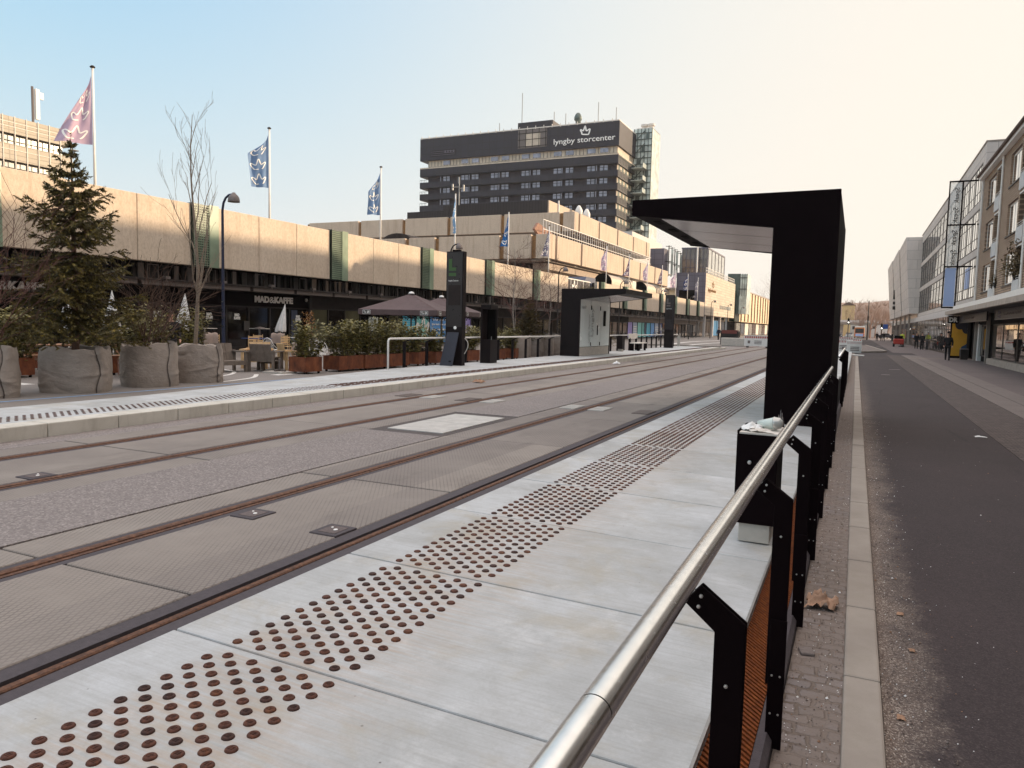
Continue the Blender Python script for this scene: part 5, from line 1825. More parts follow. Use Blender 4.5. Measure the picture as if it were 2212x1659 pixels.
def planter_thing(lx, ly, label, loc, rot=0, h=.42):
    t = T("planter", label, "planter", loc, rot, "rusty steel planters")
    a = MB(); z0 = .06
    a.box(-lx / 2, -ly / 2, z0, lx / 2, ly / 2, z0 + h - .06)
    for x0, x1, y0, y1 in ((-lx / 2, lx / 2, -ly / 2, -ly / 2 + .02), (-lx / 2, lx / 2, ly / 2 - .02, ly / 2), (-lx / 2, -lx / 2 + .02, -ly / 2 + .02, ly / 2 - .02), (lx / 2 - .02, lx / 2, -ly / 2 + .02, ly / 2 - .02)):
        a.box(x0, y0, z0 + h - .06, x1, y1, z0 + h)
    a.build("box", "corten_steel", t)
    a = MB(); a.box(-lx / 2 + .02, -ly / 2 + .02, z0 + h - .06, lx / 2 - .02, ly / 2 - .02, z0 + h - .03); a.build("soil", "soil", t)
    for x in (-lx / 2 + .06, lx / 2 - .06):
        for y in (-ly / 2 + .08, ly / 2 - .08):
            a = MB(); a.box(x - .03, y - .02, -.001, x + .03, y + .02, .06); a.build("foot", "dark_void", t)
    return t
# x, y centre, length along y, width, label tail
PLN = [(-14.35, 16.85, .7, .62, "standing alone right of the wooden armchairs", .95, 1500, 0),
       (-14.25, 18.48, 1.2, .6, "first box of the long row of three", .95, 2300, 0),
       (-14.2, 19.72, 1.2, .6, "second box of the long row of three", 1.0, 2300, 0),
       (-14.18, 20.98, 1.2, .6, "third box of the long row, behind the railing corner", .95, 2300, 0),
       (-14.35, 22.6, .7, .66, "turned box with a dark side, behind the railing", .85, 1500, R_(12)),
       (-14.2, 23.7, .6, .6, "small box just left of the tall pylon", .8, 1300, 0),
       (-14.1, 26.2, 1.0, .6, "box seen between the tall pylon and the lower column", .85, 1900, 0),
       (-13.95, 28.5, .7, .6, "box just right of the lower black column", .75, 1300, 0),
       (-13.9, 29.85, .65, .6, "box just left of the pale tree bags", .85, 1300, R_(10)),
       (-13.6, 38.6, .7, .6, "box just right of the far shelter", .9, 1300, 0),
       (-13.7, 40.4, .7, .6, "box below the dark evergreen", .8, 1200, 0),
       (-20.6, 12.6, .7, 1.0, "box half hidden left of the spruce bag", 1.1, 1500, 0),
       (-17.6, 12.75, .7, .6, "box between the spruce bag and the shrub bag", 1.1, 1500, 0)]
for i, (x, y, ly, lx, tail, hh, n, rot) in enumerate(PLN):
    planter_thing(lx, ly, "rusty steel planter, " + tail, (x, y, 0), rot)
    hedge_thing(lx, ly, hh, n, 40 + i, "green laurel in the rusty planter, " + tail, (x, y, .44), rot)
for i, (x, y, hh, tail) in enumerate(((-16.2, 12.9, 1.0, "behind the shrub bag"), (-17.2, 13.9, 1.2, "between the two rightmost tree bags"), (-19.6, 17.4, 1.25, "left of the blue lamp post"), (-18.3, 11.0, 1.1, "behind the spruce trunk"), (-18.6, 9.6, 1.2, "at the far left behind the first bag"))):
    planter_thing(.6, .8, "dark rusty planter half hidden " + tail, (x, y, 0), 0)
    hedge_thing(.75, .9, hh, 1700, 90 + i, "dark green laurel bush " + tail, (x, y, .4), 0, "laurel bushes behind the tree bags")
# dry climbing plants
def dry_plant(x, y, z, h, label, mat="dry_leaf", n=240):
    t = T("dry_plant", label, "plant", (x, y, z))
    a = MB(); s_ = MB()
    for k in range(4):
        bx, by = random.gauss(0, .05), random.gauss(0, .07)
        pts = [(bx, by, 0), (bx + random.gauss(0, .04), by + random.gauss(0, .05), h * .5), (bx + random.gauss(0, .07), by + random.gauss(0, .1), h)]
        s_.tube(pts, [.01, .007, .003], 4, False)
    for k in range(n):
        f = random.uniform(.25, 1); p = Vector((random.gauss(0, .08), random.gauss(0, .11), h * f))
        d = Vector((random.gauss(0, 1), random.gauss(0, 1), random.gauss(-.2, .6))).normalized() * .05
        e = d.orthogonal().normalized() * .02
        a.quad(p, p + d * .5 + e, p + d, p + d * .5 - e)
    a.build("foliage", mat, t, recalc=False); s_.build("stems", "bark_brown", t)
dry_plant(-14.7, 17.4, .44, 1.35, "dry orange leaved plant above the planter in front of the cafe")
dry_plant(-15.2, 23.0, .3, 1.35, "dark dry plant in front of the teal shop window", "laurel_leaf", 200)
m = MB()
for k in range(4): m.tube([(-14.4 + k * .03, 26.9 + k * .05, .4), (-14.4 + random.gauss(0, .06), 26.9 + k * .07, 1.45)], .02, 5)
one("tied_trunks", m, "warm_white", "bundle of pale bare sticks between the pylon and the column", "plant")

# ------------------------------------------------------------------ tree bags
def bag(loc, r, h, label, seed, mat="bag_cloth", rot=0., flapa=.9, grp="cloth tree bags on the plaza", sq=.16):
    t = T("tree_bag", label, "tree bag", loc, rot, grp)
    a = MB(); n = 120; mz = 44
    rn = random.Random(int(seed * 100)); cr = []
    for q in range(17):
        t0 = rn.uniform(0, 2 * PI); ln = rn.uniform(.5, 1.5); v0 = rn.uniform(.05, 1.0); v1 = v0 + rn.uniform(-.35, .25) if q % 3 else v0 - rn.uniform(.3, .6)
        sag = rn.uniform(-.16, .02); am = rn.uniform(.008, .022) * rn.choice((1, 1, -1)); wd = rn.uniform(.018, .04)
        cr.append([((t0 + ln * g / 9), v0 + (v1 - v0) * g / 9 + sag * math.sin(PI * g / 9), am * math.sin(PI * (g + .6) / 10.2), wd) for g in range(10)])
    def crease(th, v):
        d = 0.
        for c_ in cr:
            best = 9.; ba = 0.; w_ = c_[0][3]
            for (ta, va, am, _), (tb, vb, _a, _b) in zip(c_[:-1], c_[1:]):
                x = (th - ta + PI) % (2 * PI) - PI
                if abs(x) > .6: continue
                dx = (tb - ta) * r; dy = (vb - va) * h; px = x * r; py = (v - va) * h
                f = max(0., min(1., (px * dx + py * dy) / (dx * dx + dy * dy)))
                q = math.hypot(px - f * dx, py - f * dy)
                if q < best: best = q; ba = am
            if best < .12: d += ba * math.exp(-(best / w_) ** 2)
        return d
    def pt(k, j, dr=0.):
        th = 2 * PI * k / n; v = j / mz
        e = 1 - sq * (math.cos(4 * th + seed)) * .28
        rr = r * e * (1.0 + .035 * math.sin(PI * v ** .8) - (.03 * max(0, v - .88) / .12))
        c, s_ = math.cos(th), math.sin(th)
        w1 = mnoise.noise(Vector((c * 1.4 + seed, s_ * 1.4, v * 1.6)))
        w2 = mnoise.noise(Vector((c * 3 + seed, s_ * 3, v * 6 + th * .6)))
        rr += .022 * r * w1 + .010 * r * w2 + crease(th, v) + dr
        z = h * v
        if v > .8: z += h * .045 * (v - .8) / .2 * (math.sin(2 * th + seed) + .5 * math.sin(5 * th + 2 * seed) + .3 * math.sin(11 * th))
        return (rr * c, rr * s_, z)
    V = [pt(k, j) for j in range(mz + 1) for k in range(n)]
    a.add(V, [(j * n + k, j * n + (k + 1) % n, (j + 1) * n + (k + 1) % n, (j + 1) * n + k) for j in range(mz) for k in range(n)])
    top = [pt(k, mz) for k in range(n)]
    inn = [(x * .9, y * .9, z - .02) for x, y, z in top]; low = [(x * .86, y * .86, h * .8) for x, y, z in top]
    i = len(a.v); a.v += inn + low
    o = mz * n
    for k in range(n):
        k2 = (k + 1) % n
        a.f += [(o + k, o + k2, i + k2, i + k), (i + k, i + k2, i + n + k2, i + n + k)]; a.mi += [0, 0]
    a.build("sack", mat, t, smooth=True)
    a = MB(); a.add([(p[0], p[1], h * .84) for p in low], [tuple(range(n))]); a.build("soil", "soil", t)
    # overlapping seam flap
    a = MB(); kk = int(n * flapa); V = []
    for j in range(mz + 1):
        for q in range(10):
            dr = .022 + (.02 * math.sin(PI * q / 9)) + (.05 * (j / mz) ** 6 if q < 4 else 0)
            V.append(pt(kk + 1.3 * q + 1.2 * math.sin(j * .17 + seed), j, dr if 0 < q < 9 else .004))
    V = [(x, y, z + (.05 * (j_ / mz) ** 3)) for (x, y, z), j_ in zip(V, [j for j in range(mz + 1) for q in range(10)])]
    a.add(V, [(j * 10 + q, j * 10 + q + 1, (j + 1) * 10 + q + 1, (j + 1) * 10 + q) for j in range(mz) for q in range(9)])
    a.build("seam_flap", mat, t, smooth=True)
    a = MB(); V = []
    for j in range(mz + 1):
        for q, dr in ((-.3, .012), (.25, .014)): V.append(pt(kk + 1.3 * q + 1.2 * math.sin(j * .17 + seed), j, dr))
    a.add(V, [(j * 2, j * 2 + 1, j * 2 + 3, j * 2 + 2) for j in range(mz)])
    a.build("seam_slit", "bag_slit", t, smooth=True)
    return t
bag((-14.5, 8.2, 0), .58, .86, "grey cloth tree bag at the left edge of the picture, holding the reddish shrub", 1.2, flapa=1.0)
bag((-14.25, 9.85, 0), .62, .87, "wide grey cloth tree bag holding the spruce", 4.1, flapa=1.0)
bag((-14.25, 11.55, 0), .56, .92, "upright grey cloth tree bag holding the bare shrub", 7.7, flapa=1.01, sq=.1)
bag((-14.3, 12.95, 0), .55, .86, "creased grey cloth tree bag holding the bare young tree", 9.3, flapa=1.02)
for i, (x, y) in enumerate(((-14.55, 32.2), (-14.5, 33.6), (-14.45, 35.0), (-14.2, 31.2), (-14.4, 36.4))):
    bag((x, y, 0), .55, .98, "pale grey tree bag behind the far railing, " + ("second from the left", "third from the left", "fourth from the left, beside the shelter", "leftmost, beside the planter", "last one, hidden behind the shelter")[i], 13 + i * 3.1, rot=i, grp="pale tree bags by the far shelter")

# ------------------------------------------------------------------ trees
def branch(mb, p, d, ln, r, depth, rnd, up=.25, spread=.55, n=3, seg=4, sides=5, tips=None, wob=.12):
    pts = [Vector(p)]; rs = [r]; d = Vector(d).normalized()
    for k in range(seg):
        d = (d + Vector((rnd.gauss(0, wob), rnd.gauss(0, wob), rnd.gauss(0, wob * .6) + up * .18))).normalized()
        pts.append(pts[-1] + d * ln / seg); rs.append(max(.0034, r * (1 - .62 * (k + 1) / seg)))
    mb.tube(pts, rs, sides if depth > 1 else 4 if depth else 3, False)
    if tips is not None: tips.append((pts[-1], d))
    if depth <= 0: return
    for k in range(n):
        f = .25 + .75 * (k + rnd.random()) / n
        i = min(seg - 1, int(f * seg)); q = pts[i].lerp(pts[i + 1], f * seg - i)
        ax = d.orthogonal().normalized(); ax.rotate(Matrix.Rotation(rnd.random() * 2 * PI, 3, d))
        nd = (d * (1 - spread * .5) + ax * spread + Vector((0, 0, up))).normalized()
        branch(mb, q, nd, ln * rnd.uniform(.42, .68), max(.003, rs[i] * .55), depth - 1, rnd, up, spread, n, seg, sides, tips, wob)

def bare_tree(name, label, loc, h, seed, limbs, tr=.045, bark="bark_grey", twig="bark_grey", first=.2, depth=3, up=.5, spread=.5, grp=None, nb=4, lean=(0, 0)):
    rnd = random.Random(seed)
    t = T(name, label, "tree", loc, 0, grp)
    a = MB(); pts = []; rs = []
    for k in range(9):
        f = k / 8
        pts.append(Vector((lean[0] * f + .06 * math.sin(f * 7 + seed), lean[1] * f + .05 * math.cos(f * 6 + seed) - .05, h * f))); rs.append(max(.005, tr * (1 - .88 * f)))
    a.tube(pts, rs, 8, False)
    a.build("trunk", bark, t, smooth=True)
    c = MB()
    for k in range(limbs):
        f = first + (.93 - first) * (k + .3 * rnd.random()) / limbs
        i = min(7, int(f * 8)); q = pts[i].lerp(pts[i + 1], f * 8 - i)
        az = k * 2.4 + rnd.gauss(0, .3)
        d = Vector((math.cos(az) * spread * 1.5, math.sin(az) * spread * 1.5, up + .5))
        branch(c, q, d, h * (.40 if f < .6 else .26) * rnd.uniform(.7, 1.1) * (1.05 - .5 * f), max(.006, rs[i] * .5), depth, rnd, up * .55, .5, nb)
    c.build("crown", twig, t)
    return t
bare_tree("bare_tree", "tall bare young tree with upswept twigs in the creased tree bag", (-14.3, 12.95, .6), 5.65, 5, 12, .05, first=.12, depth=2, up=.9, spread=.34, nb=3)
def shrub(label, loc, h, seed, mat, n, spread):
    rnd = random.Random(seed)
    t = T("bare_shrub", label, "shrub", loc)
    a = MB()
    for k in range(n):
        az = rnd.random() * 2 * PI; e = rnd.uniform(.1, spread)
        branch(a, (rnd.gauss(0, .08), rnd.gauss(0, .08), 0), (math.cos(az) * e, math.sin(az) * e, 1), h * rnd.uniform(.6, 1.05), rnd.uniform(.009, .018), 2, rnd, .12, .6, 4, 5)
    a.build("stems", mat, t)
shrub("bare brown many stemmed shrub in the upright tree bag", (-14.25, 11.55, .6), 1.75, 3, "bark_brown", 17, .75)
shrub("reddish bare shrub at the left edge of the picture", (-14.6, 8.2, .6), 2.6, 8, "twig_red", 22, .6)

def spruce(name, label, loc, h, rb, seed, mats=("spruce_needles", "spruce_tip"), whorls=26, droop=.25, dens=1., grp=None, low=.16):
    rnd = random.Random(seed)
    t = T(name, label, "tree", loc, 0, grp)
    a = MB(); a.tube([(0, 0, 0), (.02, 0, h * .4), (-.01, .02, h * .8), (0, 0, h)], [.075, .05, .02, .006], 8, False)
    a.build("trunk", "trunk_spruce", t, smooth=True)
    nd = MB(); br = MB()
    def needles(p, q, w_, k):
        d = (q - p); ln = d.length
        if ln < 1e-4: return
        d.normalize()
        u = d.orthogonal().normalized(); v = d.cross(u)
        n_ = max(5, int(k * ln / .1 * dens))
        for i in range(n_):
            f = (i + rnd.random()) / n_; b = p + d * ln * f
            an = rnd.random() * 2 * PI; s_ = u * math.cos(an) + v * math.sin(an)
            e = (s_ * 1.0 + d * rnd.uniform(.5, 1.2)).normalized() * w_ * rnd.uniform(.7, 1.2)
            x = d.cross(s_) * w_ * .26
            nd.m = 1 if (f > .55 and rnd.random() < .35) else 0
            i0 = len(nd.v)
            nd.v += [tuple(b - x), tuple(b + x), tuple(b + e)]; nd.f.append((i0, i0 + 1, i0 + 2)); nd.mi.append(nd.m)
    for wv in range(whorls):
        f = low + (.975 - low) * wv / (whorls - 1)
        z = h * f
        R = rb * (1 - f) ** 1.05 * 1.12 + .07
        nb = rnd.choice((5, 6, 6, 7)) if f < .85 else 4
        for b_ in range(nb):
            az = 2 * PI * b_ / nb + wv * 1.1 + rnd.gauss(0, .2)
            L_ = R * rnd.choice((.55, .75, .9, 1.0, 1.2)) * rnd.uniform(.9, 1.1)
            c, s_ = math.cos(az), math.sin(az)
            sl = rnd.uniform(-.05, .2) if f > .5 else -droop * rnd.uniform(.3, 1.3)
            pts = []
            for k in range(6):
                g = k / 5
                pts.append(Vector((c * L_ * g, s_ * L_ * g, z + L_ * (sl * g + .26 * g * g - .06 * math.sin(g * 3)))))
            br.tube(pts, [.016 * (1 - f) + .005, .012, .009, .006, .004, .002], 4, False)
            for k in range(1, 6):
                for q in range(2 if L_ > .35 else 1):
                    g = (k - rnd.random()) / 5
                    i = min(4, int(g * 5)); p = pts[i].lerp(pts[i + 1], g * 5 - i)
                    tl = min(.42, L_ * .45) * (1.15 - .75 * g) * rnd.uniform(.6, 1.2)
                    for sd in (-1, 1):
                        a2 = az + sd * rnd.uniform(.5, 1.1)
                        e = p + Vector((math.cos(a2) * tl, math.sin(a2) * tl, -tl * rnd.uniform(.0, .65)))
                        needles(p, e, .06, 11)
            needles(pts[2], pts[5] + (pts[5] - pts[4]) * .4, .06, 11)
            needles(pts[0], pts[3], .06, 7)
    needles(Vector((0, 0, h * .9)), Vector((0, 0, h + .12)), .05, 8)
    br.build("branches", "bark_brown", t)
    nd.build("crown", list(mats), t, recalc=False)
    return t
spruce("spruce_tree", "tall dark green spruce in the wide tree bag at left", (-14.25, 9.85, .72), 4.25, 1.6, 4, whorls=20, droop=.36, low=.13, dens=.85)
spruce("spruce_tree", "small dark spruce among the pale bags left of the far shelter", (-14.6, 33.5, .8), 2.1, .85, 9, ("evergreen_leaf", "spruce_needles"), 14, .2, .6, low=.05)
def dense_evergreen(label, loc, h, r, seed):
    rnd = random.Random(seed)
    t = T("evergreen_tree", label, "tree", loc)
    a = MB(); a.tube([(0, 0, 0), (0, 0, h * .8)], [.09, .03], 8, False); a.build("trunk", "bark_brown", t)
    a = MB()
    lim = MB()
    for k in range(120):
        z = h * rnd.uniform(.08, .97); az = rnd.random() * 2 * PI
        R = r * (1.0 - .75 * (z / h) ** 1.6) * rnd.uniform(.5, 1.12)
        c = Vector((math.cos(az) * R, math.sin(az) * R, z))
        lim.tube([(0, 0, z - .2), tuple(c)], [.014, .004], 4, False)
        for q in range(110):
            p = c + Vector((rnd.gauss(0, .2), rnd.gauss(0, .2), rnd.gauss(0, .17)))
            d = (p - Vector((0, 0, z - .3)) + Vector((rnd.gauss(0, .5), rnd.gauss(0, .5), rnd.gauss(0, .5)))).normalized()
            e = d.orthogonal().normalized() * .02; ln = rnd.uniform(.05, .11)
            i0 = len(a.v); a.m = 1 if rnd.random() < .2 else 0
            a.v += [tuple(p - e), tuple(p + e), tuple(p + d * ln)]; a.f.append((i0, i0 + 1, i0 + 2)); a.mi.append(a.m)
    lim.build("limbs", "bark_brown", t)
    a.build("crown", ["evergreen_leaf", "spruce_tip"], t, recalc=False)
dense_evergreen("broad dark evergreen tree just right of the far shelter", (-15.0, 43.2, .3), 3.6, 1.55, 3)
for i, (x, y, h) in enumerate(((-14.6, 31.9, 4.9), (-14.5, 34.4, 4.6), (-14.4, 35.8, 4.3), (-15.6, 34.0, 4.0))):
    bare_tree("birch_tree", "thin bare birch by the far shelter, " + ("tallest, left of the little spruce", "just right of the little spruce", "beside the shelter wall", "slight one behind the others")[i], (x, y, .5), h, 21 + i, 14, .035, "bark_birch", "twig_red", first=.25, depth=2, up=.22, spread=.75, grp="bare birches by the far shelter", nb=5, lean=(random.gauss(0, .3), random.gauss(0, .3)))
for i, (x, y, h) in enumerate(((-14.2, 38.2, .8), (-14.2, 39.2, .9))):
    pass
# ------------------------------------------------------------------ lamps
def lamp(y, label, x=-21.0, mat="pole_black", h=5.95):
    t = T("street_lamp", label, "street lamp", (x, y, 0), 0, "curved neck lamps in front of the shops")
    a = MB(); pts = [(0, 0, 0), (0, 0, 1.2), (0, 0, h - .55), (.05, 0, h - .3), (.16, 0, h - .12), (.32, 0, h - .02), (.5, 0, h)]
    a.tube(pts, [.075, .06, .045, .042, .04, .038, .036], 10, False)
    a.build("pole", mat, t, smooth=True)
    a = MB(); a.lathe([(.05, .05), (.08, .0), (.15, -.06), (.195, -.15), (.21, -.26), (.21, -.285), (.0, -.28)], (.55, 0, h), 20)
    a.build("lamp_shade", "lamp_grey", t, smooth=True)
    if y < 30:
        a = MB()
        for z, s_ in ((1.5, .07), (1.75, .05), (1.2, .06), (2.1, .04)): a.box(.05, -.068, z, .0, -.072 + .004, z + s_)
        a.build("stickers", "sign_white", t)
    return t
lamp(20.2, "dark blue curved neck street lamp in front of the cafe", mat="pole_blue")
lamp(36.8, "curved neck street lamp hidden behind the tall black pylon")
lamp(53.6, "curved neck street lamp between the birches and the far shelter")
lamp(70.0, "curved neck street lamp seen above the far shelter roof")
lamp(86.4, "curved neck street lamp left of the slim far pylon")
lamp(103.2, "curved neck street lamp just right of the slim far pylon")
lamp(119.8, "curved neck street lamp before the stone clad cube")
lamp(136.5, "curved neck street lamp at the far end of the stone clad cube")
lamp(153.0, "curved neck street lamp before the ochre hall")

# ------------------------------------------------------------------ cafe furniture
def slat_chair(label, loc, rot, mat="wood_light", proto=None):
    if proto: return copy_thing(proto, loc, rot, label)
    t = T("chair", label, "chair", loc, rot, "slatted cafe chairs")
    for x in (-.2, .2):
        for y in (-.2, .2):
            a = MB(); a.tube([(x * 1.05, y * 1.1, 0), (x, y, .44 if y < 0 else .86)], .016, 6); a.build("leg", mat, t)
    a = MB()
    for k in range(6): a.box(-.21, -.22 + k * .075, .43, .21, -.16 + k * .075, .45)
    a.build("seat", mat, t)
    a = MB()
    for z in (.56, .66, .76): a.box(-.21, .195, z, .21, .215, z + .06)
    a.build("backrest", mat, t)
    return t
c0 = slat_chair("light wooden slatted chair at the blue table, turned to the street", (-21.5, 22.3, 0), R_(60))
CH = [(-23.0, 23.9, 20, "light slatted chair behind the blue cafe table"), (-22.6, 25.2, 200, "light slatted chair left of the white cafe table"), (-22.0, 26.3, 150, "light slatted chair right of the white cafe table"), (-23.9, 22.4, 250, "light slatted chair left of the blue lamp post"), (-20.8, 23.4, 80, "light slatted chair facing the closed white parasol")]
for x, y, r, lab in CH: slat_chair(lab, (x, y, 0), R_(r), proto=c0)
def table(label, loc, top, leg, r=.36, sqr=False, z=.74):
    t = T("table", label, "table", loc)
    a = MB()
    if sqr: a.box(-r, -r, z - .025, r, r, z)
    else: a.lathe([(r, z - .025), (r, z), (0, z)], (0, 0, 0), 24)
    a.build("table_top", top, t)
    a = MB(); a.tube([(0, 0, .02), (0, 0, z - .02)], .03, 8); a.lathe([(.22, 0), (.2, .03), (.03, .05), (0, .05)], (0, 0, 0), 16); a.build("pedestal", leg, t)
table("blue cafe table beside the lamp post", (-22.0, 22.9, 0), "blue_metal", "blue_metal", .42, True)
table("blue cafe table with pale top half behind the laurel", (-22.6, 19.6, 0), "blue_metal", "blue_metal", .38, True)
table("white cafe table by the closed parasol", (-22.4, 25.8, 0), "white_paint", "white_paint", .36, True)
table("high white bar table left of the lamp post", (-25.2, 23.2, 0), "warm_white", "white_paint", .36, True, 1.08)
table("high white bar table before the cafe window", (-25.0, 26.2, 0), "warm_white", "white_paint", .32, True, 1.08)
table("high white bar table behind the bare shrub", (-23.6, 18.9, 0), "warm_white", "white_paint", .5, True, 1.08)
def heater(label, loc):
    t = T("patio_heater", label, "patio heater", loc)
    a = MB(); a.lathe([(.2, 0), (.2, .05), (.03, .08), (.03, 1.1), (0, 1.1)], (0, 0, 0), 14); a.build("stand", "lamp_grey", t)
    a = MB(); a.lathe([(.24, 1.08), (.22, 1.12), (.05, 1.16), (0, 1.17)], (0, 0, 0), 16); a.build("hood", "lamp_grey", t, smooth=True)
heater("grey table heater before the cafe door, left one", (-24.4, 25.6, 0)); heater("grey table heater before the cafe door, right one", (-24.2, 26.6, 0))
def armchair(label, loc, rot, mat, blanket=False, proto=None):
    if proto: return copy_thing(proto, loc, rot, label)
    t = T("armchair", label, "armchair", loc, rot, "low wooden armchairs")
    for x in (-.36, .36):
        for y in (-.32, .32):
            a = MB(); a.box(x - .035, y - .04, 0, x + .035, y + .04, .56 if y < 0 else .62); a.build("leg", mat, t)
    for x in (-.36, .36):
        a = MB(); a.box(x - .07, -.4, .56, x + .07, .38, .595); a.build("armrest", mat, t)
    a = MB()
    for k in range(5): a.box(-.32, -.34 + k * .13, .29, .32, -.225 + k * .13, .32)
    a.box(-.33, -.36, .2, .33, -.33, .32)
    a.build("seat", mat, t)
    a = MB()
    for k in range(3):
        n = len(a.v); a.box(-.32 + k * .215, -.012, 0, -.115 + k * .215, .012, .52); a.xf(Matrix.Translation((0, .28, .3)) @ Matrix.Rotation(R_(-14), 4, 'X'), n)
    a.build("backrest", mat, t)
    return t
a0 = armchair("weathered grey armchair seen from behind, left of the lone planter", (-15.75, 16.75, 0), R_(200), "wood_grey")
armchair("weathered grey armchair at the left, turned to the street lamp", (-16.35, 15.9, 0), R_(75), "wood_grey", proto=a0)
a1 = armchair("light wooden armchair draped with a blanket beside the lone planter", (-15.6, 17.75, 0), R_(150), "wood_light")
armchair("light wooden armchair behind the two grey ones", (-16.9, 17.6, 0), R_(30), "wood_light", proto=a1)
for i, (x, y, r, lab) in enumerate(((-15.72, 18.0, 150, "mauve blanket over the light armchair by the lone planter"), (-22.75, 24.95, 20, "mauve blanket hung over a slatted chair behind the blue table"), (-23.75, 22.15, 250, "mauve blanket hung over the slatted chair left of the blue lamp post"))):
    a = MB(); zz = .84 if i == 0 else .92
    n = 10
    V = []; Fq = []
    for j in range(13):
        for k in range(n + 1):
            u = k / n - .5; v = j / 12 - .5
            z = zz - abs(v) * 1.0 * (.9) + .02 * math.sin(u * 14 + j); yv = (.05 + .03 * math.sin(u * 9)) * (1 if v > 0 else -1) * min(1, abs(v) * 6)
            V.append((u * .6, yv, z))
    Fq = [(j * (n + 1) + k, j * (n + 1) + k + 1, (j + 1) * (n + 1) + k + 1, (j + 1) * (n + 1) + k) for j in range(12) for k in range(n)]
    a.add(V, Fq)
    o = one("blanket", a, "blanket", lab, "blanket", "mauve blankets", smooth=True); o.location = (x, y, 0); o.rotation_euler = (0, 0, R_(r))
t = T("low_table", "low grey wooden table between the armchairs", "table", (-16.1, 17.0, 0))
a = MB(); a.box(-.35, -.35, .36, .35, .35, .4); a.build("table_top", "wood_grey", t)
for x in (-.28, .28):
    for y in (-.28, .28):
        a = MB(); a.box(x - .04, y - .04, 0, x + .04, y + .04, .36); a.build("leg", "wood_grey", t)
t = T("parasol_base", "grey cross shaped parasol base on a stone slab by the lone planter", "parasol base", (-14.85, 16.35, 0))
a = MB(); a.box(-.35, -.3, 0, .35, .3, .06); a.build("slab", "concrete_block", t)
a = MB(); a.box(-.2, -.03, .06, .2, .03, .11); a.box(-.03, -.2, .06, .03, .2, .1); a.tube([(0, 0, .06), (0, 0, .42)], .035, 8); a.build("cross", "lamp_grey", t)
def wire_chair(label, loc, rot, proto=None):
    if proto: return copy_thing(proto, loc, rot, label)
    t = T("wire_chair", label, "chair", loc, rot, "white wire basket chairs")
    a = MB()
    for k in range(11):
        x = -.24 + k * .048; hz = .85 - .9 * (x / .3) ** 2 * .5
        a.tube([(x * .8, .2, .44), (x, .3, .62), (x * 1.05, .34, hz)], .008, 4, False)
    pr = [(-.27, .1, .46), (-.28, .3, .62), (-.2, .35, .78), (0, .36, .86), (.2, .35, .78), (.28, .3, .62), (.27, .1, .46)]
    a.tube(smooth_line(pr, 4), .012, 6, False); a.build("backrest", "white_paint", t)
    a = MB()
    for k in range(9): a.tube([(-.22 + k * .055, -.24, .43), (-.2 + k * .05, .2, .44)], .007, 4, False)
    a.tube([(-.23, -.24, .43), (.23, -.24, .43), (.23, .2, .44), (-.23, .2, .44), (-.23, -.24, .43)], .01, 5, False); a.build("seat", "white_paint", t)
    for x in (-.2, .2):
        for y in (-.2, .2):
            a = MB(); a.tube([(x * 1.15, y * 1.15, 0), (x, y, .43)], .012, 5); a.build("leg", "white_paint", t)
    return t
w0 = wire_chair("white wire basket chair below the closed white parasol", (-18.9, 20.6, 0), R_(170))
wire_chair("white wire basket chair just left of the lone planter's laurel", (-18.0, 21.8, 0), R_(200), w0)
wire_chair("white wire basket chair behind the gap between the planters", (-15.9, 19.3, 0), R_(40), w0)
def closed_parasol(label, loc, lean=(0.1, .05), z0=.98, h=1.2, rr=.2, rot=0):
    t = T("closed_parasol", label, "parasol", loc, rot, "closed white parasols")
    a = MB(); n = 40; m_ = 12; V = []
    for j in range(m_ + 1):
        v = j / m_
        for k in range(n):
            th = 2 * PI * k / n
            r = (.015 + rr * (1 - (1 - v) ** 1.25)) * (1 + .22 * v * math.sin(th * 8) + .1 * math.sin(th * 3 + v * 3)) * (1 if v < .97 else .93)
            V.append((r * math.cos(th), r * math.sin(th), h * (1 - v) + (.03 * math.sin(th * 4) if v > .9 else 0)))
    a.add(V, [(j * n + k, j * n + (k + 1) % n, (j + 1) * n + (k + 1) % n, (j + 1) * n + k) for j in range(m_) for k in range(n)])
    for k in range(len(a.v)):
        x, y, z = a.v[k]; f = (z + z0) / (z0 + h); a.v[k] = (x + lean[0] * f, y + lean[1] * f, z + z0)
    a.build("canopy", "white_fabric", t, smooth=True)
    a = MB(); a.tube([(0, 0, 0), (lean[0], lean[1], z0 + h + .03)], .02, 8); a.build("pole", "warm_white", t)
    return t
closed_parasol("closed white parasol leaning right, in front of the cafe door", (-23.5, 25.7, 0), (.38, .1))
closed_parasol("closed white parasol between the bare tree and the lamp post", (-22.4, 19.6, 0), (.1, .05), 1.05, 1.3, .24)
closed_parasol("closed white parasol behind the bare shrub", (-21.8, 16.35, 0), (-.08, .05), .95, 1.35, .24)
closed_parasol("closed white parasol half hidden behind the spruce", (-22.6, 15.4, 0), (-.05, .05), 1.05, 1.3, .2)
t = T("picnic_table", "long brown picnic table behind the spruce", "table", (-18.8, 13.0, 0), R_(8))
a = MB()
for k in range(5): a.box(-.38 + k * .155, -1.3, .72, -.24 + k * .155, 1.3, .76)
a.build("table_top", "wood_brown", t)
for x in (-.72, .72):
    a = MB(); a.box(x - .14, -1.3, .42, x + .14, 1.3, .46); a.build("bench_seat", "wood_brown", t)
for y in (-1.0, 1.0):
    a = MB(); a.box(-.75, y - .03, .36, .75, y + .03, .42)
    a.tube([(-.3, y, .72), (-.6, y, 0)], .04, 5); a.tube([(.3, y, .72), (.6, y, 0)], .04, 5); a.build("trestle", "wood_brown", t)
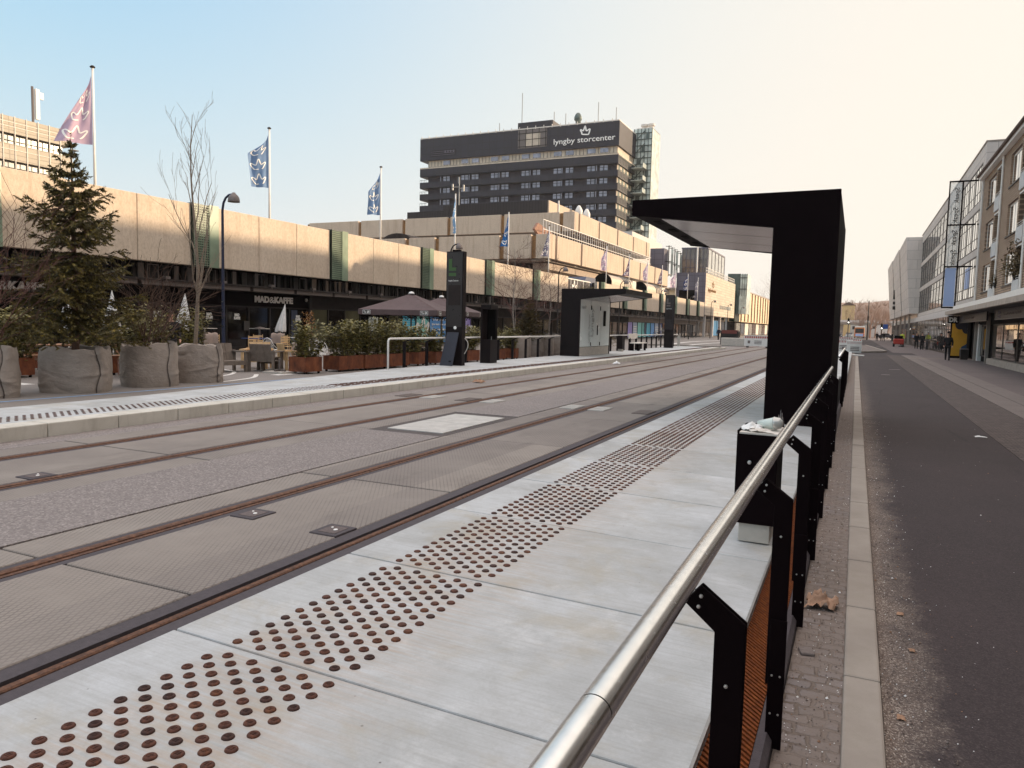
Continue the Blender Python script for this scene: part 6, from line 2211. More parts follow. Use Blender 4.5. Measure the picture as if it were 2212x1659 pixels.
# square dark parasols
def dark_parasol(label, x, y, half, ze, zt, rot):
    t = T("open_parasol", label, "parasol", (x, y, 0), rot, "dark square parasols")
    a = MB(); n = 8
    def S_(u, v):                       # u,v in -1..1, slightly sagging pyramid
        q = max(abs(u), abs(v))
        return (u * half, v * half, zt - (zt - ze) * (q ** .93) - .05 * math.sin(PI * q) * (1 - min(abs(u), abs(v)) / max(q, 1e-6)))
    N = 16
    V = [S_(-1 + 2 * i / N, -1 + 2 * j / N) for j in range(N + 1) for i in range(N + 1)]
    a.add(V, [(j * (N + 1) + i, j * (N + 1) + i + 1, (j + 1) * (N + 1) + i + 1, (j + 1) * (N + 1) + i) for j in range(N) for i in range(N)])
    a.build("canopy", "parasol_fabric", t)
    a = MB(); vh = .22
    ring = [S_(-1 + 2 * i / N, -1) for i in range(N)] + [S_(1, -1 + 2 * i / N) for i in range(N)] + [S_(1 - 2 * i / N, 1) for i in range(N)] + [S_(-1, 1 - 2 * i / N) for i in range(N)]
    k_ = len(ring)
    a.add(ring + [(p[0] * 1.0, p[1] * 1.0, p[2] - vh + .015 * math.sin(i * 1.3)) for i, p in enumerate(ring)], [(i, (i + 1) % k_, k_ + (i + 1) % k_, k_ + i) for i in range(k_)])
    va = a.build("valance", "parasol_fabric", t)
    for f in (-.78, .68):
        for face in range(4):
            b = MB(); a = MB()
            c, s_ = (math.cos(face * PI / 2), math.sin(face * PI / 2))
            def Q(u, z, o=.012): # u along the edge
                px, py = u, -half - o
                return (c * px - s_ * py, s_ * px + c * py, z)
            u0 = f * half; zz = ze - .03 - .17; ua, ub, za, zb_ = u0 - .17, u0 + .17, zz, zz + .17
            b.quad(Q(ua, za), Q(ub, za), Q(ub, zb_), Q(ua, zb_)); b.m = 1; b.quad(Q(ua + .014, za + .014, .014), Q(ub - .014, za + .014, .014), Q(ub - .014, zb_ - .014, .014), Q(ua + .014, zb_ - .014, .014))
            o = Vector(Q(u0 - .13, zz + .04, .017)); r = Vector(Q(1, 0, 0)) - Vector(Q(0, 0, 0))
            put_text(a, "To \u00d8l", o, r, (0, 0, 1), .13, width=.26, bold=.004, depth=.002)
            pa = b.build("label_patch", ["sign_white", "black_paint"], t, recalc=False); a.build("label_text", "sign_white", pa)
    a = MB(); a.tube([(0, 0, 0), (0, 0, zt - .05)], .035, 10); a.build("pole", "wood_grey", t)
    a = MB(); a.lathe([(.14, -.03), (.1, .05), (0, .08)], (0, 0, zt), 14); a.build("finial", "sign_white", t, smooth=True)
    a = MB()
    for face in range(8):
        an = face * PI / 4; rr = half * (1.41 if face % 2 else 1.0) * .96
        a.tube([(0, 0, zt - .12), (math.cos(an) * rr, math.sin(an) * rr, ze - .02)], .014, 5, False); a.tube([(0, 0, ze - .35), (math.cos(an) * rr * .5, math.sin(an) * rr * .5, (zt + ze) / 2 - .12)], .012, 5, False)
    a.build("rib", "dark_frame", t)
    a = MB()
    for face in range(4):
        c, s_ = (math.cos(face * PI / 2), math.sin(face * PI / 2))
        for sg in range(4):
            u0 = (-1 + sg * .5) * half; pts = []
            for k in range(7):
                f = k / 6; u = u0 + f * .5 * half; px, py = u, -half + .06; pts.append((c * px - s_ * py, s_ * px + c * py, ze - .22 - .12 * math.sin(PI * f)))
            a.tube(pts, .008, 4, False)
            for k in (1, 3, 5): a.ball((pts[k][0], pts[k][1], pts[k][2] - .05), .022, None, .035, 6, 5)
    a.build("string_lights", "dark_void", t)
    a = MB(); a.box(-.3, -.3, 0, .3, .3, .08); a.build("base", "concrete_block", t)
dark_parasol("large dark brown square parasol, the nearer and left one of two", -17.6, 27.5, 1.72, 2.03, 2.78, R_(13))
dark_parasol("large dark brown square parasol behind the tall pylon, the farther one", -18.9, 32.3, 1.72, 2.08, 2.82, R_(13))
# benches under the parasols, crates behind the railing
for i, (x, y) in enumerate(((-17.0, 25.6), (-17.4, 28.6), (-17.2, 31.0))):
    t = T("beer_bench", "dark slatted bench under the brown parasols, " + ("left one", "middle one behind the pylon", "right one")[i], "bench", (x, y, 0), R_(5), "benches under the parasols")
    for k in range(3):
        a = MB(); a.box(-.3 + k * .2, -.9, .42 + .16 * k, -.14 + k * .2, .9, .46 + .16 * k); a.build("slat_seat", "wood_brown", t)
    for y_ in (-.7, .7):
        a = MB(); a.box(-.3, y_ - .03, 0, .3, y_ + .03, .42); a.build("leg", "dark_frame", t)
# people on the plaza
person("person in dark clothes walking behind the creased tree bag, before the cafe", (-17.6, 15.0, 0), R_(60), 1.68, stride=.16)
person("person in a dark coat standing by the far blue shopfront under the cube", (-17.2, 104.7, 0), R_(-20), 1.72, coat="cloth_navy", stride=.1)
# bicycles by the blue windows
def bike(label, loc, rot, proto=None, grp="bicycles by the shop windows"):
    if proto: return copy_thing(proto, loc, rot, label, group=grp)
    t = T("bicycle", label, "bicycle", loc, rot, grp)
    for x in (-.52, .52):
        a = MB(); pts = [(x + .33 * math.cos(2 * PI * k / 20), 0, .34 + .33 * math.sin(2 * PI * k / 20)) for k in range(21)]
        a.tube(pts, .02, 5, False)
        w_ = a.build("wheel", "tyre_rubber", t)
        a = MB()
        for k in range(6): a.tube([(x, 0, .34), (x + .32 * math.cos(PI * k / 3), 0, .34 + .32 * math.sin(PI * k / 3))], .006, 3, False)
        a.build("spokes", "galvanised", w_)
    a = MB()
    for p, q in (((-.52, 0, .34), (-.1, 0, .32)), ((-.1, 0, .32), (-.2, 0, .82)), ((-.52, 0, .34), (-.18, 0, .75)), ((-.1, 0, .32), (.36, 0, .75)), ((-.18, 0, .75), (.38, 0, .8)), ((.52, 0, .34), (.36, 0, .98))): a.tube([p, q], .018, 5)
    a.build("frame", "cloth_navy", t)
    a = MB(); a.box(-.32, -.06, .84, -.08, .06, .89); a.build("saddle", "tyre_rubber", t)
    a = MB(); a.tube([(.3, -.28, 1.02), (.36, 0, 1.0), (.3, .28, 1.02)], .014, 5); a.build("handlebar", "galvanised", t)
    return t
b0 = bike("parked bicycle by the blue shop windows, leftmost of the row", (-24.2, 97, 0), R_(80))
for i in range(7):
    bike(("parked bicycle by the blue shop windows, " + ("second", "third", "fourth", "fifth")[i] + " of the row") if i < 4 else "parked bicycle beyond the slim far pylon, " + ("left", "middle", "right")[i - 4] + " one", (-24.2 + .3 * (i % 2), (99.2 + i * 2.2) if i < 4 else 116 + (i - 4) * 4, 0), R_(70 + i * 9), b0)

# ================================================================== RIGHT: BRICK HOUSE
BX = 7.2; BY0, BY1 = -20.0, 58.9
bk = T("brick_building", "yellow brick apartment house with loggias above a shop arcade", "building", (10, 40, -.12))
FZ = [4.3, 6.99, 9.7]
PIT = 7.7
units = [BY1 - PIT * k for k in range(8)]
m = MB()
def wallpiece(y0, y1, z0, z1): m.box(BX, y0, z0, BX + .35, y1, z1)
for k, yt in enumerate(units):
    yb = yt - PIT
    w0, w1 = yt - 5.0, yt - 2.1      # window
    l0, l1 = yb + .62, yt - 5.42    # loggia
    wallpiece(yb, yt, 3.47, FZ[0] - .7)
    for f in range(3):
        z0 = FZ[f]; zt = z0 + 1.72; zn = (FZ[f + 1] if f < 2 else 12.2)
        wallpiece(w1, yt, z0 - .7, zn - .7 if f < 2 else 11.85)
        wallpiece(l1, w0, z0 - .7, zn - .7 if f < 2 else 11.85)
        wallpiece(yb, l0, z0 - .7, zn - .7 if f < 2 else 11.85)
        wallpiece(w0, w1, z0 - .7, z0); wallpiece(w0, w1, zt, zn - .7 if f < 2 else 11.85)
        m.box(BX, l0, zt + .1, BX + .35, l1, zn - .7 if f < 2 else 11.85)
m.box(BX + .36, BY0, 3.47, BX + 10, BY1, 3.6)
m.box(BX + .05, BY1 - .3, 3.47, BX + 9, BY1, 11.8)
P("wall", m, "yellow_brick", bk)
m = MB(); m.box(BX + 1.6, BY0, 3.47, BX + 1.9, BY1 - .3, 11.85)
P("loggia_back_wall", m, "soffit_grey", bk)
m = MB()
for z in (3.6, 6.19, 8.9, 11.75): m.box(BX + .37, BY0, z, BX + 1.6, BY1 - .3, z + .1)
P("loggia_floor", m, "soffit_grey", bk)
for k, yt in enumerate(units[:6]):
    yb = yt - PIT
    w0, w1 = yt - 5.0, yt - 2.1; l0, l1 = yb + .62, yt - 5.42
    for f in range(3):
        z0 = FZ[f]; zt = z0 + 1.72
        a = MB(); a.box(BX + .12, w0, z0, BX + .2, w0 + .09, zt); a.box(BX + .12, w1 - .09, z0, BX + .2, w1, zt); a.box(BX + .12, w0 + .09, zt - .12, BX + .2, w1 - .09, zt); a.box(BX + .12, w0 + .09, z0, BX + .2, w1 - .09, z0 + .09); a.box(BX + .12, (w0 + w1) / 2 - .04, z0 + .09, BX + .19, (w0 + w1) / 2 + .04, zt - .12)
        w_ = P("window", a, "white_paint", bk)
        a = MB(); a.box(BX + .13, w0 + .09, z0 + .09, BX + .14, w1 - .09, zt - .12)
        P("pane", a, "mirror_glass", w_)
        a = MB(); a.box(BX - .06, w0 - .08, z0 - .1, BX + .11, w1 + .08, z0 - .02)
        P("sill", a, "dark_frame", w_)
        a = MB(); a.box(BX - .06, l0, z0 - .74, BX - .01, l1, z0 + .08)
        bl = P("balcony", a, "balcony_panel", bk)
        a = MB()
        for q in range(7): a.box(BX - .08, l0 + q * (l1 - l0) / 6 - .02, z0 - .72, BX - .06, l0 + q * (l1 - l0) / 6 + .02, z0 + .06)
        for z in (z0 + .16, z0 + .28): a.tube([(BX - .04, l0, z), (BX - .04, l1, z)], .018, 5)
        a.box(BX - .06, l0, z0 + .08, BX - .03, l0 + .04, z0 + .3); a.box(BX - .06, l1 - .04, z0 + .08, BX - .03, l1, z0 + .3)
        P("balcony_rail", a, "white_paint", bl)
        a = MB(); a.box(BX + .02, l0 - .05, z0 - .75, BX + .36, l0, zt + .1); a.box(BX - .03, l0, zt + .05, BX + .33, l1, zt + .12)
        P("loggia_trim", a, "white_paint", bl)
    a = MB(); a.tube([(BX - .08, yb, 3.5), (BX - .08, yb, 11.9)], .055, 8); P("drainpipe", a, "white_paint", bk)
a = MB(); a.tube([(BX - .08, BY1 - .08, 3.5), (BX - .08, BY1 - .08, 11.9)], .055, 8); P("drainpipe", a, "white_paint", bk)
m = MB(); m.box(BX - .3, BY0, 11.86, BX + .4, BY1 + .1, 12.05)
P("eave_soffit", m, "white_paint", bk)
m = MB(); m.tube([(BX - .36, BY0, 12.12), (BX - .36, BY1 + .2, 12.12)], .1, 8)
P("gutter", m, "roof_tile", bk)
m = MB(); m.prism([(BX - .4, 12.06), (BX + 4.6, 15.7), (BX + 9.4, 12.06)], 'y', BY0, BY1 + .1)  # unseen pitched roof, ridge raised so its shadow falls on the parapet opposite
P("roof", m, "roof_tile", bk)
# plants on balconies
def balcony_plant(y, z, s_, n, label):
    t = T("potted_plant", label, "plant", (BX + .05, y, z))
    a = MB()
    for k in range(n):
        p = Vector((random.gauss(0, .22 * s_), random.gauss(0, .4 * s_), abs(random.gauss(0, .55 * s_)) + .1)); d = Vector((random.gauss(0, 1), random.gauss(0, 1), random.gauss(.3, .6))).normalized() * .22; e = d.orthogonal().normalized() * .05
        a.quad(p, p + d * .5 + e, p + d, p + d * .5 - e)
    a.build("foliage", "evergreen_leaf", t, recalc=False)
    a = MB(); a.lathe([(.16, 0), (.22, .3), (0, .3)], (0, 0, -.1), 12); a.build("pot", "tyre_rubber", t)
balcony_plant(45.2, 4.5, 1.35, 620, "big dark bushy plant spilling over a first floor balcony at the right edge")
balcony_plant(52.0, 4.4, .45, 130, "small potted plant on the balcony next to the corner, left pot")
balcony_plant(51.2, 4.4, .45, 130, "small potted plant on the balcony next to the corner, right pot")
# arcade canopy and shops
m = MB(); m.box(5.5, BY0, 2.86, BX + .2, BY1 + .6, 3.1)
P("canopy", m, "canopy_concrete", bk)
m = MB(); m.box(5.9, BY0, 3.12, BX + .1, BY1 - .05, 3.46)
P("canopy_upstand", m, "white_paint", bk)
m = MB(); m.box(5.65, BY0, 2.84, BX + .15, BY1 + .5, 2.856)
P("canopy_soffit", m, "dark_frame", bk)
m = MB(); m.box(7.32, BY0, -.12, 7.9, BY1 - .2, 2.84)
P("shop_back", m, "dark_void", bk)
m = MB(); m.box(6.95, BY0, -.2, 7.3, 50.8, .22)
P("plinth", m, "canopy_concrete", bk)
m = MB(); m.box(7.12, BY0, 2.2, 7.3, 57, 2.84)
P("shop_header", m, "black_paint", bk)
y = 56.6; i = 0
for ya, yb in ((52.6, 55.3), (47.6, 51.0), (43.6, 47.5), (38.6, 43.5), (33, 38.5), (26, 32.9), (18, 25.9), (8, 17.9)):
    a = MB(); a.box(7.2, ya, .22, 7.3, ya + .1, 2.2); a.box(7.2, yb - .1, .22, 7.3, yb, 2.2); a.box(7.2, ya + .1, 2.1, 7.3, yb - .1, 2.2); a.box(7.2, ya + .1, .22, 7.3, yb - .1, .3)
    w_ = P("shop_window", a, "dark_frame", bk)
    a = MB(); a.box(7.21, ya + .1, .3, 7.23, yb - .1, 2.1)
    P("pane", a, "street_mirror", w_)
for y in (51.4, 43.5 - 8.0, 56.2, 27.2):
    a = MB(); a.box(6.95, y, -.2, 7.12, y + .22, 2.84)
    P("column", a, "soffit_grey", bk)
a = MB(); a.box(7.1, 55.6, -.15, 7.31, 56.15, 2.25); P("white_pier", a, "white_paint", bk)
for z in (.9, 1.6): 
    pass
# signs under the canopy
def hang_sign(y0, y1, label, big):
    t = T("shop_sign_board", label, "sign", (6.4, y0, 2.3), 0, "dark sign boards under the canopy")
    a = MB(); a.box(6.38, y0, 2.36, 6.46, y1, 2.84); P("board", a, "sign_board", t)
    a = MB(); a.box(6.36, y1 - .06, 2.34, 6.48, y1 + .03, 2.86); a.box(6.37, y0, 2.33, 6.47, y1, 2.36); P("edge", a, "lamp_grey", t)
    a = MB()
    put_text(a, "KA", (6.375, y1 - .9, 2.6), (0, -1, 0), (0, 0, 1), .24, width=.75); put_text(a, "OS", (6.375, y1 - .9, 2.4), (0, -1, 0), (0, 0, 1), .24, width=.75)
    P("emblem", a, "sign_letter_blue", t)
    a = MB(); put_text(a, "KAPSTE SPORT & FRITID", (6.375, y1 - 2.3, 2.53), (0, -1, 0), (0, 0, 1), .2, width=min(4.5, y1 - y0 - 2.6)); P("lettering", a, "sign_letter_grey", t)
simple("sign_board", (24, 22, 34), .5, 0, .1, 3); simple("sign_letter_blue", (58, 62, 96), .5, 0, .1, 3); simple("sign_letter_grey", (72, 66, 72), .5, 0, .1, 3)
hang_sign(47.6, 59.2, "long dark sign board under the canopy, the far one beside the DR sign", 0)
hang_sign(37.0, 44.9, "long dark sign board under the canopy, the near one at the right edge", 1)
t = T("shop_sign_board", "black DR sign with cream letters at the canopy corner", "sign", (6.1, 59.5, 2.3))
a = MB(); a.box(5.72, 59.5, 2.3, 6.6, 59.62, 2.82); P("board", a, "black_paint", t)
a = MB(); put_text(a, "DR", (5.80, 59.495, 2.41), (1, 0, 0), (0, 0, 1), .42, width=.5, bold=.02); P("lettering", a, "sign_white", t)
# yellow poster case
t = T("poster_case", "tall yellow poster with dark rounded shapes in a black frame", "poster", (7.0, 60.3, -.12))
a = MB(); a.box(6.0, 60.3, -.15, 7.18, 60.5, 2.6); P("frame", a, "black_paint", t)
a = MB(); a.box(6.08, 60.27, .05, 7.12, 60.3, 2.5); P("poster", a, "poster_yellow", t)
a = MB()
for cx_, cz, rx, rz, mt in ((6.55, 2.25, .3, .36, 0), (6.95, 2.1, .3, .5, 0)):
    pts = [(cx_ + rx * math.cos(2 * PI * k / 24), max(.06, min(2.49, cz + rz * math.sin(2 * PI * k / 24)))) for k in range(24)]
    pts = [(min(7.11, p), q) for p, q in pts]
    a.prism(pts, 'y', 60.262 - .004 * (cx_ > 6.6), 60.268 - .004 * (cx_ > 6.6))
P("dark_shape", a, "sign_board", t)
a = MB(); a.prism([(6.62, .06), (6.62, .45), (6.72, .7), (6.95, .85), (7.11, 1.1), (7.11, .06)], 'y', 60.262, 60.268); P("blue_shape", a, "poster_blue", t)
t = T("litter_bin", "small dark grey litter bin by the white pier at the poster", "litter bin", (6.55, 57.6, -.12))
a = MB(); a.box(6.38, 57.4, -.12, 6.8, 57.85, .55); P("body", a, "dark_louvre", t, bevel=.02)
a = MB(); a.box(6.36, 57.38, .55, 6.82, 57.87, .62); P("lid", a, "lamp_grey", t)

# ------------------------------------------------------------------ concrete and glass building
cbx = T("concrete_building", "pale concrete clad office block with long black framed window bands", "building", (10, 80, -.12))
CY0, CY1 = 59.3, 113.0
m = MB()
CX = 7.25
BZ = [(4.15, 7.0), (7.5, 10.25), (10.75, 13.35)]
zz = [3.6] + [v for b in BZ for v in b] + [14.45]
for k in range(0, len(zz), 2): m.box(CX, CY0 + 1.1, zz[k], CX + .5, CY1, zz[k + 1])
m.box(CX, CY0, 3.6, CX + .5, CY0 + 1.1, 14.45)

m.box(CX + .5, CY0, 3.6, CX + 14, CY0 + .3, 14.45); m.box(CX + .3, CY0 + .3, 14.1, CX + 14, CY1, 14.3)
P("wall", m, "concrete_cladding", cbx)
m = MB(); m.box(CX - .05, CY0 - .03, 14.45, CX + 14, CY1, 14.55); P("roof_edge", m, "soffit_grey", cbx)
for f, (z0, z1) in enumerate(BZ):
    y = CY0 + 1.1; k = 0
    while y < CY1 - 1:
        yb = min(y + 3.1, CY1)
        a = MB()
        for q in (0., .45, 1.0, 2.05): a.box(CX + .02, y + q, z0 + .1, CX + .2, y + q + (.12 if q == 0 else .06), z1 - .1)
        a.box(CX + .02, y, z0, CX + .24, yb, z0 + .1); a.box(CX + .02, y, z1 - .1, CX + .24, yb, z1)
        for q in (z0 + .75, z1 - .75): a.box(CX + .028, y + .12, q, CX + .22, yb, q + .06)
        w_ = P("window", a, "dark_frame", cbx)
        a = MB(); a.box(CX + .035, y + .12, z0 + .1, CX + .05, yb, z1 - .1)
        P("pane", a, "mirror_glass", w_)
        if f == 0 and k in (1,):
            a = MB(); a.box(CX + .03, y + .2, z0 + .8, CX + .034, yb - .3, z1 - .5); P("blind", a, "banner_blue", w_)
        y += 3.1; k += 1
# storefront
m = MB(); m.box(6.95, CY0 + .4, 3.05, CX + .3, CY1 + 70, 3.6); P("fascia", m, "render_white", cbx)
m = MB(); m.box(7.3, CY0 + .4, -.15, 7.6, CY1 + 70, 3.05); P("shop_back", m, "dark_louvre", cbx)
y = CY0 + .6; k = 0
while y < CY1 + 68:
    wd = 1.5 if y < 120 else 2.2
    a = MB(); a.box(6.98, y, -.15, 7.14, y + .1, 3.05); a.box(6.985, y + .1, 1.9, 7.12, y + wd, 1.98); a.box(6.985, y + .1, -.15, 7.12, y + wd, .05)
    w_ = P("shop_window", a, "dark_frame", cbx)
    a = MB(); a.box(7.0, y + .1, .05, 7.02, y + wd, 3.05); P("pane", a, ("street_mirror", "shop_glass", "mirror_glass", "street_mirror", "cafe_glass")[k % 5] if k != 2 else "banner_blue", w_)
    y += wd; k += 1
# leaning slab volumes
wg = T("leaning_slab_facade", "pale leaning concrete slabs jutting from the office block", "building", (6, 140, 4))
for i, (ya, yb) in enumerate(((112, 128), (128.6, 148), (148.6, 168))):
    dx = i * -.12; zt = 14.2
    a = MB(); a.add([(6.2 + dx, ya, 4.15), (5.3 + dx, ya, zt), (9.5, ya, zt), (9.5, ya, 4.15), (6.2 + dx, yb, 4.15), (5.3 + dx, yb, zt), (9.5, yb, zt), (9.5, yb, 4.15)],
                    [(0, 1, 2, 3), (7, 6, 5, 4), (0, 4, 5, 1), (1, 5, 6, 2), (2, 6, 7, 3), (3, 7, 4, 0)])
    P("slab", a, "concrete_cladding", wg)
a = MB()
for q, (z0, z1) in enumerate(((5.6, 6.2), (6.5, 7.0), (7.4, 9.0))): a.box(5.5 - .0, 146.2, z0, 5.95, 146.5, z1)
P("wall_sign", a, "dark_frame", wg)
for y in (116, 126, 138, 152, 166):
    a = MB(); a.box(6.4, y, -.15, 6.65, y + .3, 4.14); P("column", a, "soffit_grey", wg)
# blade sign
bs = T("blade_sign", "tall black framed glass blade sign with mirrored Speak lettering and a pale blue panel", "sign", (5.9, 62, 3.4))
BYS = 62.0
m = MB()
m.box(5.46, BYS, 3.45, 5.54, BYS + .1, 12.42); m.box(6.26, BYS, 3.45, 6.36, BYS + .1, 12.42)
for z in (3.42, 6.34, 9.3, 12.36): m.box(5.46, BYS - .02, z, 7.25, BYS + .08, z + .1)
P("frame", m, "black_paint", bs)
m = MB(); m.box(5.55, BYS + .04, 6.45, 6.25, BYS + .055, 9.28); m.box(5.55, BYS + .04, 9.42, 6.25, BYS + .055, 12.34)
gm, gt_ = newmat("clear_sign_glass")
gt_.out(L(236, 236, 232), .05); gt_.b.inputs['Alpha'].default_value = .32
P("glass", m, "clear_sign_glass", bs)
m = MB(); m.box(5.56, BYS + .03, 3.55, 6.24, BYS + .06, 6.3); P("blue_panel", m, "banner_blue", bs)
for z in (12.0, 10.6, 9.0, 7.6):
    m = MB(); v, f = text_geo("Speak", .5, depth=.01)
    x1 = max(q[0] for q in v)
    m.add([(6.1 - q[1] * .85, BYS + .02 + q[2], z - q[0] * 1.12 / x1) for q in v], f)
    P("lettering", m, "black_paint", bs)
# main pedestrian
person("man in a black coat, dark brimmed hat and dark trousers walking towards the camera", (5.35, 54.6, -.114), R_(-6), 1.76, stride=.22, hat="black_paint")
t = T("shoulder_bag", "black shoulder bag carried by the man in the hat", "bag", (5.02, 54.6, .75))
a = MB(); a.box(-.14, -.1, -.14, .12, .1, .18); a.build("bag", "cloth_dark", t, bevel=.04)
a = MB(); a.tube(smooth_line([(-.05, 0, .15), (.05, -.02, .38), (.18, 0, .58)], 4), .012, 5); a.build("strap", "cloth_dark", t)
# worker, machine, cyclists
person("worker in a yellow hi-vis jacket beside the red sweeping machine", (5.5, 110, -.112), R_(20), 1.8, coat="cloth_hivis", stride=.1)
t = T("sweeping_machine", "small red street sweeping machine on the right pavement", "vehicle", (4.7, 101.5, -.112))
a = MB(); a.box(-.55, -.8, .3, .55, .8, .95); a.build("body", "red_paint", t, bevel=.08)
a = MB(); a.box(-.45, -.2, .95, .45, .7, 1.35); a.build("cab", "dark_void", t, bevel=.06)
for x in (-.5, .5):
    for y in (-.5, .5):
        a = MB(); a.tube([(x - .08, y, .24), (x + .08, y, .24)], .24, 12); a.build("wheel", "tyre_rubber", t)
a = MB(); a.lathe([(.35, 0), (.3, .12), (.05, .25), (0, .25)], (.3, -1.0, 0), 14); a.build("brush", "dark_frame", t)
for i, (x, y) in enumerate(((5.9, 90.5), (6.15, 86.5))):
    person("person in dark clothes pushing a bicycle along the glass shopfront, " + ("left one" if i == 0 else "right one"), (x, y, -.112), R_(0), 1.74, stride=.15, group="people with bicycles at the shopfront")
    bike("dark bicycle pushed along the glass shopfront, " + ("left one" if i == 0 else "right one"), (x + .45, y - .1, -.112), R_(80), b0, "bicycles at the glass shopfront")
for i, (x, y) in enumerate(((3.6, 158), (4.9, 162), (6.2, 158))):
    person("tiny figure in dark clothes at the far crossing, " + ("leftmost, on a bicycle", "middle one", "rightmost, near the white wall")[i], (x, y, -.112), R_(i * 30), 1.75, stride=.15, group="people at the far crossing")

# ------------------------------------------------------------------ barriers, far street
def barrier(label, loc, rot, L_=2.2, tilt=0.):
    t = T("barrier", label, "barrier", loc, rot, "white construction barriers")
    t.rotation_euler = (tilt, 0, rot)
    a = MB()
    a.box(-L_ / 2, -.03, .12, L_ / 2, .03, .74); a.box(-L_ / 2, -.025, .74, L_ / 2, .025, .8); a.box(-L_ / 2, -.03, .98, L_ / 2, .03, 1.04)
    n = 12
    for k in range(n + 1): a.box(-L_ / 2 + k * (L_ - .06) / n, -.02, .8, -L_ / 2 + k * (L_ - .06) / n + .06, .02, .98)
    a.build("panel", "white_paint", t)
    a = MB()
    for k in range(n): a.box(-L_ / 2 + k * (L_ - .06) / n + .06, -.012, .8, -L_ / 2 + (k + 1) * (L_ - .06) / n, .012, .98)
    a.build("red_stripes", "red_paint", t)
    for q in range(3):
        a = MB(); a.box(-.25, -.036, .3 + q * .12, .35, -.031, .36 + q * .12); a.build("print", "lamp_grey", t)
    a = MB(); a.box(-.8, -.036, .35, -.6, -.031, .6)
    a.build("print", "lamp_grey", t)
    for x in (-L_ / 2 + .3, L_ / 2 - .3):
        a = MB(); a.box(x - .1, -.4, 0, x + .1, .4, .1); a.build("foot", "dark_frame", t)
    return t
barrier("white barrier with red stripes across the tracks, left one", (-7.75, 67.4, 0), R_(4))
barrier("white barrier with red stripes across the tracks, right one", (-5.5, 67.8, 0), R_(-3))
barrier("grey white barrier leaning beyond the near railing, front one", (-.1, 60, -.1), R_(2), 1.0, R_(14))
barrier("white barrier upright behind the leaning one", (-.9, 64, -.1), R_(2), 1.4)
barrier("white barrier farthest along the kerb", (-.6, 74, -.1), R_(6), 2.2)
barrier("white barrier across the tracks far ahead, left of the bus", (-1.8, 96, -.1), R_(6), 3.0)
t = T("white_pole", "white round barrier pole lying across the kerb", "pole", (.0, 54.6, 0))
a = MB(); a.tube([(-.6, 54.6, .02), (.55, 54.4, .0)], .05, 8); P("pole", a, "white_paint", t)
t = T("concrete_block", "rough grey concrete block left of the striped barrier", "block", (-10.3, 70, 0))
a = MB(); a.box(-11.2, 69.6, 0, -9.1, 70.6, .75); P("block", a, "concrete_block", t, bevel=.05)
t = T("utility_cabinet", "dark cabinet with a red lid behind the concrete block", "cabinet", (-11.5, 76, 0))
a = MB(); a.box(-12.3, 76, 0, -10.6, 77, 1.35); P("body", a, "dark_frame", t, bevel=.03)
a = MB(); a.box(-12.2, 75.98, 1.1, -10.7, 77, 1.45); P("lid", a, "cabinet_red", t)
m = MB(); m.box(-3.0, 64.2, -.3, .2, 100, -.02); m.prism([(.2, 66), (2.0, 70), (2.2, 71), (1.0, 100), (.2, 100)], 'z', -.3, -.02)
struct("traffic_island", m, "paving_slabs")
m = MB(); m.prism([(.25, 65.4), (2.2, 69.6), (2.45, 71), (1.2, 100), (1.0, 100), (2.2, 71), (2.0, 70), (.2, 66)], 'z', -.3, .02)
struct("island_kerb", m, "kerb_concrete")
# crossing pole, signals
def signal(label, loc, h, blue=False):
    t = T("traffic_light", label, "traffic light", loc, 0, "traffic lights at the far crossing")
    a = MB(); a.tube([(0, 0, 0), (0, 0, h)], .09, 8); a.build("pole", "pole_black", t)
    a = MB(); a.box(-.2, -.2, h - 1.3, .2, .15, h - .2); a.build("signal_head", "dark_void", t, bevel=.03)
    em, e = newmat("signal_lamp") if "signal_lamp" not in MATS else (MATS["signal_lamp"], None)
    if e:
        e.b.inputs['Emission Color'].default_value = (1, .95, .85, 1); e.b.inputs['Emission Strength'].default_value = 6
    a = MB(); n = len(a.v); a.lathe([(.1, 0), (.1, .02), (0, .03)], (0, 0, 0), 12); a.xf(Matrix.Translation((0, -.21, h - 1.0)) @ Matrix.Rotation(R_(90), 4, 'X'), n); a.build("lamp", "signal_lamp", t)
    if blue:
        a = MB(); a.box(.25, -.05, h - 1.1, 1.1, 0, h - .2); a.build("blue_sign", "sky_blue_sign", t)
signal("traffic light with a blue sign at the far crossing", (4.5, 165, -.1), 3.5, True)
signal("traffic light on a tall black pole left of the bus", (-1.6, 170, -.1), 4.6)
t = T("street_lamp", "tall dark straight mast at the far traffic island", "street lamp", (2.05, 172, -.1))
a = MB(); a.tube([(0, 0, 0), (0, 0, 8.2)], [.14, .09], 8); a.build("pole", "pole_black", t)
a = MB(); a.box(-.14, -.1, 4.0, .14, .1, 5.0); a.build("box", "dark_void", t)
t = T("catenary_mast", "pale mast with a side arm before the ochre hall", "mast", (-15.5, 160, 0))
a = MB(); a.tube([(0, 0, 0), (0, 0, 6.2)], .14, 8); a.build("mast", "galvanised", t)
a = MB(); a.tube([(0, 0, 5.8), (5.2, 0, 5.9)], .08, 6); a.build("arm", "galvanised", t)
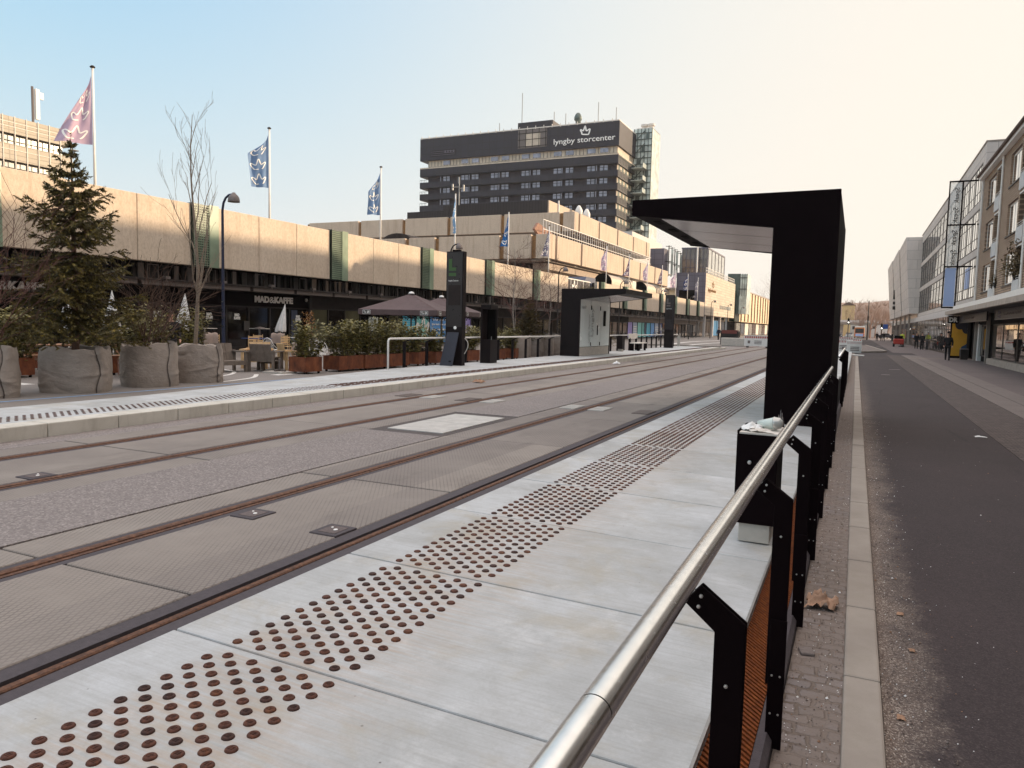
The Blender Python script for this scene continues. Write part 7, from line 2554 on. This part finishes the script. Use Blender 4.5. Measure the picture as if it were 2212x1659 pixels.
# bus
t = T("bus", "orange and white bus seen from behind at the end of the street", "bus", (.75, 222, -.1))
a = MB(); a.box(-1.25, 0, .35, 1.25, 11, 2.85); a.build("body", "orange_paint", t, bevel=.15)
a = MB(); a.box(-1.2, -.02, 2.86, 1.2, 11, 3.2); a.build("roof", "white_paint", t, bevel=.1)
a = MB(); a.box(-1.05, -.05, 1.4, 1.05, 0, 2.6); a.build("rear_window", "bus_glass", t)
a = MB(); a.box(-.95, -.05, .5, .95, -.005, 1.2); a.build("rear_panel", "banner_blue", t)
for x in (-1.1, 1.1):
    a = MB(); a.box(x - .1, -.06, .8, x + .1, 0, 1.2); a.build("tail_light", "red_paint", t)
for x in (-1.1, 1.1):
    for y in (2.5, 8.5):
        a = MB(); a.tube([(x - .14, y, .45), (x + .14, y, .45)], .45, 14); a.build("wheel", "tyre_rubber", t)
def car(label, loc, rot, mat):
    t = T("parked_car", label, "car", loc, rot, "cars at the far end of the street")
    a = MB(); a.prism([(-.9, .3), (-.9, .85), (-.75, .95), (.75, .95), (.9, .85), (.9, .3)], 'y', -2.1, 2.1); a.build("body", mat, t, bevel=.08)
    a = MB(); a.prism([(-1.3, .94), (-.8, 1.45), (.7, 1.45), (1.4, .94)], 'x', -.75, .75); a.build("cabin", "bus_glass", t, bevel=.05)
    for x in (-.8, .8):
        for y in (-1.3, 1.3):
            a = MB(); a.tube([(x - .1, y, .33), (x + .1, y, .33)], .33, 12); a.build("wheel", "tyre_rubber", t)
    for x in (-.65, .65):
        a = MB(); a.box(x - .15, -2.13, .6, x + .15, -2.08, .78); a.build("headlight", "sign_white", t)
car("silver car beside the traffic light left of the bus", (-1.7, 214, -.1), 0, "car_silver")
car("dark car left of the silver one at the street end", (-4.2, 216, -.1), 0, "cloth_navy")
car("dark car parked before the far trees", (7.5, 232, -.1), R_(80), "cloth_navy")
# overpass, house, hill, far trees
t = T("overpass", "low pale road bridge crossing the far end of the street", "bridge", (0, 262, 0))
a = MB(); a.box(-40, 262, 3.9, 45, 272, 4.6); P("deck", a, "soffit_grey", t)
a = MB(); a.box(-40, 261.9, 4.6, 45, 262, 5.3); P("parapet", a, "render_white", t)
for x in (-14, -4.5, 3.5, 14):
    a = MB(); a.box(x - .5, 263, -.3, x + .5, 271, 3.9); P("pier", a, "soffit_grey", t)
t = T("ochre_gable_house", "far house with a sunlit ochre gable above the road bridge", "house", (-2.9, 300, 3))
a = MB(); a.box(-5.2, 300, -.3, -1.0, 312, 11.2); P("wall", a, "ochre_wall", t)
a = MB(); a.prism([(-5.5, 11.2), (-3.1, 12.5), (-.7, 11.2)], 'y', 299.8, 312); P("roof", a, "roof_tile", t)
a = MB(); put_text(a, "HOTEL", (-3.4, 299.9, 6.2), (0, 0, 1), (-1, 0, 0), .9, width=3.6); P("lettering", a, "copper_brown", t)
for i, (x, y, w_, h, mt) in enumerate(((-9, 285, 8, 5.4, "render_white"), (.5, 282, 5, 4.6, "white_grey_wall"), (7, 290, 6, 5, "render_white"))):
    t = T("far_house", ("low pale building behind the road bridge, " + ("left one", "middle one", "right one")[i]), "house", (x, y, -.3))
    a = MB(); a.box(-w_ / 2, 0, 0, w_ / 2, 8, h); a.build("wall", mt, t)
    a = MB(); a.prism([(-w_ / 2 - .2, h), (0, h + 1.6), (w_ / 2 + .2, h)], 'y', -.2, 8.2); a.build("roof", "soffit_grey", t)
    for q in (-1, 1):
        a = MB(); a.box(q * w_ * .25 - .6, -.05, h - 1.9, q * w_ * .25 + .6, -.01, h - .8); a.build("window", "bus_glass", t)
# hill
m = MB(); NX = 60
V = []
for j in range(9):
    for i in range(NX + 1):
        x = -160 + 320 * i / NX; f = j / 8
        z = -.5 + (16.5 + 2.2 * mnoise.noise(Vector((x * .03, 1, 0))) + 1.2 * mnoise.noise(Vector((x * .11, 2, 0)))) * math.sin(f * PI * .5)
        V.append((x, 330 + f * 80, z))
m.add(V, [(j * (NX + 1) + i, j * (NX + 1) + i + 1, (j + 1) * (NX + 1) + i + 1, (j + 1) * (NX + 1) + i) for j in range(8) for i in range(NX)])
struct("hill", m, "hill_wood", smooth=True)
# wooded hilltop: one mass of bare twigs
rnd = random.Random(17)
a = MB()
for k in range(420):
    x = rnd.uniform(-70, 80); y = rnd.uniform(318, 380); zb_ = 1 + 15 * math.sin(max(0, min(1, (y - 330) / 80)) * PI / 2)
    h = rnd.uniform(2.5, 4.6)
    for q in range(9):
        p = Vector((x + rnd.gauss(0, 1.0), y + rnd.gauss(0, 1.0), zb_ + h * rnd.uniform(.4, 1.0))); b = Vector((x, y, zb_ + h * .25)); e = Vector((.10, 0, 0))
        a.quad(b - e, b + e, p + e * .4, p - e * .4)
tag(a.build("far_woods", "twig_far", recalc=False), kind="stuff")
def far_tree(label, loc, h, w_, seed, n=900, mat="twig_far"):
    rnd = random.Random(seed)
    t = T("far_tree", label, "tree", loc, 0, "bare trees at the far end of the street")
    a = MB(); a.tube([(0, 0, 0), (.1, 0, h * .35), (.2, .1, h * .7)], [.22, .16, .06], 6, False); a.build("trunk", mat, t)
    a = MB()
    for k in range(11):
        az = k * 2.4; d = Vector((math.cos(az) * w_ / h * 1.5, math.sin(az) * w_ / h * 1.5, .9))
        branch(a, (.1, 0, h * rnd.uniform(.25, .55)), d, h * .5, .09, 3, rnd, .2, .6, 4, 4, 3)
    a.build("crown", mat, t)
FT = [(3.4, 226, 9.3, 3.2, "large round brown crown, centre of the far group"), (6.3, 232, 8.8, 3.0, "right of the large round crown, beside the white slabs"), (1.0, 246, 7.4, 2.4, "low crown left of the large round one"), (5.0, 246, 8.6, 3.0, "behind the large round crown"), (-.8, 285, 9.4, 3.0, "thin tree right of the ochre gable"), (8.5, 250, 8.4, 3.2, "partly behind the white slabs")]
for i, (x, y, h, w_, lab) in enumerate(FT): far_tree("far bare tree, " + lab, (x, y, -.3), h, w_, 31 + i)
far_tree("bare tree rising above the ochre hall beside the black shelter", (-25.5, 268, 0), 18.5, 7.5, 77)
m = MB(); m.box(-260, -60, -1.6, 260, 460, 60)
hm_, ht_ = newmat("haze_air")
ht_.n.remove(ht_.b)
pv = ht_.n.new("ShaderNodeVolumePrincipled")
pv.inputs['Color'].default_value = (.96, .92, .86, 1); pv.inputs['Density'].default_value = .0002; pv.inputs['Anisotropy'].default_value = .3
ht_.l.new(pv.outputs[0], ht_.n["Material Output"].inputs['Volume'])
hz_ = m.build("haze", "haze_air"); hz_["kind"] = "stuff"
